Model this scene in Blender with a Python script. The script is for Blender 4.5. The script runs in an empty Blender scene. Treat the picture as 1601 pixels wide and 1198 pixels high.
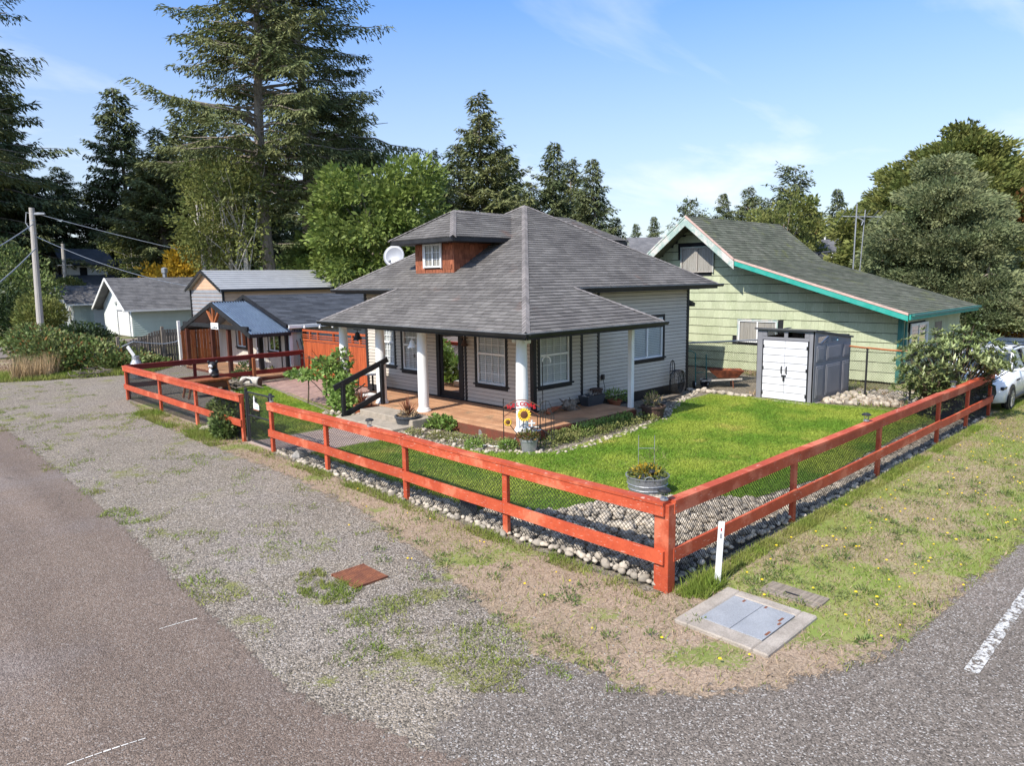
import bpy, bmesh, math, random
import numpy as np
from mathutils import Vector, Matrix
random.seed(7)
RNG = np.random.default_rng(11)
SC = bpy.context.scene
COL = SC.collection
rad = math.radians

# ------------------------------------------------------------------ camera
CAM_H = 3.7
FOCAL, YAW, PITCH, ROLL = 1112.97, rad(46.1856), rad(8.3359), rad(-0.87176)
_f = Vector((math.cos(YAW)*math.cos(PITCH), math.sin(YAW)*math.cos(PITCH), -math.sin(PITCH)))
_r = Vector((math.sin(YAW), -math.cos(YAW), 0))
_u = _r.cross(_f)
_r2 = _r*math.cos(ROLL)+_u*math.sin(ROLL)
_u2 = -_r*math.sin(ROLL)+_u*math.cos(ROLL)
cd = bpy.data.cameras.new('camera'); cam = bpy.data.objects.new('camera', cd); COL.objects.link(cam)
cd.sensor_width = 36; cd.sensor_fit = 'HORIZONTAL'; cd.lens = FOCAL/1601*36
cd.clip_start = .1; cd.clip_end = 3000
cam.matrix_world = Matrix(((_r2.x, _u2.x, -_f.x, 0), (_r2.y, _u2.y, -_f.y, 0), (_r2.z, _u2.z, -_f.z, CAM_H), (0, 0, 0, 1)))
SC.camera = cam
EYE = Vector((0, 0, CAM_H))

def ray(px, py):
    return _r2*((px-800.5)/FOCAL) - _u2*((py-599)/FOCAL) + _f
def gp(px, py, z=0.):            # surveyed point of the photograph on the level z
    d = ray(px, py); return EYE + d*((z-CAM_H)/d.z)
def dp(px, py, dist):            # surveyed point at a horizontal distance
    d = ray(px, py); return EYE + d*(dist/math.hypot(d.x, d.y))

# ------------------------------------------------------------------ light
SUN_T = Vector((1.0, .10, -1.03)).normalized()
world = bpy.data.worlds.new('World'); SC.world = world; world.use_nodes = True
wn = world.node_tree; wn.nodes.clear()
def N(nt, t, **k):
    n = nt.nodes.new(t)
    for a, b in k.items(): setattr(n, a, b)
    return n
out = N(wn, 'ShaderNodeOutputWorld'); bg = N(wn, 'ShaderNodeBackground')
sky = N(wn, 'ShaderNodeTexSky', sky_type='NISHITA', sun_disc=False)
sky.sun_elevation = math.asin(-SUN_T.z); sky.sun_rotation = math.atan2(-SUN_T.x, -SUN_T.y)
sky.air_density = 1.0; sky.dust_density = .6; sky.ozone_density = 1.3; sky.altitude = 0
SKY_STRENGTH = .15
# clouds: thin streaks on a flat layer
tc = N(wn, 'ShaderNodeTexCoord'); sx = N(wn, 'ShaderNodeSeparateXYZ'); wn.links.new(tc.outputs['Generated'], sx.inputs[0])
addz = N(wn, 'ShaderNodeMath', operation='ADD'); addz.inputs[1].default_value = .12; wn.links.new(sx.outputs[2], addz.inputs[0])
mx = N(wn, 'ShaderNodeMath', operation='MAXIMUM'); mx.inputs[1].default_value = .03; wn.links.new(addz.outputs[0], mx.inputs[0])
dx = N(wn, 'ShaderNodeMath', operation='DIVIDE'); dy = N(wn, 'ShaderNodeMath', operation='DIVIDE')
wn.links.new(sx.outputs[0], dx.inputs[0]); wn.links.new(mx.outputs[0], dx.inputs[1])
wn.links.new(sx.outputs[1], dy.inputs[0]); wn.links.new(mx.outputs[0], dy.inputs[1])
cx = N(wn, 'ShaderNodeCombineXYZ'); wn.links.new(dx.outputs[0], cx.inputs[0]); wn.links.new(dy.outputs[0], cx.inputs[1])
mp = N(wn, 'ShaderNodeMapping'); mp.inputs['Rotation'].default_value = (0, 0, rad(38)); mp.inputs['Scale'].default_value = (.42, .85, 1)
mp.inputs['Location'].default_value = (8.2, 4.1, 0)
wn.links.new(cx.outputs[0], mp.inputs[0])
nz = N(wn, 'ShaderNodeTexNoise'); nz.inputs['Scale'].default_value = 1.15; nz.inputs['Detail'].default_value = 7; nz.inputs['Roughness'].default_value = .55
nz.inputs['Distortion'].default_value = .5
wn.links.new(mp.outputs[0], nz.inputs['Vector'])
rp = N(wn, 'ShaderNodeValToRGB'); rp.color_ramp.elements[0].position = .44; rp.color_ramp.elements[0].color = (0, 0, 0, 1)
rp.color_ramp.elements[1].position = .74; rp.color_ramp.elements[1].color = (.85, .85, .85, 1)
wn.links.new(nz.outputs[0], rp.inputs[0])
# milky veil towards the horizon, all round
mz = N(wn, 'ShaderNodeMapRange'); mz.inputs['From Min'].default_value = .0; mz.inputs['From Max'].default_value = .34
mz.inputs['To Min'].default_value = .5; mz.inputs['To Max'].default_value = 0; wn.links.new(sx.outputs[2], mz.inputs['Value'])
mxx = N(wn, 'ShaderNodeMath', operation='MAXIMUM'); wn.links.new(rp.outputs[0], mxx.inputs[0]); wn.links.new(mz.outputs[0], mxx.inputs[1])
fade = N(wn, 'ShaderNodeMapRange'); fade.inputs['From Min'].default_value = .75; fade.inputs['From Max'].default_value = .3
wn.links.new(sx.outputs[2], fade.inputs['Value'])
cl = N(wn, 'ShaderNodeMath', operation='MULTIPLY'); wn.links.new(mxx.outputs[0], cl.inputs[0]); wn.links.new(fade.outputs[0], cl.inputs[1])
tint = N(wn, 'ShaderNodeMix', data_type='RGBA', blend_type='MULTIPLY'); tint.inputs[0].default_value = 1
tr_ = N(wn, 'ShaderNodeValToRGB'); e_ = tr_.color_ramp.elements; e_[0].position = 0; e_[0].color = (.44, .47, .53, 1); e_[1].position = .85; e_[1].color = (1.10, 1.10, 1.06, 1)
e2_ = e_.new(.12); e2_.color = (.46, .52, .62, 1); e3_ = e_.new(.45); e3_.color = (.58, .80, 1.08, 1)
wn.links.new(sx.outputs[2], tr_.inputs[0]); wn.links.new(tr_.outputs[0], tint.inputs[7]); wn.links.new(sky.outputs[0], tint.inputs[6])
skymix = N(wn, 'ShaderNodeMix', data_type='RGBA'); wn.links.new(cl.outputs[0], skymix.inputs[0])
wn.links.new(tint.outputs[2], skymix.inputs[6]); skymix.inputs[7].default_value = (4.1, 4.3, 4.6, 1)
wn.links.new(skymix.outputs[2], bg.inputs[0]); bg.inputs[1].default_value = SKY_STRENGTH
wn.links.new(bg.outputs[0], out.inputs[0])

sd = bpy.data.lights.new('sun', 'SUN'); sun = bpy.data.objects.new('sun', sd); COL.objects.link(sun)
sd.energy = 3.6; sd.angle = rad(.53); sd.color = (1, .935, .83)
sun.rotation_euler = SUN_T.to_track_quat('-Z', 'Y').to_euler(); sun.location = (-30, 0, 40)
SC.view_settings.view_transform = 'Standard'; SC.view_settings.look = 'None'
SC.view_settings.exposure = .86; SC.view_settings.gamma = 1; SC.view_settings.use_curve_mapping = False
SC.cycles.max_bounces = 6; SC.cycles.transparent_max_bounces = 24; SC.cycles.diffuse_bounces = 3; SC.cycles.glossy_bounces = 3
SC.cycles.sample_clamp_indirect = 6; SC.cycles.caustics_reflective = False; SC.cycles.caustics_refractive = False

# ------------------------------------------------------------------ materials
def mat(name, c1, c2=None, scale=4, lo=.35, hi=.65, detail=6, rough=.7, rnd=0., bump=0., bscale=60, spec=.3, metal=0.,
        stretch=(1, 1, 1), fine=0., fscale=90, chips=None, moss=None, translucent=0., space='pos', dist=0.):
    m = bpy.data.materials.new(name); m.use_nodes = True; nt = m.node_tree; nt.nodes.clear(); L = nt.links.new
    o = N(nt, 'ShaderNodeOutputMaterial'); b = N(nt, 'ShaderNodeBsdfPrincipled')
    b.inputs['Roughness'].default_value = rough; b.inputs['Metallic'].default_value = metal
    b.inputs['Specular IOR Level'].default_value = spec
    if space == 'pos': vec = N(nt, 'ShaderNodeNewGeometry').outputs['Position']
    else: vec = N(nt, 'ShaderNodeTexCoord').outputs['Object']
    mpg = N(nt, 'ShaderNodeMapping'); mpg.inputs['Scale'].default_value = stretch; L(vec, mpg.inputs[0])
    def noise(s, d=detail, v=None, r=.6):
        n = N(nt, 'ShaderNodeTexNoise'); n.inputs['Scale'].default_value = s; n.inputs['Detail'].default_value = d
        n.inputs['Roughness'].default_value = r; n.inputs['Distortion'].default_value = dist
        L(v or mpg.outputs[0], n.inputs['Vector']); return n.outputs[0]
    def ramp(v, a, bb):
        r = N(nt, 'ShaderNodeMapRange'); r.inputs['From Min'].default_value = a; r.inputs['From Max'].default_value = bb
        r.interpolation_type = 'SMOOTHSTEP'; L(v, r.inputs['Value']); return r.outputs[0]
    def mix(f, a, bcol, mode='MIX'):
        x = N(nt, 'ShaderNodeMix', data_type='RGBA', blend_type=mode)
        if isinstance(f, (int, float)): x.inputs[0].default_value = f
        else: L(f, x.inputs[0])
        for i, c in ((6, a), (7, bcol)):
            if isinstance(c, tuple): x.inputs[i].default_value = (*c[:3], 1)
            else: L(c, x.inputs[i])
        return x.outputs[2]
    c2 = c2 or tuple(v*.8 for v in c1)
    col = mix(ramp(noise(scale), lo, hi), c1, c2)
    if moss: col = mix(ramp(noise(moss[1], 7), moss[2], moss[2]+.12), col, moss[0])
    if fine:
        g = N(nt, 'ShaderNodeMapRange'); g.inputs['From Min'].default_value = .25; g.inputs['From Max'].default_value = .75
        g.inputs['To Min'].default_value = 1-fine; g.inputs['To Max'].default_value = 1+fine; L(noise(fscale, 3, vec), g.inputs['Value'])
        col = mix(1., col, g.outputs[0], 'MULTIPLY')
    if chips:   # (colour, scale, threshold, stretch)
        mm = N(nt, 'ShaderNodeMapping'); mm.inputs['Scale'].default_value = chips[3]; L(vec, mm.inputs[0])
        col = mix(ramp(noise(chips[1], 5, mm.outputs[0]), chips[2], chips[2]+.05), col, chips[0])
    if rnd:
        at = N(nt, 'ShaderNodeAttribute', attribute_name='rnd')
        g = N(nt, 'ShaderNodeMapRange'); g.inputs['To Min'].default_value = 1-rnd; g.inputs['To Max'].default_value = 1+rnd
        L(at.outputs['Fac'], g.inputs['Value']); col = mix(1., col, g.outputs[0], 'MULTIPLY')
    L(col, b.inputs['Base Color'])
    if bump:
        bp = N(nt, 'ShaderNodeBump'); bp.inputs['Strength'].default_value = bump; bp.inputs['Distance'].default_value = .01
        L(noise(bscale, 4, mpg.outputs[0]), bp.inputs['Height']); L(bp.outputs[0], b.inputs['Normal'])
    if translucent:
        tl = N(nt, 'ShaderNodeBsdfTranslucent'); L(col, tl.inputs[0]); ms = N(nt, 'ShaderNodeMixShader'); ms.inputs[0].default_value = translucent
        L(b.outputs[0], ms.inputs[1]); L(tl.outputs[0], ms.inputs[2]); L(ms.outputs[0], o.inputs[0])
    else: L(b.outputs[0], o.inputs[0])
    return m

def glass_mat(name, tintc=(.55, .6, .62), refl=.28, rough=.02):
    m = bpy.data.materials.new(name); m.use_nodes = True; nt = m.node_tree; nt.nodes.clear(); L = nt.links.new
    o = N(nt, 'ShaderNodeOutputMaterial'); t = N(nt, 'ShaderNodeBsdfTransparent'); t.inputs[0].default_value = (*tintc, 1)
    g = N(nt, 'ShaderNodeBsdfGlossy'); g.inputs['Roughness'].default_value = rough
    lw = N(nt, 'ShaderNodeLayerWeight'); lw.inputs[0].default_value = refl
    ms = N(nt, 'ShaderNodeMixShader'); L(lw.outputs['Fresnel'], ms.inputs[0]); L(t.outputs[0], ms.inputs[1]); L(g.outputs[0], ms.inputs[2]); L(ms.outputs[0], o.inputs[0])
    return m

WOODSX = (.6, 6, 6)
M = dict(
 red=mat('red_fence_paint', (.47, .085, .036), (.39, .062, .026), 3, rough=.62, rnd=.10, fine=.12, fscale=40, bump=.25, bscale=30,
         moss=((.58, .16, .085), 1.6, .52), chips=((.66, .36, .28), 9, .63, (1.1, 1.1, 9))),
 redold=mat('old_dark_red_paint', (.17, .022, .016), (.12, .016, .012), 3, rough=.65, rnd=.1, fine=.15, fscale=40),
 siding=mat('grey_siding', (.53, .475, .405), (.485, .435, .37), 1.2, rough=.6, rnd=.05, fine=.05, fscale=25),
 black=mat('black_trim', (.012, .012, .014), (.022, .022, .024), 3, rough=.5, fine=.3, fscale=30),
 white=mat('white_paint', (.78, .78, .77), (.70, .70, .69), 2, rough=.5),
 vinyl=mat('white_vinyl', (.78, .79, .79), (.72, .73, .74), 3, rough=.4),
 shingle=mat('grey_shingle', (.158, .148, .140), (.120, .112, .108), .9, rough=.92, rnd=.20, fine=.35, fscale=70, bump=.5, bscale=120, spec=.15,
             moss=((.16, .115, .10), .8, .60)),
 cap=mat('ridge_shingle', (.215, .195, .188), (.165, .152, .148), 2, rough=.92, rnd=.18, fine=.3, fscale=70, spec=.15),
 cedar=mat('red_cedar_shingle', (.36, .125, .062), (.24, .075, .038), 5, rough=.75, rnd=.28, stretch=(9, 9, 1.2), fine=.2, fscale=40),
 deck=mat('deck_wood', (.46, .26, .15), (.36, .19, .105), 2, rough=.72, rnd=.14, fine=.18, fscale=45, moss=((.22, .16, .10), 1.1, .56)),
 deckred=mat('deck_skirt', (.16, .045, .026), (.12, .05, .03), 5, rough=.75, rnd=.15, fine=.2, fscale=30, chips=((.30, .20, .15), 8, .68, (1.5, 1.5, 4))),
 concrete=mat('concrete', (.36, .31, .25), (.27, .235, .19), 5, rough=.9, fine=.25, fscale=60, bump=.4, bscale=70),
 pink=mat('path_slab', (.40, .31, .27), (.33, .25, .22), 2.5, rough=.9, rnd=.08, fine=.16, fscale=60),
 paver=mat('brick_paver', (.36, .24, .195), (.30, .20, .17), 2, rough=.85, rnd=.14, fine=.15, fscale=60),
 green=mat('green_shake', (.42, .45, .305), (.365, .40, .26), 1.6, rough=.8, rnd=.07, stretch=(1, 1, .5), fine=.12, fscale=22, bump=.5, bscale=18,
           chips=((.50, .525, .37), 12, .60, (3, 3, .22))),
 greentrim=mat('teal_trim', (.02, .30, .24), (.05, .34, .28), 4, rough=.55),
 tealdark=mat('dark_teal', (.035, .14, .12), (.05, .17, .145), 4, rough=.5),
 worntrim=mat('worn_fascia', (.56, .53, .49), (.30, .40, .36), 3, .38, .62, rough=.7, stretch=(1, 1, 1), fine=.2, fscale=30),
 pinktrim=mat('pink_trim', (.62, .40, .34), (.45, .33, .28), 4, rough=.7),
 mossroof=mat('mossy_shingle', (.135, .138, .11), (.10, .108, .082), 1.4, rough=.95, rnd=.22, fine=.3, fscale=50, spec=.1, moss=((.14, .15, .075), 1.3, .56)),
 greyroof=mat('plain_grey_shingle', (.16, .158, .165), (.11, .11, .118), 1.4, rough=.95, rnd=.15, fine=.25, fscale=30, spec=.1, stretch=(1, 1, 1)),
 blueroof=mat('slate_grey_shingle', (.085, .092, .108), (.065, .072, .086), 1.4, rough=.9, rnd=.28, fine=.25, fscale=40, spec=.2),
 metalroof=mat('blue_metal', (.20, .27, .38), (.16, .22, .32), 3, rough=.32, metal=.55, fine=.1, fscale=10),
 rvroof=mat('pale_metal', (.52, .53, .55), (.46, .47, .49), 2, rough=.35, metal=.3),
 greymetal=mat('grey_metal_siding', (.33, .34, .37), (.29, .30, .33), 2, rough=.5, metal=.2),
 peach=mat('peach_siding', (.60, .40, .27), (.55, .36, .24), 2, rough=.6),
 mint=mat('mint_siding', (.55, .64, .59), (.51, .60, .55), 1.5, rough=.6, rnd=.03),
 mintwhite=mat('pale_siding', (.72, .75, .73), (.66, .69, .67), 1.5, rough=.6, rnd=.03),
 shopwall=mat('beige_panel', (.56, .52, .46), (.50, .46, .40), 2, rough=.75, stretch=(3, 3, .5), fine=.08, fscale=30),
 cedarfence=mat('cedar_board', (.36, .125, .045), (.24, .07, .028), 3, rough=.7, rnd=.25, stretch=(7, 7, .8), fine=.2, fscale=30),
 stainfence=mat('red_stained_board', (.42, .10, .032), (.32, .062, .02), 3, rough=.6, rnd=.15, stretch=(7, 7, .8), fine=.15, fscale=30),
 darkwood=mat('dark_red_post', (.085, .026, .014), (.06, .02, .012), 3, rough=.7, fine=.2, fscale=30, chips=((.45, .40, .36), 9, .70, (1, 1, 1))),
 greywood=mat('weathered_picket', (.21, .175, .14), (.12, .10, .08), 3, rough=.9, rnd=.3, stretch=(6, 6, .8), fine=.25, fscale=40),
 polewood=mat('pale_pole', (.44, .41, .38), (.36, .33, .30), 4, rough=.85, stretch=(8, 8, .6), fine=.2, fscale=50),
 lidwood=mat('weathered_lid', (.27, .225, .18), (.17, .14, .11), 2.5, rough=.9, stretch=(1.2, 12, 1), fine=.2, fscale=60),
 bluegrey=mat('steel_plate', (.37, .38, .40), (.32, .33, .35), 3, rough=.6, metal=.12, fine=.35, fscale=140, bump=.8, bscale=150),
 slab=mat('pale_concrete', (.40, .35, .30), (.29, .25, .21), 3, rough=.92, fine=.25, fscale=70, bump=.5, bscale=60, moss=((.20, .18, .14), 2.5, .58)),
 rust=mat('rusty_iron', (.22, .085, .045), (.14, .055, .035), 9, rough=.9, fine=.25, fscale=80),
 rustbowl=mat('rusty_bowl', (.24, .07, .032), (.11, .035, .02), 7, rough=.85, fine=.25, fscale=50),
 shedgrey=mat('shed_grey', (.215, .215, .235), (.19, .19, .21), 2, rough=.55),
 shedwhite=mat('shed_white', (.68, .68, .71), (.63, .63, .66), 2, rough=.5),
 shedroof=mat('shed_roof', (.07, .072, .08), (.055, .056, .062), 2, rough=.6),
 dark=mat('dark_interior', (.012, .013, .015), (.02, .021, .024), 2, rough=.8),
 darkglass=glass_mat('dark_glass', (.5, .53, .55), .26),
 clear=glass_mat('window_glass', (.95, .96, .96), .14),
 blind=mat('blind_slat', (.76, .77, .77), (.70, .71, .71), 2, rough=.6),
 curtain=mat('curtain', (.42, .385, .35), (.30, .275, .25), 3, rough=.9, stretch=(12, 12, .3)),
 wire=mat('black_wire', (.018, .018, .018), (.03, .03, .03), 9, rough=.5),
 galv=mat('galvanised', (.42, .43, .45), (.33, .34, .36), 5, rough=.42, metal=.6, fine=.12, fscale=30),
 orange=mat('rusty_rail', (.42, .15, .055), (.30, .10, .04), 7, rough=.8, fine=.2, fscale=50),
 stone=mat('river_stone', (.42, .36, .285), (.31, .275, .23), 2, rough=.85, rnd=.34, fine=.12, fscale=9, bump=.06, bscale=6, space='obj'),
 rock=mat('grey_rock', (.33, .31, .285), (.20, .19, .175), 6, rough=.9, rnd=.2, fine=.25, fscale=40, bump=.6, bscale=20),
 bark=mat('spruce_bark', (.30, .255, .21), (.18, .15, .125), 6, rough=.95, stretch=(2, 2, .5), fine=.25, fscale=12, bump=.6, bscale=8),
 palebark=mat('pale_bark', (.52, .49, .44), (.36, .33, .29), 5, rough=.9, stretch=(2, 2, .6), fine=.2, fscale=20),
 twig=mat('twig', (.13, .095, .065), (.085, .06, .045), 6, rough=.9),
 spruce=mat('spruce_needles', (.118, .145, .058), (.185, .195, .082), .55, rough=.75, rnd=.45, spec=.15, translucent=.18),
 spruce2=mat('blue_spruce_needles', (.165, .205, .10), (.26, .275, .14), .8, rough=.75, rnd=.45, spec=.15, translucent=.28),
 fir=mat('dark_fir_needles', (.094, .124, .056), (.150, .168, .076), .5, rough=.75, rnd=.45, spec=.15, translucent=.15),
 maple=mat('bright_maple_leaf', (.145, .205, .045), (.225, .28, .075), .8, rough=.6, rnd=.40, spec=.25, translucent=.32),
 olive=mat('olive_leaf', (.135, .170, .048), (.215, .220, .065), .9, rough=.65, rnd=.45, spec=.2, translucent=.28),
 yellowleaf=mat('yellow_leaf', (.45, .27, .022), (.32, .24, .03), 1.2, rough=.65, rnd=.35, spec=.2, translucent=.3),
 rusty_leaf=mat('autumn_leaf', (.22, .085, .03), (.14, .13, .04), 1.0, rough=.65, rnd=.45, spec=.2, translucent=.28),
 bushleaf=mat('hedge_leaf', (.105, .160, .042), (.185, .215, .075), 1.1, rough=.55, rnd=.5, spec=.3, translucent=.25),
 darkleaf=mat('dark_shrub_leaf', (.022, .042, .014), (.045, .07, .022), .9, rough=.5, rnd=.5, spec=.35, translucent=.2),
 ivy=mat('ivy_leaf', (.15, .245, .05), (.24, .335, .09), 2, rough=.5, rnd=.45, spec=.35, translucent=.28),
 rhodo=mat('rhododendron_leaf', (.175, .220, .075), (.270, .300, .125), 1.2, rough=.42, rnd=.42, spec=.4, translucent=.25),
 grass=mat('lawn_grass', (.155, .275, .030), (.33, .40, .06), .6, .38, .62, rough=.6, rnd=.30, spec=.2, translucent=.3, moss=((.42, .41, .09), .75, .58)),
 weedgrass=mat('verge_grass', (.165, .235, .035), (.26, .265, .075), .9, rough=.65, rnd=.4, spec=.2, translucent=.3),
 drygrass=mat('dry_grass', (.42, .31, .215), (.33, .245, .165), 2.2, rough=.8, rnd=.35, spec=.1, translucent=.25),
 straw=mat('tall_straw', (.50, .37, .22), (.40, .29, .16), 2, rough=.8, rnd=.35, spec=.1, translucent=.3),
 groundcover=mat('bed_plants', (.14, .185, .05), (.25, .235, .09), 3, rough=.7, rnd=.5, spec=.2, translucent=.25),
 dandelion=mat('dandelion_yellow', (.75, .55, .02), (.70, .48, .02), 5, rough=.6),
 cordyline=mat('red_cordyline', (.16, .045, .03), (.24, .10, .05), 6, rough=.5, rnd=.4, spec=.3, translucent=.2),
 pot=mat('dark_pot', (.045, .05, .058), (.06, .066, .075), 4, rough=.55),
 brownpot=mat('brown_pot', (.06, .038, .03), (.085, .05, .04), 5, rough=.7),
 terracotta=mat('terracotta', (.34, .115, .055), (.26, .09, .045), 5, rough=.8),
 petal=mat('sunflower_petal', (.75, .50, .05), (.66, .40, .03), 8, rough=.6, rnd=.2),
 seed=mat('sunflower_seed', (.12, .045, .02), (.08, .03, .015), 30, rough=.9),
 redletter=mat('red_letter', (.50, .025, .03), (.42, .02, .025), 5, rough=.5),
 cream=mat('cream_sign', (.75, .72, .66), (.68, .65, .6), 5, rough=.6),
 bluepaint=mat('pale_blue', (.20, .45, .62), (.25, .5, .65), 5, rough=.6),
 carwhite=mat('car_white', (.82, .82, .83), (.80, .80, .81), 1, rough=.18, spec=.6),
 carblue=mat('car_blue', (.07, .10, .16), (.08, .11, .17), 1, rough=.2, spec=.6),
 carglass=mat('car_glass', (.02, .026, .034), (.025, .03, .04), 1, rough=.05, spec=.8),
 tyre=mat('tyre', (.016, .016, .017), (.022, .022, .023), 9, rough=.85),
 alloy=mat('alloy', (.55, .55, .56), (.50, .50, .51), 5, rough=.3, metal=.7),
 plastic=mat('black_plastic', (.02, .02, .022), (.026, .026, .028), 5, rough=.45),
 skin=mat('cherub_pink', (.52, .29, .22), (.45, .24, .18), 9, rough=.7),
 hosewhite=mat('white_hose', (.68, .68, .64), (.60, .60, .56), 5, rough=.6),
)
# ------------------------------------------------------------------ mesh helpers
ORG = {}
class MB:
    def __init__(s): s.v = []; s.f = []; s.r = []
    def add(s, vs, fs, r=None):
        b = len(s.v); s.v.extend(tuple(p) for p in vs)
        r = random.random() if r is None else r
        for f in fs: s.f.append(tuple(b+i for i in f)); s.r.append(r)
        return s
    def merge(s, o):
        b = len(s.v); s.v.extend(o.v); s.f.extend(tuple(b+i for i in f) for f in o.f); s.r.extend(o.r); return s
    # box in a frame: F=(P,u,n) ; a along u, b along n, z up (or along w)
    def fbox(s, F, a0, a1, b0, b1, z0, z1, ch=0., r=None):
        P, u, n = F[0], F[1], F[2]; w = F[3] if len(F) > 3 else Vector((0, 0, 1))
        lo = (a0, b0, z0); hi = (a1, b1, z1)
        T = lambda p: P+u*p[0]+n*p[1]+w*p[2]
        if ch <= 0:
            vs = [T((x, y, z)) for z in (z0, z1) for y in (b0, b1) for x in (a0, a1)]
            return s.add(vs, [(0, 2, 3, 1), (4, 5, 7, 6), (0, 1, 5, 4), (2, 6, 7, 3), (0, 4, 6, 2), (1, 3, 7, 5)], r)
        ch = min(ch, .45*abs(a1-a0), .45*abs(b1-b0), .45*abs(z1-z0))
        vs = []; idx = {}
        for i in (0, 1):
            for j in (0, 1):
                for k in (0, 1):
                    c = [(lo, hi)[i][0], (lo, hi)[j][1], (lo, hi)[k][2]]; sg = (1-2*i, 1-2*j, 1-2*k)
                    for ax in range(3):
                        p = [c[q]+(0 if q == ax else ch*sg[q]) for q in range(3)]
                        idx[i, j, k, ax] = len(vs); vs.append(T(p))
        fs = []
        for ax in range(3):
            o = [q for q in range(3) if q != ax]
            for e in (0, 1):
                ring = []
                for (p, q) in ((0, 0), (1, 0), (1, 1), (0, 1)):
                    k = [0, 0, 0]; k[ax] = e; k[o[0]] = p; k[o[1]] = q; ring.append(idx[k[0], k[1], k[2], ax])
                fs.append(ring)
            for p in (0, 1):
                for q in (0, 1):
                    k = [0, 0, 0]; k[o[0]] = p; k[o[1]] = q; k2 = list(k); k2[ax] = 1
                    fs.append((idx[k[0], k[1], k[2], o[0]], idx[k2[0], k2[1], k2[2], o[0]], idx[k2[0], k2[1], k2[2], o[1]], idx[k[0], k[1], k[2], o[1]]))
        for i in (0, 1):
            for j in (0, 1):
                for k in (0, 1): fs.append((idx[i, j, k, 0], idx[i, j, k, 1], idx[i, j, k, 2]))
        return s.add(vs, fs, r)
    def box(s, x0, x1, y0, y1, z0, z1, ch=0., r=None):
        return s.fbox((Vector((0, 0, 0)), Vector((1, 0, 0)), Vector((0, 1, 0))), x0, x1, y0, y1, z0, z1, ch, r)
    def beam(s, p0, p1, w, h, up=(0, 0, 1), ch=0., r=None):   # square bar from p0 to p1
        p0 = Vector(p0); p1 = Vector(p1); u = (p1-p0); L = u.length; u = u/L; upv = Vector(up)
        n = upv.cross(u)
        if n.length < 1e-4: n = Vector((0, 1, 0)).cross(u)
        n.normalize(); ww = u.cross(n)
        return s.fbox((p0, u, n, ww), 0, L, -w/2, w/2, -h/2, h/2, ch, r)
    def tube(s, pts, rad_, n=6, r=None, cap=True):
        pts = [Vector(p) for p in pts]; m = len(pts); rr = rad_ if isinstance(rad_, (list, tuple)) else [rad_]*m
        vs = []; fs = []
        ref = None
        for i, p in enumerate(pts):
            t = (pts[min(i+1, m-1)]-pts[max(i-1, 0)]); t = t.normalized() if t.length > 1e-9 else Vector((0, 0, 1))
            if ref is None: ref = Vector((1, 0, 0)) if abs(t.x) < .8 else Vector((0, 1, 0))
            a = (ref-t*ref.dot(t)).normalized(); b = t.cross(a); ref = a
            for k in range(n):
                q = 2*math.pi*k/n; vs.append(p+(a*math.cos(q)+b*math.sin(q))*rr[i])
        for i in range(m-1):
            for k in range(n):
                k2 = (k+1) % n; fs.append((i*n+k, i*n+k2, (i+1)*n+k2, (i+1)*n+k))
        if cap: fs.append(tuple(range(n-1, -1, -1))); fs.append(tuple((m-1)*n+k for k in range(n)))
        return s.add(vs, fs, r)
    def lathe(s, c, prof, n=16, r=None, axis=None):
        c = Vector(c); A = Vector(axis).normalized() if axis else Vector((0, 0, 1))
        a = Vector((1, 0, 0)) if abs(A.x) < .8 else Vector((0, 1, 0)); a = (a-A*a.dot(A)).normalized(); b = A.cross(a)
        vs = []; fs = []
        for rr, z in prof:
            for k in range(n):
                q = 2*math.pi*k/n; vs.append(c+A*z+(a*math.cos(q)+b*math.sin(q))*rr)
        for i in range(len(prof)-1):
            for k in range(n):
                k2 = (k+1) % n; fs.append((i*n+k, i*n+k2, (i+1)*n+k2, (i+1)*n+k))
        fs.append(tuple(range(n-1, -1, -1))); fs.append(tuple((len(prof)-1)*n+k for k in range(n)))
        return s.add(vs, fs, r)
    def ball(s, c, rx, ry, rz, seg=10, rings=6, jit=0., r=None, rot=0.):
        vs = []; fs = []; cr, sr = math.cos(rot), math.sin(rot)
        for i in range(rings+1):
            th = math.pi*i/rings
            for k in range(seg):
                q = 2*math.pi*k/seg; j = 1+random.uniform(-jit, jit) if 0 < i < rings else 1
                x = math.sin(th)*math.cos(q)*rx*j; y = math.sin(th)*math.sin(q)*ry*j
                vs.append((c[0]+x*cr-y*sr, c[1]+x*sr+y*cr, c[2]+math.cos(th)*rz*j))
        for i in range(rings):
            for k in range(seg):
                k2 = (k+1) % seg; fs.append((i*seg+k, (i+1)*seg+k, (i+1)*seg+k2, i*seg+k2))
        return s.add(vs, fs, r)
    def poly(s, pts, thick=0., r=None):   # flat polygon, extruded down its normal
        pts = [Vector(p) for p in pts]; n = len(pts)
        if not thick: return s.add(pts, [tuple(range(n))], r)
        nn = Vector((0, 0, 0))
        for i in range(n): nn += (pts[i]-pts[0]).cross(pts[(i+1) % n]-pts[0])
        nn.normalize()
        if nn.z < 0: nn = -nn
        lo = [p-nn*thick for p in pts]
        return s.add(pts+lo, [tuple(range(n)), tuple(range(2*n-1, n-1, -1))]+[(i, n+i, n+(i+1) % n, (i+1) % n) for i in range(n)], r)

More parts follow.
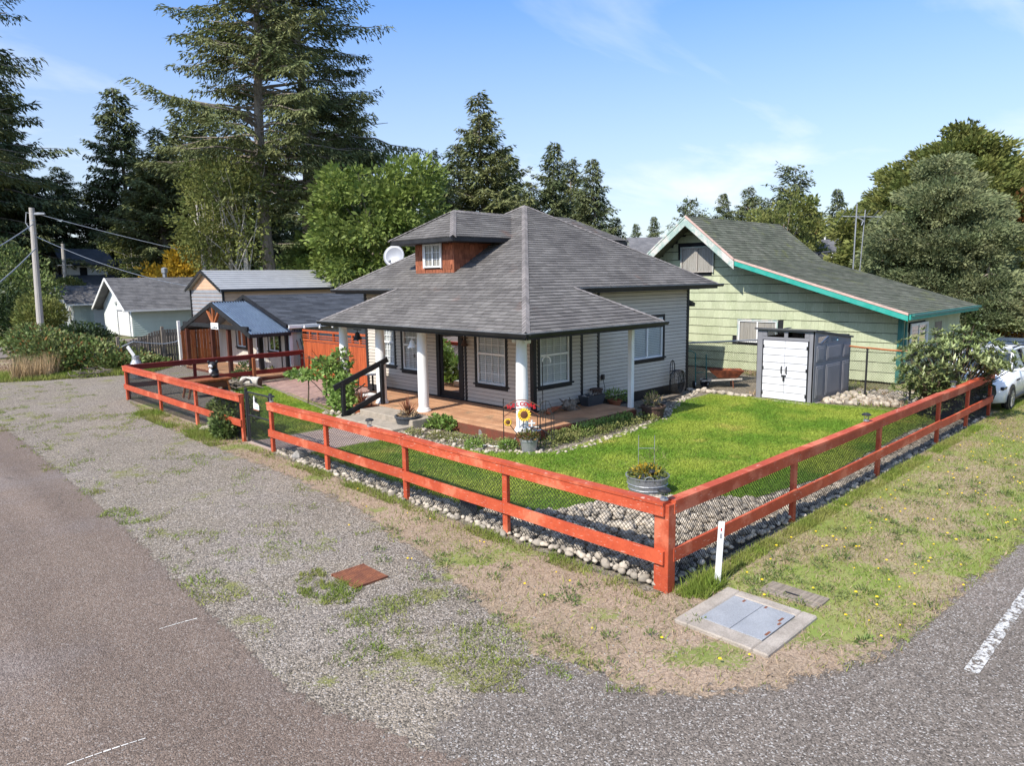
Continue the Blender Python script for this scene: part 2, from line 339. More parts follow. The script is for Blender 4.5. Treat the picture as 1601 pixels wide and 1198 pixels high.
def mesh_obj(name, V, F, R, m, smooth=False):
    me = bpy.data.meshes.new(name); me.from_pydata([tuple(v) for v in V], [], F)
    if R is not None and len(R):
        a = me.attributes.new('rnd', 'FLOAT', 'FACE'); a.data.foreach_set('value', np.asarray(R, np.float32))
    if smooth: me.polygons.foreach_set('use_smooth', [True]*len(me.polygons))
    if m: me.materials.append(m)
    me.update()
    return bpy.data.objects.new(name, me)

def tag(o, label=None, cat=None, group=None, kind=None):
    if label: o['label'] = label
    if cat: o['category'] = cat
    if group: o['group'] = group
    if kind: o['kind'] = kind
    return o

def worg(o):
    p = Vector((0, 0, 0))
    while o is not None: p += o.location; o = o.parent
    return p

def build(name, mb, m, parent=None, label=None, cat=None, group=None, kind=None, smooth=False):
    if not mb.v: return None
    if parent is not None: og = worg(parent)
    elif kind == 'structure': og = Vector((0, 0, 0))
    else:
        A = np.array(mb.v); lo = A.min(0); hi = A.max(0); og = Vector(((lo[0]+hi[0])/2, (lo[1]+hi[1])/2, lo[2]))
    V = [(p[0]-og.x, p[1]-og.y, p[2]-og.z) for p in mb.v]
    o = mesh_obj(name, V, mb.f, mb.r, M[m] if isinstance(m, str) else m, smooth)
    COL.objects.link(o)
    if parent is not None: o.parent = parent
    else: o.location = og
    return tag(o, label, cat, group, kind)

def thing(name, label, cat, loc, group=None):
    o = bpy.data.objects.new(name, None); COL.objects.link(o); o.location = loc; o.empty_display_size = .2
    return tag(o, label, cat, group)

def dup(root, loc=None, rz=None, label=None, group=None, scale=None):
    def rec(o, par):
        c = o.copy(); COL.objects.link(c)
        if par is not None: c.parent = par
        for ch in list(o.children): rec(ch, c)
        return c
    r = rec(root, None)
    if loc is not None: r.location = loc
    if rz is not None: r.rotation_euler = (0, 0, rz)
    if scale is not None: r.scale = (scale,)*3
    if label: r['label'] = label
    if group: r['group'] = group
    return r

def pieces(parent, name, lst, m, limit=300, smooth=False, plural=None):
    """the pieces that show largest become parts, the rest one joined part"""
    def key(mb):
        A = np.array(mb.v); c = A.mean(0); ext = np.sort(np.ptp(A, axis=0))
        return -float(np.hypot(ext[2], ext[1]))/max(1., float(np.linalg.norm(c-np.array(EYE))))
    lst = [x for x in lst if x.v]
    if len(lst) > limit: lst.sort(key=key)
    for mb in lst[:limit]: build(name, mb, m, parent, smooth=smooth)
    if len(lst) > limit:
        r = MB()
        for mb in lst[limit:]: r.merge(mb)
        build(plural or name+'s', r, m, parent, kind='stuff', smooth=smooth)

def V3(*a): return Vector(a)
Xv, Yv, Zv = V3(1, 0, 0), V3(0, 1, 0), V3(0, 0, 1)

# big cheap meshes straight from arrays ------------------------------------
def np_mesh(name, verts, nper, rnd, m, extra=None):
    """verts (k*nper,3): k loose polygons of nper corners"""
    k = len(verts)//nper
    me = bpy.data.meshes.new(name); me.vertices.add(len(verts)); me.vertices.foreach_set('co', np.ascontiguousarray(verts, np.float32).ravel())
    me.loops.add(len(verts)); me.loops.foreach_set('vertex_index', np.arange(len(verts), dtype=np.int32))
    me.polygons.add(k); me.polygons.foreach_set('loop_start', np.arange(0, k*nper, nper, dtype=np.int32))
    try: me.polygons.foreach_set('loop_total', np.full(k, nper, np.int32))
    except Exception: pass
    me.update(calc_edges=True)
    a = me.attributes.new('rnd', 'FLOAT', 'FACE'); a.data.foreach_set('value', np.asarray(rnd, np.float32))
    me.materials.append(M[m] if isinstance(m, str) else m)
    return me

def leaves(P, D, Nn, ln, wd):
    """diamond leaves: base points P, directions D, side hints Nn -> (k*4,3)"""
    D = D/np.linalg.norm(D, axis=1, keepdims=True)
    S = np.cross(D, Nn); S /= np.linalg.norm(S, axis=1, keepdims=True)+1e-9
    ln = np.asarray(ln).reshape(-1, 1); wd = np.asarray(wd).reshape(-1, 1)
    return np.stack([P, P+D*ln*.45+S*wd*.5, P+D*ln, P+D*ln*.45-S*wd*.5], 1).reshape(-1, 3)

def unit(n):
    a = RNG.normal(size=(n, 3)); return a/np.linalg.norm(a, axis=1, keepdims=True)

def link_mesh(name, me, parent=None, loc=(0, 0, 0), **k):
    o = bpy.data.objects.new(name, me); COL.objects.link(o); o.location = loc
    if parent is not None: o.parent = parent
    return tag(o, k.get('label'), k.get('cat'), k.get('group'), k.get('kind'))

# polygons ------------------------------------------------------------------
def sdist(P, poly):
    """signed distance (+ inside) of points P(n,2) to polygon"""
    poly = np.asarray(poly, float); n = len(poly); d = np.full(len(P), 1e9); ins = np.zeros(len(P), bool)
    for i in range(n):
        a = poly[i]; b = poly[(i+1) % n]; e = b-a; w = P-a
        t = np.clip((w@e)/(e@e+1e-12), 0, 1); d = np.minimum(d, np.linalg.norm(w-t[:, None]*e, axis=1))
        c = ((a[1] <= P[:, 1]) != (b[1] <= P[:, 1]))
        with np.errstate(divide='ignore', invalid='ignore'):
            xi = a[0]+(P[:, 1]-a[1])*(b[0]-a[0])/(b[1]-a[1])
        ins ^= c & (P[:, 0] < xi)
    return np.where(ins, d, -d)

def vnoise(P, s, seed=0):
    """cheap value noise on (n,2), 0..1"""
    r = np.random.default_rng(seed); T = r.random((64, 64)); Q = P*s; i = np.floor(Q).astype(int); f = Q-i; f = f*f*(3-2*f)
    g = lambda a, b: T[(i[:, 0]+a) % 64, (i[:, 1]+b) % 64]
    return (g(0, 0)*(1-f[:, 0])+g(1, 0)*f[:, 0])*(1-f[:, 1])+(g(0, 1)*(1-f[:, 0])+g(1, 1)*f[:, 0])*f[:, 1]

def sheet(name, poly, z, m, res=.2, fade=.25, rough=0., **k):
    """a ground sheet: gridded polygon with an 'edge' attribute that frays at the rim"""
    poly = np.asarray(poly, float); lo = poly.min(0)-fade; hi = poly.max(0)+fade
    nx = int((hi[0]-lo[0])/res)+2; ny = int((hi[1]-lo[1])/res)+2
    gx, gy = np.meshgrid(lo[0]+np.arange(nx)*res, lo[1]+np.arange(ny)*res, indexing='ij')
    P = np.stack([gx.ravel(), gy.ravel()], 1); d = sdist(P, poly)
    e = np.clip(.5+d/(2*fade), 0, 1) if fade > 0 else (d > 0).astype(float)
    idx = np.arange(nx*ny).reshape(nx, ny)
    q = np.stack([idx[:-1, :-1], idx[1:, :-1], idx[1:, 1:], idx[:-1, 1:]], -1).reshape(-1, 4)
    q = q[(e[q] > 0).any(1)]
    used = np.unique(q); remap = np.full(nx*ny, -1); remap[used] = np.arange(len(used))
    Z = np.full(len(used), z)+(rough*(vnoise(P[used], 1.3, 5)-.5) if rough else 0)
    me = bpy.data.meshes.new(name); me.from_pydata(np.column_stack([P[used], Z]).tolist(), [], remap[q].tolist())
    a = me.attributes.new('edge', 'FLOAT', 'POINT'); a.data.foreach_set('value', e[used].astype(np.float32))
    me.materials.append(m); me.update()
    o = bpy.data.objects.new(name, me); COL.objects.link(o); o['kind'] = 'structure'
    return o

def ground_mat(name, base, dark, speck, cell=70., moss=None, patch=None, frayed=True, rough=.95, bump=.6, contrast=.45, dusty=None, fr=(.35, .65), frs=9., cracks=0):
    """stony ground: voronoi chips, tints, moss patches; frayed rim by the 'edge' attribute"""
    m = bpy.data.materials.new(name); m.use_nodes = True; nt = m.node_tree; nt.nodes.clear(); L = nt.links.new
    o = N(nt, 'ShaderNodeOutputMaterial'); b = N(nt, 'ShaderNodeBsdfPrincipled'); b.inputs['Roughness'].default_value = rough; b.inputs['Specular IOR Level'].default_value = .2
    pos = N(nt, 'ShaderNodeNewGeometry').outputs['Position']
    def noise(s, d=6, r=.6):
        n = N(nt, 'ShaderNodeTexNoise'); n.inputs['Scale'].default_value = s; n.inputs['Detail'].default_value = d; n.inputs['Roughness'].default_value = r
        L(pos, n.inputs['Vector']); return n.outputs[0]
    def ramp(v, a, c, t0=0., t1=1.):
        r = N(nt, 'ShaderNodeMapRange'); r.inputs['From Min'].default_value = a; r.inputs['From Max'].default_value = c
        r.inputs['To Min'].default_value = t0; r.inputs['To Max'].default_value = t1; L(v, r.inputs['Value']); return r.outputs[0]
    def mix(f, a, c, mode='MIX'):
        x = N(nt, 'ShaderNodeMix', data_type='RGBA', blend_type=mode)
        if isinstance(f, (int, float)): x.inputs[0].default_value = f
        else: L(f, x.inputs[0])
        for i, cc in ((6, a), (7, c)):
            if isinstance(cc, tuple): x.inputs[i].default_value = (*cc, 1)
            else: L(cc, x.inputs[i])
        return x.outputs[2]
    col = mix(ramp(noise(.7), .35, .65), base, dark)
    if dusty: col = mix(ramp(noise(.35, 8), .5, .68), col, dusty)
    vo = N(nt, 'ShaderNodeTexVoronoi'); vo.inputs['Scale'].default_value = cell; L(pos, vo.inputs['Vector'])
    sepc = N(nt, 'ShaderNodeSeparateColor'); L(vo.outputs['Color'], sepc.inputs[0])
    col = mix(1., col, ramp(sepc.outputs[0], 0, 1, 1-contrast, 1+contrast), 'MULTIPLY')
    col = mix(ramp(sepc.outputs[1], .9, .93), col, speck)
    col = mix(1., col, ramp(noise(cell*2.2, 2), .25, .75, .78, 1.22), 'MULTIPLY')
    if cracks:
        wv = N(nt, 'ShaderNodeVectorMath', operation='MULTIPLY_ADD'); nv = N(nt, 'ShaderNodeTexNoise'); nv.inputs['Scale'].default_value = 1.7; nv.inputs['Detail'].default_value = 5; L(pos, nv.inputs['Vector'])
        L(nv.outputs['Color'], wv.inputs[0]); wv.inputs[1].default_value = (.9, .9, 0); L(pos, wv.inputs[2])
        ve = N(nt, 'ShaderNodeTexVoronoi', feature='DISTANCE_TO_EDGE'); ve.inputs['Scale'].default_value = .28; L(wv.outputs[0], ve.inputs['Vector'])
        cf = N(nt, 'ShaderNodeMath', operation='MULTIPLY'); L(ramp(ve.outputs['Distance'], .002, .005, 1, 0), cf.inputs[0]); L(ramp(noise(.8, 3), .46, .58), cf.inputs[1])
        cf2 = N(nt, 'ShaderNodeMath', operation='MULTIPLY'); L(cf.outputs[0], cf2.inputs[0]); cf2.inputs[1].default_value = .45; col = mix(cf2.outputs[0], col, (.07, .06, .052))
        tm_ = N(nt, 'ShaderNodeMapping'); tm_.inputs['Scale'].default_value = (1.1, .10, 1) if cracks < 1 else (.10, 1.1, 1); L(pos, tm_.inputs[0])
        ns = N(nt, 'ShaderNodeTexNoise'); ns.inputs['Scale'].default_value = 1.; ns.inputs['Detail'].default_value = 4; L(tm_.outputs[0], ns.inputs['Vector'])
        col = mix(1., col, ramp(ns.outputs[0], .3, .7, .84, 1.14), 'MULTIPLY')
    if patch: col = mix(ramp(noise(patch[1], 8), patch[2], patch[2]+.1), col, patch[0])
    if moss:
        f = N(nt, 'ShaderNodeMath', operation='ADD'); L(noise(moss[1], 5), f.inputs[0]); L(ramp(noise(26, 5), 0, 1, -.17, .17), f.inputs[1])
        col = mix(ramp(f.outputs[0], moss[2], moss[2]+.06), col, mix(ramp(noise(3), .4, .6), moss[0], moss[3]))
    L(col, b.inputs['Base Color'])
    bp = N(nt, 'ShaderNodeBump'); bp.inputs['Strength'].default_value = bump; bp.inputs['Distance'].default_value = .012
    hh = N(nt, 'ShaderNodeMath', operation='MULTIPLY_ADD'); L(vo.outputs['Distance'], hh.inputs[0]); hh.inputs[1].default_value = -1.2; L(noise(cell*.6, 4), hh.inputs[2])
    L(hh.outputs[0], bp.inputs['Height']); L(bp.outputs[0], b.inputs['Normal'])
    if frayed:
        at = N(nt, 'ShaderNodeAttribute', attribute_name='edge'); f = N(nt, 'ShaderNodeMath', operation='ADD'); L(at.outputs['Fac'], f.inputs[0])
        g = N(nt, 'ShaderNodeMath', operation='MULTIPLY_ADD'); L(noise(frs, 8, .72), g.inputs[0]); g.inputs[1].default_value = 1.3; g.inputs[2].default_value = -.65
        L(g.outputs[0], f.inputs[1])
        tr = N(nt, 'ShaderNodeBsdfTransparent'); ms = N(nt, 'ShaderNodeMixShader'); L(ramp(f.outputs[0], .47, .53), ms.inputs[0])
        L(tr.outputs[0], ms.inputs[1]); L(b.outputs[0], ms.inputs[2]); L(ms.outputs[0], o.inputs[0])
    else: L(b.outputs[0], o.inputs[0])
    return m

def grass(name, poly, n, h, w, z, m, dens=None, lean=.6, kind='stuff', group=None, label=None, hvar=.5, cat=None, holes=(), clump=0):
    poly = np.asarray(poly, float); lo = poly.min(0); hi = poly.max(0)
    P = lo+RNG.random((int(n*1.0), 2))*(hi-lo)
    if clump:
        c = lo+RNG.random((max(1, int(n/clump)), 2))*(hi-lo); P = c[RNG.integers(0, len(c), int(n))]+RNG.normal(size=(int(n), 2))*.05
    P = P[sdist(P, poly) > 0]
    for hp in holes: P = P[sdist(P, hp) < 0]
    if dens is not None: P = P[RNG.random(len(P)) < dens(P)]
    k = len(P)
    if not k: return None
    a = RNG.random(k)*2*np.pi; H = h*(1-hvar+2*hvar*RNG.random(k)); W = w*(.6+.8*RNG.random(k))
    side = np.stack([np.cos(a), np.sin(a)], 1)*W[:, None]*.5
    b = RNG.random(k)*2*np.pi; tip = P+np.stack([np.cos(b), np.sin(b)], 1)*(H*lean*RNG.random(k))[:, None]
    V = np.empty((k, 3, 3)); V[:, 0, :2] = P-side; V[:, 1, :2] = P+side; V[:, 2, :2] = tip; V[:, :2, 2] = z; V[:, 2, 2] = z+H
    me = np_mesh(name, V.reshape(-1, 3), 3, RNG.random(k), m)
    return link_mesh(name, me, kind=kind, group=group, label=label, cat=cat)

# roofs ---------------------------------------------------------------------
def shingles(P0, u, s, poly, exp_, wd, off=0.016, lift=.018, gap=.013, jit=.004):
    """tabs on the plane P0 + a*u + t*s inside the convex polygon (a,t)"""
    n = u.cross(s).normalized()
    if n.z < 0: n = -n
    tmin = min(p[1] for p in poly); tmax = max(p[1] for p in poly); out_ = []
    def span(t):
        xs = []
        for i in range(len(poly)):
            (a0, t0), (a1, t1) = poly[i], poly[(i+1) % len(poly)]
            if t0 == t1:
                if abs(t-t0) < 1e-9: xs += [a0, a1]
            elif min(t0, t1)-1e-9 <= t <= max(t0, t1)+1e-9: xs.append(a0+(a1-a0)*(t-t0)/(t1-t0))
        return (min(xs), max(xs)) if xs else (0, 0)
    k = 0; t = tmin
    while t < tmax-1e-6:
        t1 = min(t+exp_, tmax); l0, r0 = span(t); l1, r1 = span(t1)
        lo = min(l0, l1); hi = max(r0, r1); a = lo-(k % 2)*wd*.5-random.random()*wd*.3; tj = t
        while a < hi:
            b = a+wd*random.uniform(.85, 1.15)
            x0, x1 = max(a+gap/2, l0), min(b-gap/2, r0); y0, y1 = max(a+gap/2, l1), min(b-gap/2, r1)
            if (x1-x0 > .01 or y1-y0 > .01) and x1 >= x0 and y1 >= y0:
                j = random.uniform(-jit, jit)
                A = P0+u*x0+s*(tj+j)+n*off; B = P0+u*x1+s*(tj+j)+n*off; Cc = P0+u*y1+s*(t1+.01)+n*(off*.2); Dd = P0+u*y0+s*(t1+.01)+n*(off*.2)
                up = n*lift
                mb = MB(); mb.add([A-up, B-up, A+up*.4, B+up*.4, Cc, Dd], [(0, 1, 3, 2), (2, 3, 4, 5), (0, 2, 5), (1, 4, 3)])
                out_.append(mb)
            a = b
        t = t1; k += 1
    return out_

def caps(p0, p1, wd, dn0, dn1, step=.16, lift=.03):
    """ridge / hip caps along p0->p1 bent over the two slopes (unit vectors dn0, dn1 pointing down either side)"""
    p0 = Vector(p0); p1 = Vector(p1); d = p1-p0; L = d.length; d /= L; out_ = []; k = int(L/step)
    for i in range(k):
        a = p0+d*(i*L/k); b = p0+d*((i+1.15)*L/k); a = a+Zv*(lift+.012); b = b+Zv*lift; j = random.uniform(-.006, .006)
        mb = MB(); w = wd+j
        vs = [a+dn0*w-Zv*.005, a, a+dn1*w-Zv*.005, b+dn0*w-Zv*.005, b, b+dn1*w-Zv*.005]
        low = [a+dn0*w-Zv*.022, a-Zv*.015, a+dn1*w-Zv*.022]
        mb.add(vs+low, [(0, 1, 4, 3), (1, 2, 5, 4), (6, 7, 1, 0), (7, 8, 2, 1)]); out_.append(mb)
    return out_

def boards(F, a0, a1, z0, z1, expo, openings, thick=.022, over=.0, seam=3.6):
    """lap siding on a wall frame, cut round the openings (a0,a1,z0,z1)"""
    out_ = []; z = z0
    while z < z1-.01:
        zt = min(z+expo, z1)-.013; segs = [(a0, a1)]
        for (o0, o1, y0, y1) in openings:
            if y0 < (z+zt)/2 < y1:
                ns = []
                for (p, q) in segs:
                    if o1 <= p or o0 >= q: ns.append((p, q)); continue
                    if o0 > p: ns.append((p, o0))
                    if o1 < q: ns.append((o1, q))
                segs = ns
        for (p, q) in segs:
            while q-p > .02:
                e = q if q-p < seam*1.3 else p+seam*random.uniform(.7, 1.1)
                P, u, n = F; mb = MB()
                vs = [P+u*p+Zv*z+n*thick, P+u*(e-.002)+Zv*z+n*thick, P+u*(e-.002)+Zv*zt+n*.002, P+u*p+Zv*zt+n*.002,
                      P+u*p+Zv*z-n*.004, P+u*(e-.002)+Zv*z-n*.004]
                mb.add(vs, [(0, 1, 2, 3), (4, 5, 1, 0), (0, 3, 4), (1, 5, 2)]); out_.append(mb); p = e
        z = zt+.013
    return out_

def window(par, F, a0, a1, z0, z1, split='dh', trim='black', tw=.09, sill=True, grid=(4, 3), blinds='blind', frame='vinyl', glass='clear', head=True, deep=.1, curtain=False, out=0.):
    """a framed window as a part with frame, panes, muntins, blind and trim as sub-parts"""
    k_ = deep/.1; P, u, n = F
    if out: P = P+n*out; F = (P, u, n)
    w = MB(); w.fbox(F, a0, a1, -deep-.02, -deep, z0, z1); wo = build('window', w, 'dark', par)
    if trim:
        t = MB(); t.fbox(F, a0-tw, a0, -.02, .035, z0-.02, z1+(tw if head else 0), .006); build('side_trim', t, trim, wo)
        t = MB(); t.fbox(F, a1, a1+tw, -.02, .035, z0-.02, z1+(tw if head else 0), .006); build('side_trim', t, trim, wo)
        if head: t = MB(); t.fbox(F, a0+.002, a1-.002, -.02, .032, z1, z1+tw, .006); build('head_trim', t, trim, wo)
        if sill:
            t = MB(); t.fbox(F, a0-tw, a1+tw, -.02, .032, z0-.12, z0-.022, .006); build('apron_trim', t, trim, wo)
            t = MB(); t.fbox(F, a0-tw-.05, a1+tw+.05, -.02, .065, z0-.045, z0-.002, .006); build('sill', t, trim, wo)
    fw = .045; f = MB()
    f.fbox(F, a0, a0+fw, -.05*k_, .012, z0, z1, .004); f.fbox(F, a1-fw, a1, -.05*k_, .012, z0, z1, .004)
    f.fbox(F, a0+fw, a1-fw, -.05*k_, .012, z0, z0+fw, .004); f.fbox(F, a0+fw, a1-fw, -.05*k_, .012, z1-fw, z1, .004)
    zm = z1-(z1-z0)*.38; am = (a0+a1)/2; rects = []
    if split == 'dh':
        f.fbox(F, a0+fw, a1-fw, -.05*k_, .010, zm-.03, zm+.03, .004); rects = [(a0+fw, a1-fw, zm+.03, z1-fw), (a0+fw, a1-fw, z0+fw, zm-.03)]
    elif split == 'slide':
        f.fbox(F, am-.025, am+.025, -.05*k_, .010, z0+fw, z1-fw, .004); rects = [(a0+fw, am-.025, z0+fw, z1-fw), (am+.025, a1-fw, z0+fw, z1-fw)]
    else: rects = [(a0+fw, a1-fw, z0+fw, z1-fw)]
    build('frame', f, frame, wo)
    for (p, q, y0, y1) in rects:
        g = MB(); g.fbox(F, p, q, -.034*k_, -.028*k_, y0, y1); build('pane', g, glass, wo)
    if grid:
        g = MB(); gx, gz = grid
        for (p, q, y0, y1) in rects:
            kz = max(1, round((y1-y0)/((z1-z0)/(gz*2)))) if split == 'dh' else gz
            for i in range(1, gx): c = p+(q-p)*i/gx; g.fbox(F, c-.008, c+.008, -.027*k_, -.020*k_, y0, y1)
            for j in range(1, kz): c = y0+(y1-y0)*j/kz; g.fbox(F, p, q, -.0265*k_, -.0205*k_, c-.008, c+.008)
        build('muntins', g, frame, wo, kind='stuff')
    if blinds:
        b = MB(); z = z0+fw
        while z < z1-fw: b.fbox((P, u, n, (Zv*.8+n*.6).normalized()), a0+fw, a1-fw, -.075, -.072, z/.8, z/.8+.045) if False else b.fbox(F, a0+fw, a1-fw, -.060*k_, -.054*k_, z, z+.043); z += .052
        build('blind', b, blinds, wo, kind='stuff')
    if curtain:
        c = MB()
        for (p, q, y0, y1) in rects:
            k = 14; vs = []
            for i in range(k+1):
                a = p+(q-p)*i/k; bb = (-.07+(.012 if i % 2 else -.012))*k_
                vs += [P+u*a+n*bb+Zv*y0, P+u*a+n*bb+Zv*y1]
            c.add(vs, [(2*i, 2*i+2, 2*i+3, 2*i+1) for i in range(k)])
        build('curtain', c, 'curtain', wo)
    return wo
# ------------------------------------------------------------------ ground
GM = dict(
 soil=ground_mat('soil_ground', (.16, .14, .085), (.11, .115, .05), (.22, .19, .13), 14, frayed=False, bump=.2, patch=((.10, .13, .04), .12, .5)),
 asphalt=ground_mat('brown_asphalt', (.180, .136, .108), (.152, .114, .092), (.30, .26, .23), 85, contrast=.42, bump=.6, dusty=(.185, .152, .136), frs=7, cracks=.9),
 asphalt2=ground_mat('grey_asphalt', (.180, .152, .128), (.150, .126, .106), (.42, .39, .36), 76, contrast=.55, bump=.6, dusty=(.215, .178, .155), frs=9, cracks=1.3),
 gravel=ground_mat('grey_gravel', (.232, .196, .155), (.188, .158, .126), (.45, .40, .35), 58, contrast=.62, bump=.9, dusty=(.25, .215, .185),
                   moss=((.17, .18, .05), .85, .60, (.22, .21, .09)), frs=6),
 verge=ground_mat('dry_verge', (.34, .25, .185), (.25, .19, .13), (.40, .31, .23), 60, contrast=.25, bump=.5, moss=((.17, .21, .05), .8, .55, (.23, .235, .085)), frs=5),
 verge2=ground_mat('green_verge', (.33, .26, .165), (.25, .205, .115), (.38, .32, .2), 60, contrast=.25, bump=.5, moss=((.19, .24, .055), .8, .47, (.25, .265, .085)), frs=4),
 lawnsoil=ground_mat('lawn_soil', (.13, .185, .035), (.17, .195, .05), (.16, .15, .07), 60, contrast=.3, bump=.3, frs=6),
 bed=ground_mat('bed_soil', (.21, .18, .14), (.16, .135, .10), (.26, .23, .2), 40, contrast=.5, bump=.6, frs=6),
 paint=ground_mat('road_paint', (.62, .61, .58), (.52, .50, .48), (.30, .28, .27), 75, contrast=.15, bump=.4, patch=((.40, .38, .36), 40, .70), frs=16),
)
sheet('ground', [(-500, -500), (900, -500), (900, 900), (-500, 900)], -.05, GM['soil'], res=50, fade=0)
sheet('street', [(-9, -14), (3.3, -14), (3.15, 4.0), (2.97, 4.6), (2.79, 5.2), (2.66, 6), (2.75, 7), (2.8, 8.3), (2.85, 10), (2.98, 12.8), (3.1, 18.5), (3.1, 24), (3.0, 45), (2.6, 140), (-9, 140)], .004, GM['asphalt'], .3, .16)
sheet('side_street', [(-9, 44.5), (14, 45.5), (22, 46), (22, 54.5), (6, 53), (-9, 52)], .004, GM['asphalt2'], .5, .3)
sheet('cross_street', [(3.0, -16), (120, -16), (120, 2.8), (40, 2.8), (11, 2.8), (8.6, 2.8), (7.2, 3.0), (5.9, 3.4), (5.4, 4.0), (5.0, 4.4), (4.4, 4.6), (3.1, 4.35), (2.7, 3.5)], .002, GM['asphalt2'], .3, .3)
sheet('gravel_shoulder', [(2.6, 1.5), (4.6, 3.2), (5.4, 4.6), (6.2, 6), (6.6, 9), (7, 14.2), (7.2, 19), (10.4, 20.5), (11.2, 25.5), (13, 25.9), (13.2, 33), (11, 34.6), (8, 33.5), (6.5, 33.6), (4.6, 34.2), (2.6, 36), (2.2, 20)], 0, GM['gravel'], .25, .35)
sheet('verge', [(7.0, 25.6), (6.4, 22), (6.05, 18), (6.1, 15), (6.1, 12.4), (5.95, 9.9), (5.6, 8.3), (5.45, 7.2), (5.05, 5.7), (4.75, 4.6), (5.0, 3.3), (5.85, 2.7), (7.1, 2.2), (8.6, 2.15), (11, 2.0), (22, 2.0), (60, 2.0), (60, 7.5), (21, 8), (21, 4.9), (7.1, 4.9), (7.1, 12), (7.2, 16), (7.3, 25)], .006, GM['verge'], .22, .42)
sheet('right_verge', [(7.2, 4.85), (7.4, 4.1), (6.9, 2.9), (7.3, 2.3), (8.6, 2.15), (11, 2.0), (22, 2.0), (60, 2.0), (60, 7.5), (21, 8), (21, 4.9)], .010, GM['verge2'], .22, .5)
sheet('far_grass', [(-9, 37), (12, 35.5), (14, 44), (-9, 43.5)], .004, GM['verge'], .5, .4)
sheet('lawn', [(7.0, 13.9), (7.0, 7.6), (8.0, 6.9), (9.0, 6.9), (9.5, 6.5), (10.3, 5.7), (10.6, 5.0), (13, 4.75), (21, 4.75), (21.2, 8.2), (20.2, 12.2), (17.5, 12.3), (15.2, 11.0), (10.9, 10.9), (10.9, 14.2), (9, 14.5)], .010, GM['lawnsoil'], .2, .2)
sheet('side_lawn', [(7.0, 16.1), (9.4, 15.9), (10.4, 17.0), (11.2, 24.2), (9.6, 24.6), (7.6, 21)], .010, GM['lawnsoil'], .2, .2)
sheet('rock_bed', [(6.68, 14.7), (6.66, 10), (6.68, 4.6), (6.85, 4.48), (21.2, 4.48), (21.2, 5.0), (18, 5.35), (13, 5.2), (10.7, 5.5), (10.3, 6.1), (9.5, 6.85), (8.9, 7.25), (8.0, 7.3), (7.3, 8.4), (7.3, 10.5), (7.35, 14.6)], .014, GM['bed'], .15, .12)
sheet('planting_bed', [(9.6, 14.0), (9.9, 11.2), (10.3, 10.35), (11, 9.95), (15.3, 10.15), (16.8, 10.6), (20.6, 12.0), (20.6, 12.8), (10.8, 12.6), (10.85, 14.2)], .016, GM['bed'], .15, .12)
sheet('back_bed', [(20.2, 10.4), (23.5, 10.4), (25.7, 16), (20.2, 16), (20.0, 12)], .016, GM['bed'], .25, .2)
sheet('stone_bed', [(20.3, 8.4), (21.3, 6.3), (22.5, 6.1), (24.0, 6.6), (23.6, 8.6), (21.2, 8.9)], .016, GM['bed'], .2, .2)
# painted edge line of the cross street
sheet('edge_line', [(7.33, 1.455), (7.33, 1.57), (60, 1.62), (60, 1.505)], .010, GM['paint'], .03, .012) if False else None
lm = MB(); lm.box(7.33, 60, 1.455, 1.575, .006, .010); build('edge_line', lm, GM['paint'].copy(), kind='structure')
_m = bpy.data.objects['edge_line'].data.materials[0]
for nd in list(_m.node_tree.nodes):
    if nd.type == 'ATTRIBUTE': _m.node_tree.nodes.remove(nd)
# chalk scuffs on the street (worn paint strokes)
sc = MB()
for (a, b) in (((2.23, 7.89), (2.62, 7.84)), ((.97, 6.08), (1.52, 5.98))):
    d = V3(b[0]-a[0], b[1]-a[1], 0); nrm = V3(-d.y, d.x, 0).normalized(); k = 9
    for i in range(k):
        t0, t1 = i/k, (i+.85)/k; c = math.sin(t0*2.5)*.012
        p = V3(a[0], a[1], .0085)+d*t0+nrm*c; q = V3(a[0], a[1], .0085)+d*t1+nrm*math.sin(t1*2.5)*.012; w = nrm*.008*random.uniform(.5, 1.2)
        sc.add([p-w, q-w, q+w, p+w], [(0, 1, 2, 3)])
build('chalk_mark', sc, 'cream', kind='structure')
# path slabs from the gate to the steps
pth = MB(); pth.box(6.82, 6.9, 14.75, 16.05, -.02, .02); path = build('path', pth, 'pink', kind='structure')
sl = []
for (x0, x1, y0, y1) in ((6.92, 7.75, 14.72, 15.98), (7.78, 8.62, 14.62, 15.95), (8.65, 9.45, 14.5, 15.9), (7.1, 8.6, 13.95, 14.6), (8.64, 9.5, 13.8, 14.47)):
    b = MB(); b.box(x0, x1, y0, y1, -.02, .028+random.uniform(-.004, .004), .008); sl.append(b)
pieces(path, 'slab', sl, 'pink')
# brick patio
PAT = [(9.95, 17.4), (11.35, 25.4), (13.2, 25.4), (13.3, 20.6), (12.85, 20.3), (12.85, 19.05), (10.85, 19.05), (10.8, 17.3)]
pb = MB(); pb.poly([V3(x, y, .018) for x, y in PAT]); patio = build('patio', pb, 'bed' if False else 'paver', kind='structure')
pv = []
for i in range(18):
    for j in range(86):
        y = 17.2+j*.098; x = 9.7+i*.2+(j % 2)*.1
        c = np.array([[x+.1, y+.05]])
        if sdist(c, PAT)[0] > .0:
            b = MB(); t = .03+random.uniform(-.003, .003); b.box(x+.004, x+.196, y+.004, y+.094, .019, t+.006); pv.append(b)
pieces(patio, 'paver', pv, 'paver')
eb = MB()
eb.beam((9.93, 17.35, .03), (11.33, 25.45, .03), .06, .07); build('edging', eb, 'lidwood', patio)

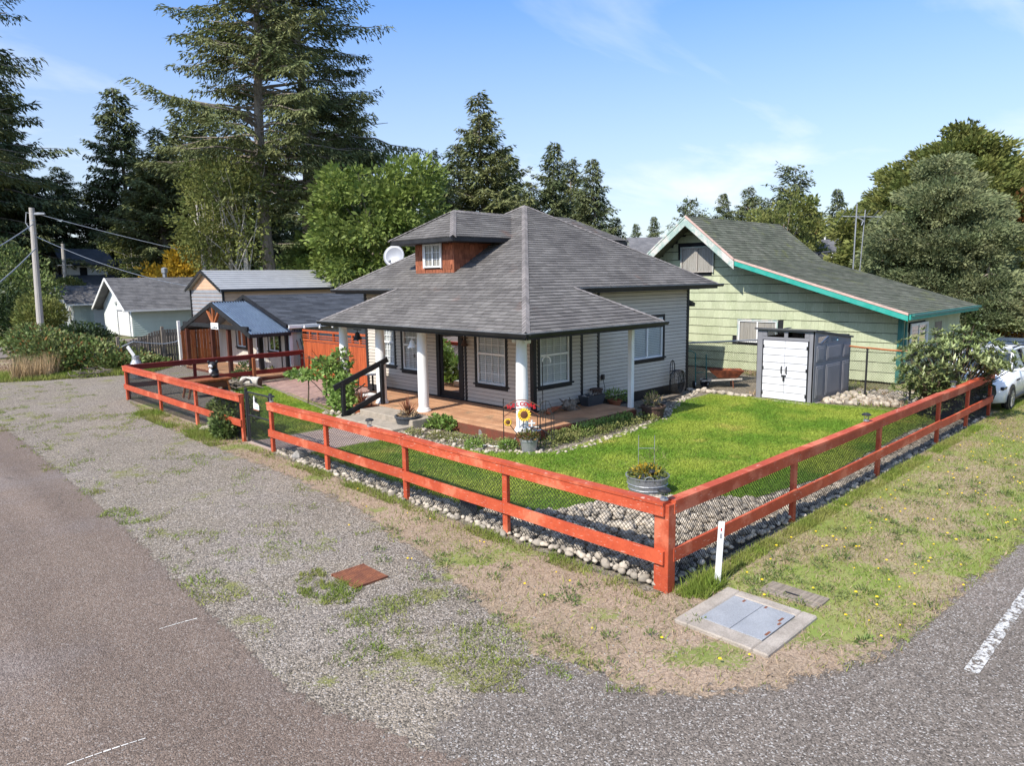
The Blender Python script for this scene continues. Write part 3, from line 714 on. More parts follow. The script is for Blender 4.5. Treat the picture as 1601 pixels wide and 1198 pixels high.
# ------------------------------------------------------------------ the house
house = thing('house', 'one-storey grey house with hipped shingle roof, red dormer and wrap-around porch behind the red fence', 'house', (16.4, 16.4, 0))
HX0, HX1, HY0, HY1 = 12.85, 19.95, 12.6, 20.3
Ff = (V3(HX0, HY1, 0), -Yv, -Xv)        # front wall (faces -X); a = HY1 - y
Fs = (V3(HX0, HY0, 0), Xv, -Yv)         # side wall (faces -Y); a = x - HX0
fa = lambda y: HY1-y
sa = lambda x: x-HX0
# openings y ranges
wins_f = [(13.62, 14.76, .86, 2.2), (17.32, 18.26, .97, 2.2), (18.72, 19.32, 1.05, 2.2)]
wins_s = [(13.08, 14.22, .95, 2.2), (17.0, 18.55, 1.25, 2.47)]
door_y = (15.42, 16.48)
cores = [[(fa(a[1]), fa(a[0]), a[2], a[3]) for a in wins_f]+[(fa(door_y[1]), fa(door_y[0]), .28, 2.32)], [(sa(a[0]), sa(a[1]), a[2], a[3]) for a in wins_s]]
core = MB(); core.box(HX0+.13, HX1-.02, HY0+.13, HY1-.02, 0, 3.36); build('wall_core', core, 'siding', house)
for F, L, ops, nm in ((Ff, HY1-HY0, cores[0], 'front_wall'), (Fs, HX1-HX0, cores[1], 'side_wall')):
    # sheathing with real openings
    xs = sorted({0, L, *[o[0] for o in ops], *[o[1] for o in ops]}); zs = sorted({0, 3.38, *[o[2] for o in ops], *[o[3] for o in ops]})
    w = MB()
    for i in range(len(xs)-1):
        for j in range(len(zs)-1):
            cx_, cz_ = (xs[i]+xs[i+1])/2, (zs[j]+zs[j+1])/2
            if not any(o[0] < cx_ < o[1] and o[2] < cz_ < o[3] for o in ops): w.fbox(F, xs[i], xs[i+1], -.12, -.005, zs[j], zs[j+1])
    wall = build(nm, w, 'black', house)
    bo = boards(F, .0, L, .32, 3.36, .105, [(o[0]-.09, o[1]+.09, o[2]-.1, o[3]+.09) for o in ops])
    pieces(wall, 'siding_board', bo, 'siding')
    for o in ops:
        if o[2] < .4: continue
        if nm == 'front_wall': window(wall, F, *o, split='dh', grid=(4, 3))
        else: window(wall, F, *o, split='dh' if o[3] < 2.3 else 'slide', grid=(4, 3) if o[3] < 2.3 else None)
    tr = MB()
    build('skirt_board', MB().fbox(F, .002, L-.002, -.02, .03, .10, .318), 'black', wall)
    for a in ([.05, fa(15.24)] if nm == 'front_wall' else [sa(14.72), sa(15.43)]):
        t = MB(); t.fbox(F, a-.045, a+.045, -.02, .03, .32, 3.35, .005); build('trim_board', t, 'black', wall)
for (x, y) in ((HX0, HY0), (HX1, HY0), (HX0, HY1)):
    t = MB(); t.box(x-.036 if x == HX0 else x-.09, x+.09 if x == HX0 else x+.036, y-.036 if y == HY0 else y-.09, y+.09 if y == HY0 else y+.036, .10, 3.35, .006); build('corner_board', t, 'black', house)
# porch door: black frame, glazed storm door
d0, d1 = fa(door_y[1]), fa(door_y[0])
d = MB(); d.fbox(Ff, d0, d1, -.115, -.10, .28, 2.32); dr = build('front_door', d, 'dark', house)
f = MB(); f.fbox(Ff, d0-.08, d0+.06, -.05, .04, .28, 2.36, .006); f.fbox(Ff, d1-.06, d1+.08, -.05, .04, .28, 2.36, .006); f.fbox(Ff, d0+.06, d1-.06, -.05, .04, 2.22, 2.36, .006); build('door_frame', f, 'black', dr)
f = MB(); f.fbox(Ff, d0+.062, d0+.17, -.04, 0, .30, 2.218, .004); f.fbox(Ff, d1-.17, d1-.062, -.04, 0, .30, 2.218, .004); f.fbox(Ff, d0+.17, d1-.17, -.04, 0, .30, .50, .004); f.fbox(Ff, d0+.17, d1-.17, -.04, 0, 2.10, 2.218, .004); build('door_leaf', f, 'black', dr)
build('pane', MB().fbox(Ff, d0+.17, d1-.17, -.026, -.020, .50, 2.10), 'darkglass', dr)
g = MB()
for i in range(1, 4): c = d0+.17+(d1-d0-.34)*i/4; g.fbox(Ff, c-.008, c+.008, -.070, -.064, 1.45, 2.10)
for z in (1.45, 1.78): g.fbox(Ff, d0+.17, d1-.17, -.071, -.065, z-.01, z+.01)
build('muntins', g, 'vinyl', dr, kind='stuff')
build('handle', MB().fbox(Ff, d1-.14, d1-.11, 0, .05, 1.15, 1.35, .005), 'galv', dr)

# roof -----------------------------------------------------------------------
PK = V3(16.4, 16.4, 5.98); DU, DL, ZU, ZL = 4.35, 5.95, 3.45, 2.575
sU = (PK.z-ZU)/DU; sL = (ZU-ZL)/(DL-DU)
roof = MB()
cU = [V3(16.4+a*DU, 16.4+b*DU, ZU) for a, b in ((-1, -1), (1, -1), (1, 1), (-1, 1))]
for i in range(4): roof.add([cU[i], cU[(i+1) % 4], PK], [(0, 1, 2)])
YA, XA = 18.9, 15.38        # ends of the porch eaves
low = [V3(12.05, 12.05, ZU), V3(10.45, 10.45, ZL), V3(10.45, YA, ZL), V3(12.05, 17.3, ZU), V3(XA, 10.45, ZL), V3(13.78, 12.05, ZU)]
roof.add(low, [(0, 1, 2, 3), (1, 0, 5, 4)])
roof.add([V3(12.05, 17.3, ZU), V3(10.45, YA, ZL), V3(12.85, YA, ZL), V3(12.85, 17.3, ZU)], [(0, 1, 2, 3)])
roof.add([V3(13.78, 12.05, ZU), V3(XA, 10.45, ZL), V3(XA, 12.6, ZL), V3(13.78, 12.6, ZU)], [(0, 1, 2, 3)])
rf = build('roof', roof, 'black', house)
so = MB()   # soffits
so.box(12.0, 20.75, 12.05, 12.62, 3.37, 3.40); so.box(12.05, 12.87, 12.62, 20.75, 3.37, 3.40)
build('soffit', so, 'cream', house)
so = MB(); so.box(10.5, 12.85, 10.5, 18.85, 2.44, 2.46); so.box(12.851, XA-.04, 10.5, 12.6, 2.44, 2.46); build('porch_ceiling', so, 'cream', house)
def fascia(p0, p1, nrm, h=.16):
    b = MB(); b.beam(V3(*p0)-Zv*(h/2-.012), V3(*p1)-Zv*(h/2-.012), .03, h, ch=.004); build('fascia', b, 'black', rf)
fascia((10.44, 10.44, ZL), (10.44, YA, ZL), 0); fascia((10.47, 10.44, ZL), (XA, 10.44, ZL), 0); fascia((XA, 10.47, ZL), (XA, 12.55, ZL), 0); fascia((10.47, YA, ZL), (12.8, YA, ZL), 0)
fascia((13.86, 12.04, ZU), (20.75, 12.04, ZU), 0); fascia((12.04, 17.36, ZU), (12.04, 20.75, ZU), 0); fascia((20.76, 12.07, ZU), (20.76, 20.75, ZU), 0); fascia((12.07, 20.76, ZU), (20.7, 20.76, ZU), 0)
def gutter(p0, p1, out_):
    o = V3(*out_); p0 = V3(*p0); p1 = V3(*p1); b = MB()
    prof = [(.018, .0), (.02, -.085), (.075, -.09), (.105, -.03), (.105, .0), (.095, .0), (.095, -.025), (.07, -.078), (.03, -.075), (.028, 0)]
    vs = [p+o*a+Zv*(z-.005) for p in (p0, p1) for a, z in prof]; n = len(prof)
    b.add(vs, [(i, (i+1) % n, n+(i+1) % n, n+i) for i in range(n)]+[tuple(range(n)), tuple(range(2*n-1, n-1, -1))]); build('gutter', b, 'black', rf)
    q = MB(); q.beam(p0+o*.1+Zv*-.004, p1+o*.1+Zv*-.004, .012, .012); build('gutter_lip', q, 'galv', rf)
gutter((10.44, 10.34, ZL), (10.44, YA+.1, ZL), (-1, 0, 0)); gutter((10.34, 10.44, ZL), (XA+.14, 10.44, ZL), (0, -1, 0)); gutter((13.9, 12.04, ZU), (21.0, 12.04, ZU), (0, -1, 0)); gutter((12.04, 17.4, ZU), (12.04, 20.9, ZU), (-1, 0, 0))
sh = []
uU = math.sqrt(1+sU*sU); uL = math.sqrt(1+sL*sL); LU = DU*uU; LL = (DL-DU)*uL
for (o, u, inw) in ((V3(12.05, 12.05, ZU), Yv, Xv), (V3(12.05, 12.05, ZU), Xv, Yv)):
    s = (inw+Zv*sU).normalized(); sh += shingles(o, u, s, [(0, 0), (2*DU, 0), (DU, LU)], .138, .30)
s = (Xv+Zv*sL).normalized(); sh += shingles(V3(10.45, 10.45, ZL), Yv, s, [(0, -.04), (YA-10.45, -.04), (17.3-10.45, LL), (1.6, LL)], .138, .30)
s = (Yv+Zv*sL).normalized(); sh += shingles(V3(10.45, 10.45, ZL), Xv, s, [(0, -.04), (XA-10.45, -.04), (13.78-10.45, LL), (1.6, LL)], .138, .30)
# dormer
DX, DY0, DY1, DZ = 12.8, 15.6, 17.36, 4.72
dm = MB(); xb = PK.x-(PK.z-DZ)/sU
zb = PK.z-sU*(PK.x-DX)
dm.add([V3(DX, DY0, zb-.1), V3(DX, DY1, zb-.1), V3(DX, DY1, DZ), V3(DX, DY0, DZ), V3(xb+.3, DY0, DZ), V3(xb+.3, DY1, DZ), V3(xb+.3, DY0, zb-.1), V3(xb+.3, DY1, zb-.1)],
       [(0, 1, 2, 3), (0, 3, 4, 6), (1, 7, 5, 2), (3, 2, 5, 4)])
dmo = build('dormer', dm, 'deckred', house)
cs = []
Fd = (V3(DX, DY1, 0), -Yv, -Xv); Fd2 = (V3(DX, DY0, 0), Xv, -Yv)
DW = DY1-DY0; wz0, wz1, wa0, wa1 = 4.03, 4.74, .46, 1.27
z = zb-.02; k = 0
while z < DZ:
    zt = min(z+.135, DZ); a = -(k % 2)*.06
    while a < DW:
        b = a+random.uniform(.11, .20); a_, b_ = max(a, 0), min(b-.012, DW)
        if b_-a_ > .02:
            for (p, q) in ([(a_, b_)] if zt < wz0+.06 else [(a_, min(b_, wa0)), (max(a_, wa1), b_)]):
                if q-p > .015: m_ = MB(); m_.fbox(Fd, p, q, 0, .016+random.random()*.016, z-.004+random.uniform(-.008, .005), zt-.006); cs.append(m_)
        a = b
    a = 0
    xmax = PK.x-(PK.z-z-.05)/sU-DX
    while a < xmax:
        b = a+random.uniform(.13, .22); m_ = MB(); m_.fbox(Fd2, a+.003, min(b-.006, xmax+.1), 0, .012+random.random()*.008, z-.006, zt); cs.append(m_); a = b
    z = zt; k += 1
pieces(dmo, 'cedar_shingle', cs, 'cedar')
b = MB(); b.box(DX-.03, DX+.03, DY0-.03, DY0+.03, zb-.02, DZ, .004); build('corner_board', b, 'cedar', dmo)
window(dmo, Fd, wa0+.02, wa1-.02, wz0+.02, wz1-.02, split='slide', trim='white', tw=.035, sill=False, grid=(2, 3), blinds=None, glass='clear', deep=.04, curtain=True, out=.062)
# dormer roof: hipped
EX, EY0, EY1, EZ = 12.32, 15.02, 17.94, 4.86
RZ = 5.68; RX = EX+(EY1-EY0)/2; YC = (EY0+EY1)/2; xr = PK.x-(PK.z-RZ)/sU+.05; xe = PK.x-(PK.z-EZ)/sU+.05
dr_ = MB(); A, B, R0, R1 = V3(EX, EY0, EZ), V3(EX, EY1, EZ), V3(RX-.22, YC, RZ), V3(xr, YC, RZ-.03)
dr_.add([A, B, R0, R1, V3(xe, EY0, EZ), V3(xe, EY1, EZ)], [(0, 1, 2), (0, 2, 3, 4), (1, 5, 3, 2)]); build('dormer_roof', dr_, 'black', dmo)
b = MB(); b.box(EX, xe, EY0, EY1, EZ-.14, EZ-.11); build('soffit', b, 'black', dmo)
for (p, q) in (((EX, EY0, EZ-.055), (EX, EY1, EZ-.055)), ((EX+.02, EY0, EZ-.055), (xe, EY0, EZ-.055)), ((EX+.02, EY1, EZ-.055), (xe, EY1, EZ-.055))):
    b = MB(); b.beam(p, q, .03, .15, ch=.004); build('fascia', b, 'black', dmo)
s = (R0-(A+B)/2); ls = s.length; s.normalize(); dsh = shingles(A, Yv, s, [(0, -.03), (EY1-EY0, -.03), ((EY1-EY0)/2, ls)], .138, .30)
t_ = V3(0, YC-EY0, RZ-EZ); lt = t_.length; t_.normalize(); dsh += shingles(A, Xv, t_, [(0, -.03), (xe-EX, -.03), (xr-EX, lt), (R0.x-EX, lt)], .138, .30)
nd_, nf_ = (V3(0, -1, -.56)).normalized(), (V3(-1, 0, -.5)).normalized()
ncap = caps(A, R0, .14, nd_, nf_)+caps(R0, R1, .14, nd_, V3(0, 1, -.56).normalized())+caps(B, R0, .14, V3(0, 1, -.56).normalized(), nf_)
dw_ = MB()
for x in dsh: dw_.merge(x)
build('shingles', dw_, 'shingle', dmo, kind='stuff')
dw_ = MB()
for x in ncap: dw_.merge(x)
build('ridge_caps', dw_, 'cap', dmo, kind='stuff')
# hidden slopes get plain courses
for (o, u, inw) in ((V3(20.75, 12.05, ZU), Yv, -Xv), (V3(12.05, 20.75, ZU), Xv, -Yv)):
    s = (inw+Zv*sU).normalized(); sh2 = shingles(o, u, s, [(0, 0), (2*DU, 0), (DU, LU)], .138, 3.)
    w = MB()
    for x in sh2: w.merge(x)
    build('rear_shingles', w, 'shingle', rf, kind='stuff')
pieces(rf, 'shingle', sh, 'shingle', plural='shingles')
nx_, ny_ = V3(-1, 0, -sU).normalized(), V3(0, -1, -sU).normalized(); px_, py_ = V3(1, 0, -sU).normalized(), V3(0, 1, -sU).normalized()
cp = caps(V3(10.45, 10.45, ZL), cU[0], .14, nx_, ny_)+caps(cU[0], PK, .14, nx_, ny_)+caps(cU[1], PK, .14, ny_, px_)+caps(cU[3], PK, .14, nx_, py_)
cp += caps(V3(10.45, YA, ZL), V3(12.05, 17.3, ZU), .13, nx_, py_)+caps(V3(XA, 10.45, ZL), V3(13.78, 12.05, ZU), .13, ny_, px_)
pieces(rf, 'ridge_cap', cp, 'cap')
# rear dormer
b = MB(); rx = 20.1
A2, B2 = V3(rx, 15.1, 4.92), V3(rx, 17.9, 4.92); R2 = V3(rx-1.5, 16.5, 5.72)
b.add([A2, B2, R2, V3(17.0, 16.5, 5.70), V3(18.1, 15.1, 4.92), V3(18.1, 17.9, 4.92)], [(0, 1, 2), (0, 2, 3, 4), (1, 5, 3, 2)])
rd = build('rear_dormer', b, 'shingle', house)
b = MB(); b.box(17.5, rx-.02, 15.12, 17.88, 4.76, 4.90); build('fascia', b, 'black', rd)
b = MB(); b.box(17.5, rx-.5, 15.7, 17.3, 3.6, 4.76); build('dormer_wall', b, 'cedar', rd)
w = MB()
for x in shingles(V3(18.1, 15.1, 4.92), Xv, V3(0, 1.4, .8).normalized(), [(0, 0), (rx-18.1, 0), (rx-1.5-18.1, 1.6), (-1.1, 1.6)], .138, .3): w.merge(x)
build('shingles', w, 'shingle', rd, kind='stuff')
# rear lean-to
b = MB(); b.box(19.96, 22.9, 14.6, 19.5, 0, 3.3); rr = build('rear_room', b, 'siding', house)
b = MB(); b.poly([V3(19.9, 14.3, 3.52), V3(23.4, 14.3, 3.35), V3(23.4, 19.8, 3.35), V3(19.9, 19.8, 3.52)], .14); build('rear_roof', b, 'black', rr)
b = MB(); b.poly([V3(19.97, 13.35, 3.34), V3(21.6, 13.35, 2.78), V3(21.6, 14.55, 2.78), V3(19.97, 14.55, 3.34)], .12); build('rear_porch_roof', b, 'black', rr)
b = MB(); b.box(21.35, 21.45, 13.5, 13.6, 0, 2.78); build('porch_post', b, 'black', rr)

# porch ------------------------------------------------------------------------
DZK = .28
pd = MB(); pd.box(10.95, 12.84, 11.15, 18.9, .02, .245); pd.box(12.841, 15.0, 11.15, 12.59, .02, .245); dk = build('porch_deck', pd, 'deckred', house)
db = []
for i in range(14):
    x = 10.86+i*.1425
    ym = 11.06+(x-10.86)
    b = MB(); b.box(x, x+.137, ym+.05, 18.98, .247, DZK, .004); db.append(b)
for i in range(11):
    y = 11.06+i*.1425
    if y > 12.5: break
    b = MB(); b.box(10.86+(y-11.06)+.06, 15.08, y, y+.137, .247, DZK, .004); db.append(b)
pieces(dk, 'deck_board', db, 'deck')
for (x0, x1, y0, y1) in ((10.835, 10.875, 11.06, 19.0), (10.877, 15.1, 11.02, 11.058), (15.06, 15.1, 11.06, 12.58), (10.877, 12.84, 18.985, 19.02)):
    b = MB(); b.box(x0, x1, y0, y1, 0, .243, .004); build('skirt_board', b, 'deckred', dk)
for (x, y) in ((11.1, 18.82), (11.1, 16.88), (11.1, 14.93), (11.1, 11.25)):
    b = MB(); b.lathe((x, y, DZK), [(.19, 0), (.19, .035), (.165, .05), (.165, .08), (.14, .11), (.14, .9), (.128, 1.7), (.118, 2.1), (.14, 2.115), (.14, 2.165)], 20)
    build('porch_column', b, 'white', house, smooth=False)
b = MB(); b.box(15.02, 15.14, 11.14, 11.26, DZK, 2.44, .006); build('porch_post', b, 'white', house)
for y, sg in ((11.05, -1), (11.45, 1)):
    b = MB(); b.box(11.03, 11.17, y-.05, y+.05, 2.28, 2.438, .02); build('bracket', b, 'white', house)
# concrete steps
b = MB(); b.box(10.15, 10.832, 14.15, 16.55, 0, .27, .015); stp = build('step', b, 'concrete', house)
b = MB(); b.box(9.55, 10.148, 14.15, 16.55, 0, .14, .015); build('step', b, 'concrete', house)
b = MB(); b.box(9.0, 9.548, 14.2, 16.4, 0, .045, .01); build('step', b, 'concrete', house)
# handrail
hr = thing('handrail', 'black wooden handrail with two posts beside the concrete porch steps', 'handrail', (10.3, 16.72, 0))
b = MB(); b.box(9.72, 9.82, 16.67, 16.77, 0, 1.02, .008); build('post', b, 'black', hr)
b = MB(); b.box(10.93, 11.03, 16.62, 16.72, DZK, DZK+1.15, .008); build('post', b, 'black', hr)
b = MB(); b.beam((9.5, 16.72, .90), (11.2, 16.68, 1.52), .05, .15, ch=.006); build('rail', b, 'black', hr)
b = MB(); b.beam((9.7, 16.72, .10), (11.0, 16.68, .60), .05, .15, ch=.006); build('rail', b, 'black', hr)
# satellite dish on the roof
sdh = thing('satellite_dish', 'pale grey satellite dish on the left slope of the house roof', 'satellite dish', dp(617, 418, 24.2))
o_ = worg(sdh); tow = (EYE-o_); tow.z = 0; tow.normalize()
b = MB(); ax = (tow+Zv*.25+V3(-.2, .3, 0)).normalized(); prof = [(.01, -.06), (.15, -.045), (.28, -.01), (.36, .03), (.362, .04), (.28, .0), (.15, -.035), (.01, -.05)]
b.lathe(o_+Zv*.36, prof, 24, axis=ax); build('dish', b, 'shopwall' if False else 'greymetal', sdh, smooth=True)
b = MB(); b.tube([o_+Zv*-.25, o_+Zv*.1-ax*.1, o_+Zv*.33-ax*.06], .025, 6); build('mast', b, 'galv', sdh)
b = MB(); b.tube([o_+Zv*.05+ax*.02, o_+Zv*.05+ax*.42], .012, 5); b.ball(o_+Zv*.08+ax*.44, .05, .05, .05, 8, 5); build('feed_arm', b, 'galv', sdh)
# ------------------------------------------------------------------ red fences
def wire_mesh(parent, p0, p1, z0, z1, name='wire_mesh', step=.062, r=.0042, m='wire'):
    p0 = V3(*p0); p1 = V3(*p1); u = p1-p0; L = u.length; u /= L; h = z1-z0; b = MB(); a = -h
    def seg(s, e, za, zb):
        A = p0+u*s+Zv*za; B = p0+u*e+Zv*zb; n = u.cross(Zv)*r; d = Zv*r
        b.add([A+n, A-n*.5+d, A-n*.5-d, B+n, B-n*.5+d, B-n*.5-d], [(0, 1, 4, 3), (1, 2, 5, 4), (2, 0, 3, 5)], .5)
    while a < L:
        s, e = max(a, 0), min(a+h, L)
        if e-s > .01:
            seg(s, e, z0+(s-a), z0+(e-a)); seg(s, e, z1-(s-a), z1-(e-a))
        a += step
    for z in (z0, z1): seg(0, L, z, z)
    build(name, b, m, parent, kind='stuff')

def red_fence(label, axis, c, posts, outn, big_first=False, mesh_off=.07, cat='fence', wood='red', z=(.37, .53, .955, 1.085), end0=.05, end1=.05):
    """axis 'x' or 'y'; c the line; posts positions; outn +1/-1 side of the rails"""
    P = (lambda a, b: V3(a, c+b, 0)) if axis == 'x' else (lambda a, b: V3(c+b, a, 0))
    mid = (posts[0]+posts[-1])/2; t = thing('red_fence', label, cat, P(mid, 0), 'red rail fences round the yard')
    u = Xv if axis == 'x' else Yv; n = (Yv if axis == 'x' else Xv)*outn; F = (P(0, 0), u, n)
    for i, a in enumerate(posts):
        w = .10 if (i == 0 and big_first) else .05
        jj = random.uniform(-.008, .008)
        b = MB(); b.fbox(F, a-w+jj, a+w+jj, -.07 if w < .09 else -.15, .0 if w < .09 else .0, -.1, z[3]-.002, .006); build('post', b, wood, t)
    ps = posts; a0 = ps[0]-end0; a1 = ps[-1]+end1
    cuts = [a0]+[p for p in ps[1:-1]]+[a1]
    for i in range(len(cuts)-1):
        p, q = cuts[i]+.0015, cuts[i+1]-.0015; j = random.uniform(-.004, .004)
        k0, k1 = random.uniform(-.011, .011), random.uniform(-.011, .011)
        for nm_, b0, b1, z0_, z1_ in (('lower_rail', .002, .042, z[0]+j, z[1]+j), ('upper_rail', .002, .042, z[2]+j, z[3]), ('cap_rail', -.085, .055, z[3]+.001, z[3]+.038)):
            b = MB()
            nseg = 3
            for sgm in range(nseg): b.fbox(F, p+(q-p)*sgm/nseg, p+(q-p)*(sgm+1)/nseg, b0, b1, z0_, z1_, .004 if nseg == 1 else 0, .5)
            ax_ = 0 if axis == 'x' else 1
            b.v = [(v[0], v[1], v[2]+(k0+(k1-k0)*((v[ax_]-p)/(q-p)))*(1 if nm_ == 'lower_rail' else .6)-.008*math.sin(math.pi*(v[ax_]-p)/(q-p))) for v in b.v]
            b.r = [random.random()]*len(b.r); build(nm_, b, wood, t)
    nb = MB()
    for cu_ in cuts:
        for zz in (z[0]+.035, z[1]-.035, z[2]+.03, z[3]-.03):
            for o_ in (-.03, .03):
                if a0 < cu_+o_ < a1: nb.fbox(F, cu_+o_-.005, cu_+o_+.005, .041, .045, zz-.005, zz+.005)
    build('nail_heads', nb, 'galv', t, kind='stuff')
    A = P(ps[0]+.05, 0)-n*mesh_off; B = P(ps[-1]-.05, 0)-n*mesh_off
    wire_mesh(t, A, B, .02, z[2]+.02)
    return t
FX, FY = 6.76, 4.50
f1 = red_fence('weathered orange-red rail fence between the garden gate and the street corner', 'y', FX, [FY+.06, 7.24, 9.71, 12.35, 14.7], -1, True)
f2 = red_fence('dark red rail fence with wire mesh along the verge of the right road', 'x', FY, [FX+.16, 10.14, 13.6, 17.1, 19.35, 21.42], -1)
f3 = red_fence('orange-red rail fence left of the garden gate with a green bush growing through it', 'y', FX, [16.22, 19.1, 21.9, 25.08], -1)
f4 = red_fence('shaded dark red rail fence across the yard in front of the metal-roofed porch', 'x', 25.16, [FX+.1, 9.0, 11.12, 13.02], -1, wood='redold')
# raw wood post beside the cross fence
b = MB(); b.box(10.98, 11.09, 24.98, 25.08, 0, 1.0, .006); build('wooden_post', b, 'cedarfence', label='unpainted brown wooden post standing against the middle of the cross fence', cat='post')

# garden gate
gate = thing('garden_gate', 'black chain-link garden gate between two red fences', 'gate', (6.84, 15.45, 0))
for y in (14.83, 16.10):
    b = MB(); b.tube([(6.86, y, -.05), (6.86, y, 1.24)], .036, 8); b.ball((6.86, y, 1.25), .045, .045, .04, 8, 5); build('gate_post', b, 'plastic', gate)
b = MB()
for (p, q) in (((6.86, 14.93, .08), (6.86, 14.93, 1.2)), ((6.86, 16.0, .08), (6.86, 16.0, 1.2)), ((6.86, 14.93, 1.2), (6.86, 16.0, 1.2)), ((6.86, 14.93, .08), (6.86, 16.0, .08)), ((6.86, 14.93, .66), (6.86, 16.0, .66))):
    b.tube([p, q], .02, 8)
build('gate_frame', b, 'plastic', gate)
wire_mesh(gate, (6.86, 14.95, 0), (6.86, 15.98, 0), .09, 1.19)
b = MB(); b.box(6.84, 6.9, 14.85, 14.99, .95, 1.03, .01); build('latch', b, 'plastic', gate)
# lighthouse plaque on the gate
pl = thing('gate_plaque', 'white lighthouse-shaped plaque hanging on the garden gate', 'plaque', (6.80, 15.45, .85))
b = MB(); pts = [(15.32, .86), (15.60, .86), (15.60, .92), (15.575, 1.08), (15.585, 1.09), (15.56, 1.16), (15.535, 1.09), (15.54, 1.02), (15.50, .98), (15.46, 1.01), (15.40, 1.0), (15.33, .95)]
v0 = [V3(6.80, y, z) for y, z in pts]; v1 = [V3(6.815, y, z) for y, z in pts]; n_ = len(pts)
b.add(v0+v1, [tuple(range(n_)), tuple(range(2*n_-1, n_-1, -1))]+[(i, (i+1) % n_, n_+(i+1) % n_, n_+i) for i in range(n_)]); build('plaque_body', b, 'white', pl)
b = MB(); b.add([V3(6.797, 15.52, 1.07), V3(6.797, 15.39, .985), V3(6.797, 15.40, 1.03), V3(6.797, 15.46, 1.07)], [(0, 1, 2, 3)]); build('dark_roof', b, 'black', pl)
for i in range(3):
    b = MB(); b.box(6.794, 6.799, 15.36+i*.055, 15.385+i*.055, .88, .93-i*.01); build('blue_window', b, 'bluepaint', pl)
b = MB(); b.box(6.795, 6.801, 15.31, 15.61, .83, .858); build('base_strip', b, 'rust', pl)

# solar lamps on the rails
def solar(p, label):
    t = thing('solar_lamp', label, 'solar lamp', p, 'solar lamps on the red fence'); x, y, z = p
    b = MB(); b.lathe(p, [(.05, 0), (.05, .012), (.028, .02), (.028, .03)], 12); build('base', b, 'galv', t)
    b = MB(); b.lathe((x, y, z+.03), [(.034, 0), (.042, .075)], 10); build('lens', b, 'clear', t)
    b = MB()
    for k in range(5): a = k*1.2566; b.tube([(x+.036*math.cos(a), y+.036*math.sin(a), z+.03), (x+.045*math.cos(a), y+.045*math.sin(a), z+.105)], .004, 4)
    build('cage', b, 'galv', t)
    b = MB(); b.lathe((x, y, z+.105), [(.078, 0), (.078, .012), (.06, .03), (.02, .042)], 14); build('cap', b, 'plastic', t)
zc = 1.125
solar((6.80, 4.56, zc), 'small solar lamp at the outer street corner of the red fence')
solar((6.80, 10.78, zc), 'small solar lamp on the rail in front of the black flower pot')
solar((13.0, 4.56, zc), 'small solar lamp midway on the right fence in front of the lawn')
solar((18.2, 4.56, zc), 'small solar lamp on the right fence under the rhododendron')
solar((6.80, 14.66, zc), 'small solar lamp on the rail end beside the gate latch post')
# lantern and cherub at the far end of the right fence
t = thing('lantern', 'black metal lantern on the end of the right fence', 'lantern', (20.95, 4.54, zc))
b = MB(); b.lathe((20.95, 4.54, zc), [(.08, 0), (.08, .03), (.06, .04)], 8); build('base', b, 'plastic', t)
b = MB(); b.lathe((20.95, 4.54, zc+.04), [(.055, 0), (.065, .18)], 6); build('glass', b, 'darkglass', t)
b = MB()
for k in range(6): a = k*1.047; b.tube([(20.95+.06*math.cos(a), 4.54+.06*math.sin(a), zc+.03), (20.95+.07*math.cos(a), 4.54+.07*math.sin(a), zc+.23)], .007, 4)
build('frame', b, 'plastic', t)
b = MB(); b.lathe((20.95, 4.54, zc+.22), [(.095, 0), (.07, .05), (.02, .09), (.012, .12)], 8); build('cap', b, 'plastic', t)
b = MB()
b.ball((21.33, 4.5, zc+.06), .10, .10, .08, 10, 6, .05); b.ball((21.36, 4.49, zc+.17), .075, .075, .075, 10, 6, .03); b.ball((21.45, 4.42, zc+.0), .09, .05, .05, 8, 5); b.tube([(21.35, 4.45, zc+.1), (21.44, 4.40, zc+.05), (21.47, 4.40, zc-.07)], [.035, .03, .025], 6)
build('garden_figurine', b, 'skin', label='small pink figurine lying on the far end of the right fence', cat='figurine', smooth=True)

# ------------------------------------------------------------------ ground hardware
vx0, vx1, vy0, vy1 = 6.22, 7.36, 2.96, 4.03
va = thing('utility_vault', 'concrete utility vault with a blue-grey steel cover at the street corner', 'utility vault', ((vx0+vx1)/2, (vy0+vy1)/2, 0))
b = MB(); w_ = .17
b.box(vx0, vx1, vy0, vy0+w_, -.1, .05, .015); b.box(vx0, vx1, vy1-w_, vy1, -.1, .05, .015); b.box(vx0, vx0+w_+.06, vy0+w_, vy1-w_, -.1, .05, .012); b.box(vx1-w_+.02, vx1, vy0+w_, vy1-w_, -.1, .05, .012)
build('concrete_rim', b, 'slab', va)
xm = (vx0+w_+.06+vx1-w_+.02)/2
b = MB(); b.box(vx0+w_+.068, vx1-w_+.012, vy0+w_+.008, (vy0+vy1)/2-.003, -.05, .046, .003); lid = build('steel_cover', b, 'bluegrey', va)
b = MB(); b.box(vx0+w_+.068, vx1-w_+.012, (vy0+vy1)/2+.003, vy1-w_-.008, -.05, .046, .003); build('steel_cover', b, 'bluegrey', va)
for (x, y, s) in ((7.0, 3.2, .05), (6.9, 3.17, .03), (7.14, 3.7, .03), (6.62, 3.16, .05), (7.16, 3.45, .025)):
    b = MB(); b.box(x-s, x+s, y-.012, y+.012, .045, .0495); build('lift_slot', b, 'rust', va)
wl = thing('meter_cover', 'weathered wooden meter cover with a slot beside the steel-covered vault', 'meter cover', (7.72, 3.4, 0))
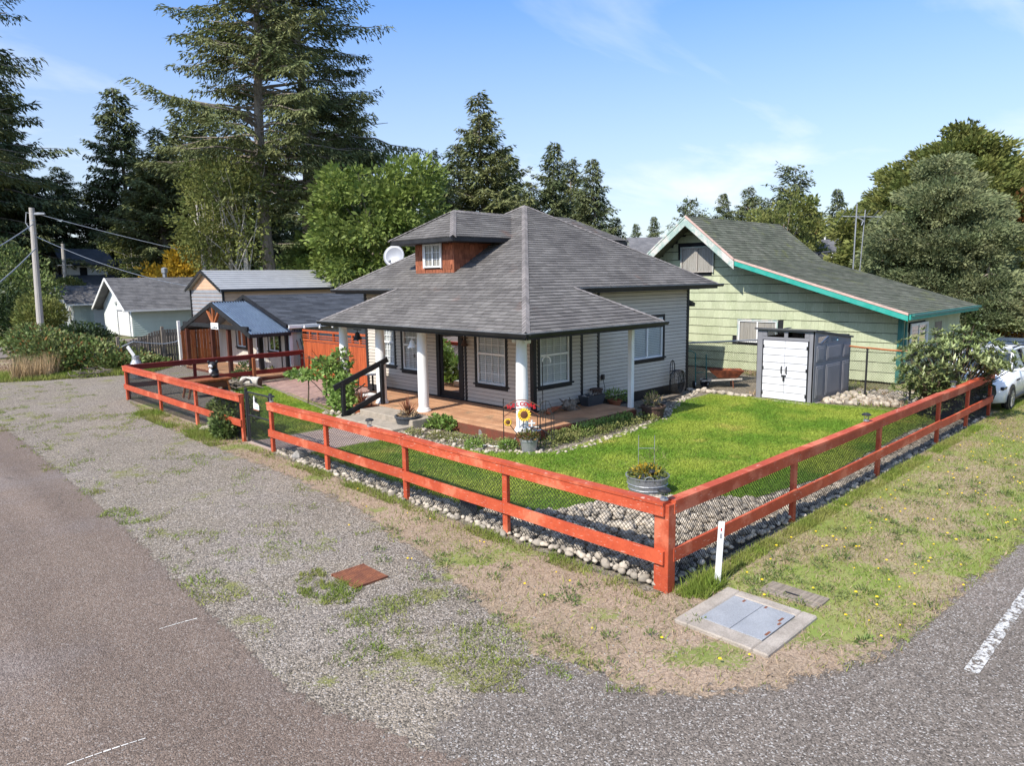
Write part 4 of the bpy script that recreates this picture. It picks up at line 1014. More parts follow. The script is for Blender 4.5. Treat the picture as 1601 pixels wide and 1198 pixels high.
for i in range(3):
    b = MB(); b.box(7.57+i*.115, 7.68+i*.115, 3.06+random.uniform(-.01, .01), 3.74, .0, .035+random.uniform(-.004, .004), .006); build('plank', b, 'lidwood', wl)
b = MB(); b.box(7.69, 7.72, 3.32, 3.48, .03, .043); build('slot', b, 'black', wl)
gr = thing('drain_grate', 'rusty iron drain grate set in the gravel shoulder', 'drain grate', (4.5, 7.53, 0))
b = MB(); b.box(4.27, 4.73, 7.27, 7.79, -.03, .008); build('grate_bed', b, 'rust', gr)
for i in range(16):
    x = 4.275+i*.0295; b = MB(); b.box(x, x+.017, 7.27, 7.79, .008, .026, .003); build('bar', b, 'rust', gr)
for y in (7.255, 7.795):
    b = MB(); b.box(4.26, 4.74, y-.012, y+.012, -.02, .028, .003); build('rim', b, 'rust', gr)
st = thing('marker_stake', 'thin white plastic marker stake in front of the fence corner', 'marker stake', (7.40, 4.19, 0))
b = MB(); b.beam((7.40, 4.19, -.05), (7.425, 4.165, .80), .075, .012, up=(1, 1, 0), ch=.003); build('stake', b, 'white', st)
nn = V3(-.7, -.7, 0)
for (z, h, w) in ((.70, .035, .016), (.62, .06, .02)):
    b = MB(); c = V3(7.40, 4.19, 0).lerp(V3(7.425, 4.165, .8), z/.8); c.z = z; c = c+nn*.0075
    b.beam(c-Zv*h/2, c+Zv*h/2, w, .003, up=(1, 1, 0)); build('sticker', b, 'redletter' if z > .65 else 'galv', st)

# galvanised tub with plants
tub = thing('galvanised_tub', 'galvanised wash tub planted with yellow-green flowers behind the fence corner', 'planter tub', (9.85, 6.95, 0))
b = MB(); b.lathe((9.85, 6.95, .02), [(.30, 0), (.36, .30), (.375, .31), (.375, .325), (.355, .325), (.34, .27), (.02, .265)], 28); build('tub_body', b, 'galv', tub, smooth=False)
for z in (.12, .2):
    b = MB(); b.lathe((9.85, 6.95, z), [(.322+(z-.1)*.2, 0), (.332+(z-.1)*.2, .008), (.325+(z-.1)*.2, .016)], 28); build('hoop', b, 'galv', tub)
for a in (rad(40), rad(220)):
    c = V3(9.85+.375*math.cos(a), 6.95+.375*math.sin(a), .33); t_ = V3(-math.sin(a), math.cos(a), 0)
    b = MB(); b.tube([c-t_*.07, c-t_*.06+Zv*.05, c+Zv*.075, c+t_*.06+Zv*.05, c+t_*.07], .009, 6); build('handle', b, 'galv', tub)
def leafmass(name, parent, centers, radii, n, ln, wd, m, up=.3, **k):
    """a tuft of leaves filling ellipsoids"""
    Ps = []; Ds = []
    for c, r in zip(centers, radii):
        q = unit(n); rr = RNG.random((n, 1))**.33; Ps.append(np.array(c)+q*rr*np.array(r)); Ds.append(q+np.array([0, 0, up]))
    P = np.concatenate(Ps); D = np.concatenate(Ds)+RNG.normal(size=P.shape)*.45
    og = np.array(worg(parent)) if parent is not None else np.array([P[:, 0].mean(), P[:, 1].mean(), P[:, 2].min()])
    V = leaves(P-og, D, unit(len(P)), ln*(.6+.8*RNG.random(len(P))), wd*(.6+.8*RNG.random(len(P))))
    me = np_mesh(name, V, 4, RNG.random(len(P)), m)
    return link_mesh(name, me, parent, (0, 0, 0) if parent is not None else tuple(og), **k)
leafmass('plants', tub, [(9.85, 6.95, .34)], [(.33, .33, .13)], 700, .07, .035, 'olive')
leafmass('yellow_flowers', tub, [(9.83, 6.97, .42)], [(.27, .27, .08)], 160, .06, .04, 'yellowleaf')
leafmass('grey_sprig', tub, [(10.05, 6.95, .55)], [(.22, .22, .25)], 180, .07, .012, 'groundcover', up=1.2, kind='stuff')
b = MB()
for (x, y) in ((9.93, 7.2), (10.12, 7.0)): b.tube([(x, y, .3), (x, y, .98)], .006, 4)
b.tube([(9.93, 7.2, .75), (10.12, 7.0, .75)], .004, 4); build('wire_frame', b, 'galv', tub)
b = MB(); b.lathe((9.74, 6.78, .36), [(.012, 0), (.012, .08), (.06, .085), (.05, .11), (.01, .12)], 10); build('garden_lamp', b, 'plastic', label='tiny dark solar lamp stuck among the flowers of the galvanised tub', cat='garden lamp')
# dark utility box against the wire mesh
bx_ = thing('valve_box', 'small dark round utility box behind the wire mesh of the left fence', 'utility box', (7.02, 8.35, 0))
b = MB(); b.lathe((7.02, 8.35, 0), [(.14, 0), (.13, .24)], 12); build('body', b, 'pot', bx_)
b = MB(); b.lathe((7.02, 8.35, .24), [(.15, 0), (.15, .03), (.10, .05)], 12); build('lid', b, 'pot', bx_)

# ------------------------------------------------------------------ grey and white garden shed
shd = thing('garden_shed', 'grey plastic garden shed with white double doors on the lawn edge', 'shed', (21.4, 9.4, 0))
X0, X1, Y0, Y1 = 20.1, 22.7, 8.54, 10.27
b = MB(); b.box(X0+.05, X1, Y0+.05, Y1-.05, 0, 1.86); build('body', b, 'dark', shd)
b = MB(); b.box(X0-.25, X1, Y0-.04, Y1+.04, -.05, .025, .01); build('base', b, 'slab', shd)
Fq = (V3(X0, Y1, 0), -Yv, -Xv); W = Y1-Y0
Fe = (V3(X0, Y0, 0), Xv, -Yv); Lg = X1-X0
zt = lambda x: 2.13-(x-X0)*.13
# front: posts, header with two transom windows
b = MB(); b.fbox(Fq, 0, .16, -.05, 0, .02, 2.10, .01); build('corner_post', b, 'shedgrey', shd)
b = MB(); b.fbox(Fq, W-.16, W, -.05, 0, .02, 2.10, .01); build('corner_post', b, 'shedgrey', shd)
b = MB()
for (p, q, y0, y1) in ((.16, W-.16, 1.80, 1.88), (.16, W-.16, 2.04, 2.10), (.16, .30, 1.88, 2.04), (.82, .93, 1.88, 2.04), (W-.30, W-.16, 1.88, 2.04)): b.fbox(Fq, p, q, -.05, -.002, y0, y1, .004)
build('header', b, 'shedgrey', shd)
for (p, q) in ((.30, .82), (.93, W-.30)):
    b = MB(); b.fbox(Fq, p, q, -.04, -.03, 1.88, 2.04); build('transom_pane', b, 'darkglass', shd)
for p in (.18, W-.28):
    b = MB(); b.fbox(Fq, p, p+.10, -.002, .008, 1.91, 2.01, .006); build('square_boss', b, 'shedgrey', shd)
for (s0, s1) in ((.20, W/2-.004), (W/2+.004, W-.20)):
    dr2 = MB(); dr2.fbox(Fq, s0, s1, -.04, -.004, .05, 1.79); dro = build('door', dr2, 'shedgrey', shd)
    for k in range(8):
        b = MB(); b.fbox(Fq, s0, s1, -.006, .010, .052+k*.2172, .052+(k+1)*.2172-.016, .005); build('door_panel', b, 'shedwhite', dro)
    a = s1-.07 if s0 < .5 else s0+.07
    b = MB(); b.tube([Fq[0]+Fq[1]*a+Fq[2]*.01+Zv*.82, Fq[0]+Fq[1]*a+Fq[2]*.05+Zv*.85, Fq[0]+Fq[1]*a+Fq[2]*.05+Zv*1.0, Fq[0]+Fq[1]*a+Fq[2]*.01+Zv*1.03], .018, 6); build('handle', b, 'plastic', dro)
    for z in (.2, .95, 1.6):
        a2 = s0+.01 if s0 < .5 else s1-.01
        b = MB(); b.fbox(Fq, a2-.02, a2+.02, .0, .022, z-.05, z+.05, .004); build('hinge', b, 'plastic', dro)
b = MB(); b.fbox(Fq, W/2-.08, W/2+.07, .01, .04, .74, .78, .006); b.fbox(Fq, W/2-.03, W/2+.03, .015, .05, .60, .73, .012); build('padlock', b, 'plastic', shd)
# side wall with raised panels
b = MB(); vs = [V3(X0, Y0, .02), V3(X1, Y0, .02), V3(X1, Y0, zt(X1)), V3(X0, Y0, zt(X0)-.02)]; b.add(vs+[p+Yv*.05 for p in vs], [(0, 1, 2, 3), (4, 7, 6, 5), (0, 4, 5, 1), (1, 5, 6, 2), (2, 6, 7, 3), (3, 7, 4, 0)]); build('side_wall', b, 'shedgrey', shd)
for (p, q, y0, y1) in ((.12, .62, .16, 1.08), (.12, .62, 1.2, 1.66), (.80, 1.82, .16, 1.08), (.80, 1.82, 1.2, 1.66), (2.0, 2.48, .16, 1.08), (2.0, 2.48, 1.2, 1.62)):
    b = MB(); b.fbox(Fe, p, q, 0, .022, y0, y1, .012); b.fbox(Fe, p+.06, q-.06, .0225, .034, y0+.06, y1-.06, .01); build('side_panel', b, 'shedgrey', shd)
for (p, q) in ((.2, .9), (1.15, 1.6)):
    b = MB(); b.fbox(Fe, p, q, .001, .008, 1.74, 1.74+(.18 if p < 1 else .10)); build('side_pane', b, 'darkglass', shd)
b = MB(); b.poly([V3(X0-.08, Y0-.06, 2.15), V3(X0-.08, Y1+.06, 2.15), V3(X1+.05, Y1+.06, zt(X1)+.01), V3(X1+.05, Y0-.06, zt(X1)+.01)], .05); build('roof', b, 'shedroof', shd)
b = MB(); b.box(X0-.09, X0+.3, (Y0+Y1)/2-.03, (Y0+Y1)/2+.03, 2.14, 2.165, .006); build('roof_seam', b, 'shedroof', shd)

# ------------------------------------------------------------------ rusty-rail wire fence behind the shed
cf = thing('chain_link_fence', 'wire mesh fence with a rusty orange top rail behind the garden shed', 'fence', (21.9, 8, 0))
pts = [(20.05, 13.3), (22.95, 11.7), (22.6, 8.6), (22.3, 7.9), (21.9, 6.55)]
for i in range(4):
    if i == 2: continue
    a, c = pts[i], pts[i+1]; b = MB(); b.tube([(a[0], a[1], 1.5), ((a[0]+c[0])/2, (a[1]+c[1])/2, 1.49), (c[0], c[1], 1.5)], .028, 7); build('top_rail', b, 'orange' if i else 'galv', cf)
    wire_mesh(cf, (a[0], a[1], 0), (c[0], c[1], 0), .05, 1.48, step=.085, r=.004, m='galv' if False else 'wire')
b = MB(); b.tube([(22.6, 8.6, 1.5), (22.3, 7.9, 1.49)], .028, 7); build('top_rail', b, 'orange', cf); wire_mesh(cf, (22.6, 8.6, 0), (22.3, 7.9, 0), .05, 1.48, step=.085, r=.004)
for (x, y) in pts:
    b = MB(); b.tube([(x, y, -.05), (x, y, 1.5)], .03, 8); build('post', b, 'plastic', cf)

# ------------------------------------------------------------------ green house
gh = thing('green_house', 'pale green shake-sided house with a mossy roof and teal eaves beyond the grey shed', 'house', (29, 12, 0))
GX, GY = 25.8, 8.1
prof = [(8.1, 0), (8.1, 2.42), (13.78, 4.22), (15.88, 5.9), (18.4, 4.0), (20.6, 3.3), (20.6, 0)]
b = MB(); n_ = len(prof); b.add([V3(GX, y, z) for y, z in prof]+[V3(32.4, y, z) for y, z in prof], [tuple(range(n_)), tuple(range(2*n_-1, n_-1, -1))]+[(i, (i+1) % n_, n_+(i+1) % n_, n_+i) for i in range(n_)])
gcore = build('wall', b, 'dark', gh)
Fg = (V3(GX, GY, 0), Yv, -Xv)      # a = y - 8.1
def ztop(y):
    for i in range(len(prof)-1):
        (y0, z0), (y1, z1) = prof[i], prof[i+1]
        if y0 < y1 and y0 <= y <= y1: return z0+(z1-z0)*(y-y0)/(y1-y0)
    return 0
ops = [(12.35, 14.0, 1.1, 1.98), (15.1, 16.65, 3.82, 4.86)]
gp_ = []
z = .02; k = 0; E = .335
while z < 5.8:
    y = 8.14-(k % 2)*.17
    while y < 18.6:
        w = random.uniform(.20, .44); y1 = y+w-.004; y0_ = max(y, 8.14)
        zt_ = min(z+E-.022, ztop((y0_+y1)/2)-.02)
        mid = (y0_+y1)/2
        hit = any(o[0]-.08 < mid < o[1]+.08 and o[2]-.1 < z+E/2 < o[3]+.05 for o in ops)
        if zt_-z > .06 and not hit and y1 < 18.6:
            m_ = MB(); P = Fg[0]; n = Fg[2]; j = random.uniform(-.006, .006)
            v = [V3(GX, y0_, z+j)+n*.03, V3(GX, y1, z+j)+n*.03, V3(GX, y1, zt_)+n*.006, V3(GX, y0_, zt_)+n*.006, V3(GX, y0_, z+j), V3(GX, y1, z+j)]
            m_.add(v, [(0, 1, 2, 3), (4, 5, 1, 0), (0, 3, 4), (1, 5, 2)]); gp_.append(m_)
        y += w
    z += E; k += 1
pieces(gcore, 'shake', gp_, 'green', 300)
gs = []; z = .02; k = 0
while z < 2.3:
    x = GX+.05-(k % 2)*.17
    while x < 32.3:
        w = random.uniform(.26, .36); x0_ = max(x, GX+.05)
        if not (26.55 < x+w/2 < 28.35 and .85 < z+E/2 < 2.0):
            m_ = MB(); m_.fbox((V3(0, GY, 0), Xv, -Yv), x0_, x+w-.005, 0, .02, z, min(z+E, 2.38)); gs.append(m_)
        x += w
    z += E; k += 1
w_ = MB()
for x in gs: w_.merge(x)
build('shakes', w_, 'green', gcore, kind='stuff')
# windows: (frame is along +Y with a from the right)
window(gh, Fg, 15.15-GY, 16.6-GY, 3.84, 4.84, split='slide', trim='worntrim', tw=.04, sill=False, grid=None, blinds=None, frame='curtain', curtain=True, deep=.04, out=.075)
window(gh, Fg, 12.4-GY, 13.95-GY, 1.12, 1.96, split='slide', trim='worntrim', tw=.05, sill=False, grid=None, blinds=None, frame='vinyl', curtain=True, deep=.04, out=.075)
window(gh, (V3(GX, GY, 0), Xv, -Yv), .75, 2.45, .98, 1.93, split='slide', trim='white', tw=.05, sill=False, grid=None, blinds=None, glass='darkglass', deep=.04, out=.065)
b = MB(); b.fbox((V3(GX, GY, 0), Xv, -Yv), 3.5, 4.3, .0, .03, 1.2, 1.9); build('shutter', b, 'lidwood', gh)
b = MB(); b.box(GX-.05, GX+.10, GY-.05, GY+.10, 0, 2.4, .006); build('corner_board', b, 'tealdark', gh)
b = MB(); b.tube([(GX-.2, GY-.32, 2.35), (GX-.1, GY-.18, 2.15), (GX+.16, GY-.09, 2.0), (GX+.16, GY-.09, .1)], .04, 7); build('downspout', b, 'tealdark', gh)
# roof
OX = 24.85; RE = 32.85
rl = [(7.62, 2.40), (13.74, 4.30), (15.88, 6.04), (18.4, 4.05), (20.8, 3.4)]
b = MB(); t_ = .10
for i in range(4):
    (y0, z0), (y1, z1) = rl[i], rl[i+1]; b.poly([V3(OX, y0, z0), V3(RE, y0, z0), V3(RE, y1, z1), V3(OX, y1, z1)], t_)
gr_ = build('roof', b, 'mossroof', gh)
rs = []
for i in (0, 1, 2):
    (y0, z0), (y1, z1) = rl[i], rl[i+1]
    s = V3(0, y1-y0, z1-z0); L = s.length; s.normalize()
    if i == 2: s = -s; rs += shingles(V3(OX, y1, z1), Xv, s, [(0, 0), (RE-OX, 0), (RE-OX, L), (0, L)], .16, .5)
    else: rs += shingles(V3(OX, y0, z0), Xv, s, [(0, -.05), (RE-OX, -.05), (RE-OX, L), (0, L)], .155 if i == 0 else .16, .33, lift=.014)
pieces(gr_, 'shingle', rs, 'mossroof', 300)
def rake(i, m1, h, t=.04, x=OX, name='rake_board', dz=0., s0=0., s1=1.):
    (y0, z0), (y1, z1) = rl[i], rl[i+1]; A = V3(x, y0, z0).lerp(V3(x, y1, z1), s0); B = V3(x, y0, z0).lerp(V3(x, y1, z1), s1)
    b = MB(); vs = [A+Zv*dz, B+Zv*dz, B+Zv*(dz-h), A+Zv*(dz-h)]; vs += [p-Xv*t for p in vs]
    b.add(vs, [(0, 1, 2, 3), (7, 6, 5, 4), (0, 4, 5, 1), (1, 5, 6, 2), (2, 6, 7, 3), (3, 7, 4, 0)]); build(name, b, m1, gr_)
rake(0, 'greentrim', .17, dz=-.06, s1=.995); rake(0, 'pinktrim', .075, t=.055, dz=.028, name='rake_edge', s1=.995)
rake(1, 'worntrim', .30, dz=-.07); rake(1, 'pinktrim', .075, t=.055, dz=.028, name='rake_edge'); rake(2, 'worntrim', .30, dz=-.07); rake(2, 'worntrim', .075, t=.055, dz=.028, name='rake_edge'); rake(3, 'worntrim', .2, dz=-.07)
b = MB(); b.box(OX+.02, RE, 7.56, 7.61, 2.20, 2.385, .005); build('fascia', b, 'greentrim', gr_)
b = MB(); b.box(OX+.1, RE, 7.46, 7.555, 2.30, 2.39, .01); build('gutter', b, 'tealdark', gr_)
b = MB(); b.box(OX+.05, RE, 7.62, 8.1, 2.26, 2.28); build('soffit', b, 'tealdark', gr_)
# ------------------------------------------------------------------ left side: workshop with metal-roofed porch
shop = thing('workshop', 'low beige workshop with slate-grey roof and a blue metal porch roof, left of the house', 'workshop', (16, 29.5, 0))
def gable_box(par, x0, x1, y0, y1, ze, zr, m, name='wall', z0=0):
    ym = (y0+y1)/2; b = MB()
    pr = [(y0, z0), (y0, ze), (ym, zr), (y1, ze), (y1, z0)]; n = len(pr)
    b.add([V3(x0, y, z) for y, z in pr]+[V3(x1, y, z) for y, z in pr], [tuple(range(n)), tuple(range(2*n-1, n-1, -1))]+[(i, (i+1) % n, n+(i+1) % n, n+i) for i in range(n)])
    return build(name, b, m, par)
def vboards(par, F, a0, a1, z0, ztop_, w, m, gap=.012, t=.02, name='wall_board', skip=None, jit=0., limit=300, parts=True):
    lst = []; a = a0
    while a < a1-.01:
        q = min(a+w, a1); mb = MB(); zt_ = (ztop_((a+q)/2) if callable(ztop_) else ztop_)+random.uniform(-jit, jit)
        if not (skip and skip((a+q)/2)): mb.fbox(F, a+gap/2, q-gap/2, 0, t, z0, zt_, .004)
        if mb.v: lst.append(mb)
        a = q
    if parts: pieces(par, name, lst, m, limit)
    else:
        r = MB()
        for x in lst: r.merge(x)
        build(name+'s', r, m, par, kind='stuff')
sw = gable_box(shop, 13.0, 20.5, 26.0, 33.0, 2.0, 3.05, 'shopwall')
Fw = (V3(13.0, 33.0, 0), -Yv, -Xv)
wz = lambda a: 2.0+1.05*(1-abs(a-3.5)/3.5)-.03
wops = [(33-30.85, 33-29.95, .95, 1.85), (33-27.75, 33-26.85, .95, 1.85)]
vboards(sw, Fw, 0, 7.0, .05, wz, .22, 'shopwall', skip=lambda a: any(o[0]-.12 < a < o[1]+.12 for o in wops) or 3.95 < a < 4.75)
for o in wops:
    for (z0, z1) in ((.05, o[2]-.1), (o[3]+.08, min(wz(o[0]), wz(o[1])))):
        b = MB(); b.fbox(Fw, o[0]-.12, o[1]+.12, 0, .02, z0, z1); build('wall_board', b, 'shopwall', sw)
    window(sw, Fw, *o, split='slide', trim='black', tw=.07, sill=True, grid=None, blinds='blind', head=True, deep=.04, out=.065)
b = MB(); b.fbox(Fw, 3.98, 4.72, 0, .04, .05, 2.0, .006); dd = build('door', b, 'vinyl', sw); b = MB(); b.fbox(Fw, 4.06, 4.64, .042, .05, 1.0, 1.9); build('pane', b, 'clear', dd); b = MB(); b.fbox(Fw, 4.06, 4.64, .042, .05, .15, .9, .004); build('panel', b, 'greymetal', dd)
b = MB(); b.box(12.93, 13.06, 25.94, 26.04, 0, 2.0, .006); build('corner_board', b, 'white', shop)
vboards(sw, (V3(13.0, 26.0, 0), Xv, -Yv), .06, 7.4, .05, 2.0, .22, 'shopwall')
# shop roof
ra = math.hypot(3.7, 1.11)
b = MB(); xA, xB = 12.75, 20.8
for sg in (-1, 1):
    b.poly([V3(xA, 29.5+sg*3.75, 2.06), V3(xB, 29.5+sg*3.75, 2.06), V3(xB, 29.5, 3.17), V3(xA, 29.5, 3.17)], .1)
sr = build('roof', b, 'black', shop)
L = math.hypot(3.75, 1.11); pieces(sr, 'shingle', shingles(V3(xA, 25.75, 2.06), Xv, V3(0, 3.75, 1.11).normalized(), [(0, -.03), (xB-xA, -.03), (xB-xA, L), (0, L)], .16, .6), 'blueroof', 300)
b = MB(); b.box(xA+.05, xB, 25.66, 25.74, 1.93, 2.06, .01); build('gutter', b, 'white', shop)
for sg in (-1, 1):
    b = MB(); b.beam((xA-.01, 29.5+sg*3.78, 2.02), (xA-.01, 29.5, 3.13), .05, .15); build('rake_board', b, 'black', sr)
b = MB(); b.box(12.95, 20.5, 33.05, 33.2, 1.9, 2.0); build('gutter', b, 'white', shop)
# metal porch roof
pr_ = thing('porch_anchor', None, None, (0, 0, 0)) if False else shop
gx, gy, gz0, gz1, hw = 11.35, 29.4, 1.78, 2.92, 3.55
b = MB()
for sg in (-1, 1): b.poly([V3(gx, gy+sg*hw, gz0), V3(13.6, gy+sg*hw, gz0), V3(13.6, gy, gz1), V3(gx, gy, gz1)], .03)
mr = build('metal_roof', b, 'metalroof', shop)
rb = []
k = 20
for sg in (-1, 1):
    for i in range(k):
        x = gx+.03+i*(2.2/k); b = MB()
        p = V3(x, gy+sg*hw, gz0+.004); q = V3(x, gy, gz1+.004)
        b.add([p, p+Xv*.016+Zv*.045, p+Xv*.044+Zv*.045, p+Xv*.06, q, q+Xv*.016+Zv*.045, q+Xv*.044+Zv*.045, q+Xv*.06], [(0, 1, 5, 4), (1, 2, 6, 5), (2, 3, 7, 6), (0, 3, 2, 1)]); rb.append(b)
pieces(mr, 'roof_rib', rb, 'metalroof')
for sg in (-1, 1):
    b = MB(); b.beam((gx-.02, gy+sg*hw, gz0-.07), (gx-.02, gy, gz1-.07), .06, .17, ch=.005); build('rake_board', b, 'black', mr)
    b = MB(); b.beam((gx, gy+sg*hw, gz0-.06), (13.0 if sg > 0 else 12.96, gy+sg*hw, gz0-.06), .05, .13, ch=.005); build('eave_beam', b, 'black', mr)
b = MB(); b.box(gx, 13.5, gy-.06, gy+.06, gz1-.01, gz1+.04, .015); build('ridge_cap', b, 'black', mr)
b = MB(); b.beam((gx+.02, gy-hw+.25, 1.98), (gx+.02, gy+hw-.25, 1.98), .09, .17, ch=.006); build('tie_beam', b, 'black', shop)
b = MB(); b.beam((gx+.02, gy-.1, 2.07), (gx+.02, gy-.1, 2.80), .10, .10, up=(1, 0, 0), ch=.006); build('king_post', b, 'cedarfence', shop)
for sg in (-1, 1):
    b = MB(); b.beam((gx+.02, gy-.1+sg*.08, 2.08), (gx+.02, gy-.1+sg*.62, 2.62), .09, .09, up=(1, 0, 0), ch=.006); build('brace', b, 'cedarfence', shop)
for (x, y) in ((gx+.02, gy+hw-.6), (gx+.02, gy+.12), (gx+.1, gy-1.3), (gx+.05, gy-hw+.2), (12.85, gy-1.0), (12.9, gy-hw+.25)):
    zt_ = 1.9 if abs(y-gy) < hw-.7 else gz0-.02
    b = MB(); b.box(x-.075, x+.075, y-.075, y+.075, 0, zt_, .008); build('post', b, 'darkwood' if x < 12.5 else 'black', shop)
b = MB(); b.box(11.3, 13.0, 26.0, 32.6, .0, .10, .01); pdk = build('porch_floor', b, 'deckred', shop)
fl = []
for i in range(46): m_ = MB(); m_.box(11.28, 12.98, 26.02+i*.143, 26.155+i*.143, .101, .125, .003); fl.append(m_)
pieces(pdk, 'floor_board', fl, 'deck')
sgn = thing('porch_sign', 'small white sign with dark smudged letters on the porch tie beam', 'sign', (gx-.05, 29.0, 2.0))
b = MB(); b.box(gx-.075, gx-.04, 28.68, 29.42, 1.86, 2.12, .008); build('sign_board', b, 'white', sgn)
for i in range(6):
    b = MB(); y = 29.30-i*.095; b.box(gx-.080, gx-.0755, y-random.uniform(.05, .075), y, 1.895, 1.93+random.random()*.04, .002); build('letter_blot', b, 'black', sgn)
b = MB(); b.box(gx-.080, gx-.0755, 29.0, 29.04, 2.04, 2.09); build('red_mark', b, 'redletter', sgn)
# cedar double gate
cg = thing('cedar_gate', 'red-brown cedar board gate with double doors under the blue metal porch roof', 'gate', (12.6, 33.4, 0))
Fc = (V3(11.45, 33.4, 0), Xv, -Yv)
b = MB(); b.fbox(Fc, 0, 2.35, -.06, -.03, .3, .38); b.fbox(Fc, 0, 2.35, -.06, -.03, 1.45, 1.53); build('rail', b, 'cedarfence', cg)
vboards(cg, Fc, 0, .62, .18, 1.66, .14, 'cedarfence', name='board', gap=.008); vboards(cg, Fc, .68, 1.28, .15, 1.70, .14, 'cedarfence', name='board', gap=.008); vboards(cg, Fc, 1.32, 2.35, .15, 1.70, .14, 'cedarfence', name='board', gap=.008)
for a in (.65, 1.30, 2.3):
    b = MB(); b.fbox(Fc, a-.02, a+.02, -.05, .03, .1, 1.72); build('post', b, 'darkwood', cg)
b = MB(); b.fbox(Fc, 1.22, 1.4, .02, .05, .95, .99); build('latch', b, 'black', cg)
b = MB(); b.box(11.38, 11.50, 33.5, 33.62, 0, 2.05, .008); build('white_post', b, 'cream', label='slim whitish post at the left end of the cedar gate', cat='post')
# weathered picket fence
pf = thing('picket_fence', 'weathered grey picket fence sagging behind the blackberry thicket', 'fence', (10.6, 35, 0))
Fp = (V3(8.2, 35.2, 0), Xv, -Yv)
ptop = lambda a: np.interp(a+8.2, [8.2, 9.4, 9.9, 11.2, 12.3], [.9, .95, 1.2, 1.62, 1.55])
b = MB(); b.beam((8.2, 35.24, .4), (12.3, 35.24, .4), .05, .09); b.beam((9.9, 35.24, 1.0), (11.2, 35.24, 1.42), .05, .09); b.beam((11.2, 35.24, 1.42), (12.3, 35.24, 1.38), .05, .09); build('rail', b, 'greywood', pf)
vboards(pf, Fp, 0, 4.0, .02, ptop, .115, 'greywood', gap=.02, name='picket', jit=.04)
for x in (9.3, 10.6, 11.2):
    b = MB(); b.box(x-.06, x+.06, 35.0, 35.12, 0, 1.75 if x > 11 else 1.4, .008); build('post', b, 'greywood', pf)
# hanging rope / cable on the pickets
b = MB(); b.tube([(9.3, 35.0, .9), (9.9, 34.98, 1.15), (10.6, 34.98, 1.02), (11.2, 34.97, .95), (11.7, 34.97, 1.0), (12.2, 34.97, 1.2)], .025, 6); build('hose_line', b, 'galv', label='grey cable hanging in a curve across the weathered picket fence', cat='cable')
# red stained privacy fence beside the house
rp_ = thing('privacy_fence', 'red stained board fence with open slats along its top, left of the porch', 'fence', (13.35, 22.8, 0))
Fr = (V3(13.35, 25.6, 0), -Yv, -Xv); LR = 5.15
vboards(rp_, Fr, 0, LR, .05, 1.42, .14, 'stainfence', gap=.006, name='board')
rtop = lambda a: 1.86-.10*math.sin(math.pi*min(1, a/LR))
for (z, h) in ((1.44, .09), (1.58, .035), (1.66, .035), (1.80, .08)):
    b = MB(); b.fbox(Fr, 0, LR, -.01, .045, z, z+h, .004); build('slat', b, 'stainfence', rp_)
for a in (.02, .55, 1.15, 2.3, 3.6, 4.1, LR-.04):
    b = MB(); b.fbox(Fr, a-.03, a+.03, -.03, .04 if 0 < a < LR-.1 else .06, 1.45, 1.80); build('stile', b, 'stainfence' if a not in (.02,) else 'darkwood', rp_)
for a in (.02, LR-.06):
    b = MB(); b.fbox(Fr, a-.06, a+.06, -.1, -.012, 0, 1.9, .006); build('post', b, 'darkwood', rp_)

# RV shelter -------------------------------------------------------------------
rv = thing('metal_shelter', 'tall metal shelter with pale ribbed roof, grey gable and peach side wall', 'shelter', (19.5, 40.6, 0))
b = MB(); b.box(15.5, 23.5, 38.35, 42.9, 0, 3.36); build('wall', b, 'peach', rv)
b = MB(); b.add([V3(15.49, 38.35, 3.36), V3(15.49, 42.9, 3.36), V3(15.49, 40.6, 4.32)], [(0, 1, 2)]); build('gable_panel', b, 'peach', rv)
pn = []
for i in range(16): m_ = MB(); m_.fbox((V3(15.5, 42.9, 0), -Yv, -Xv), 0, 4.55, 0, .03, .02+i*.209, .02+(i+1)*.209-.03, .012); pn.append(m_)
pieces(rv, 'siding_panel', pn, 'greymetal')
pn = []
for i in range(5): m_ = MB(); m_.fbox((V3(15.5, 42.9, 0), -Yv, -Xv), .3+i*.4, 4.25-i*.4, .002, .02, 3.37+i*.19, 3.37+(i+1)*.19-.02, .006); pn.append(m_)
pieces(rv, 'gable_slat', pn, 'peach')
pn = []
for i in range(16): m_ = MB(); m_.fbox((V3(15.5, 38.35, 0), Xv, -Yv), 0.03, 8, 0, .02, .02+i*.209, .02+(i+1)*.209-.02, .006); pn.append(m_)
pieces(rv, 'side_panel', pn, 'peach')
b = MB()
for sg in (-1, 1): b.poly([V3(15.25, 40.62+sg*2.5, 3.36), V3(24.2, 40.62+sg*2.5, 3.36), V3(24.2, 40.62, 4.42), V3(15.25, 40.62, 4.42)], .05)
rr_ = build('roof', b, 'rvroof', rv)
s = V3(0, 2.5, 1.06).normalized(); L = math.hypot(2.5, 1.06); rb = []
for i in range(9):
    t0 = i*L/9; m_ = MB(); P = V3(15.25, 38.12, 3.36)+s*t0; nrm = V3(0, -1.06, 2.5).normalized()
    m_.add([P+nrm*.004, P+nrm*.03+s*.03, P+nrm*.03+s*.07, P+nrm*.004+s*.1]+[q+Xv*8.95 for q in (P+nrm*.004, P+nrm*.03+s*.03, P+nrm*.03+s*.07, P+nrm*.004+s*.1)], [(0, 1, 5, 4), (1, 2, 6, 5), (2, 3, 7, 6), (0, 3, 2, 1), (4, 5, 6, 7)]); rb.append(m_)
pieces(rr_, 'roof_rib', rb, 'greymetal')
for sg in (-1, 1):
    b = MB(); b.beam((15.22, 40.62+sg*2.52, 3.30), (15.22, 40.62, 4.38), .05, .14); build('rake_trim', b, 'black', rr_)
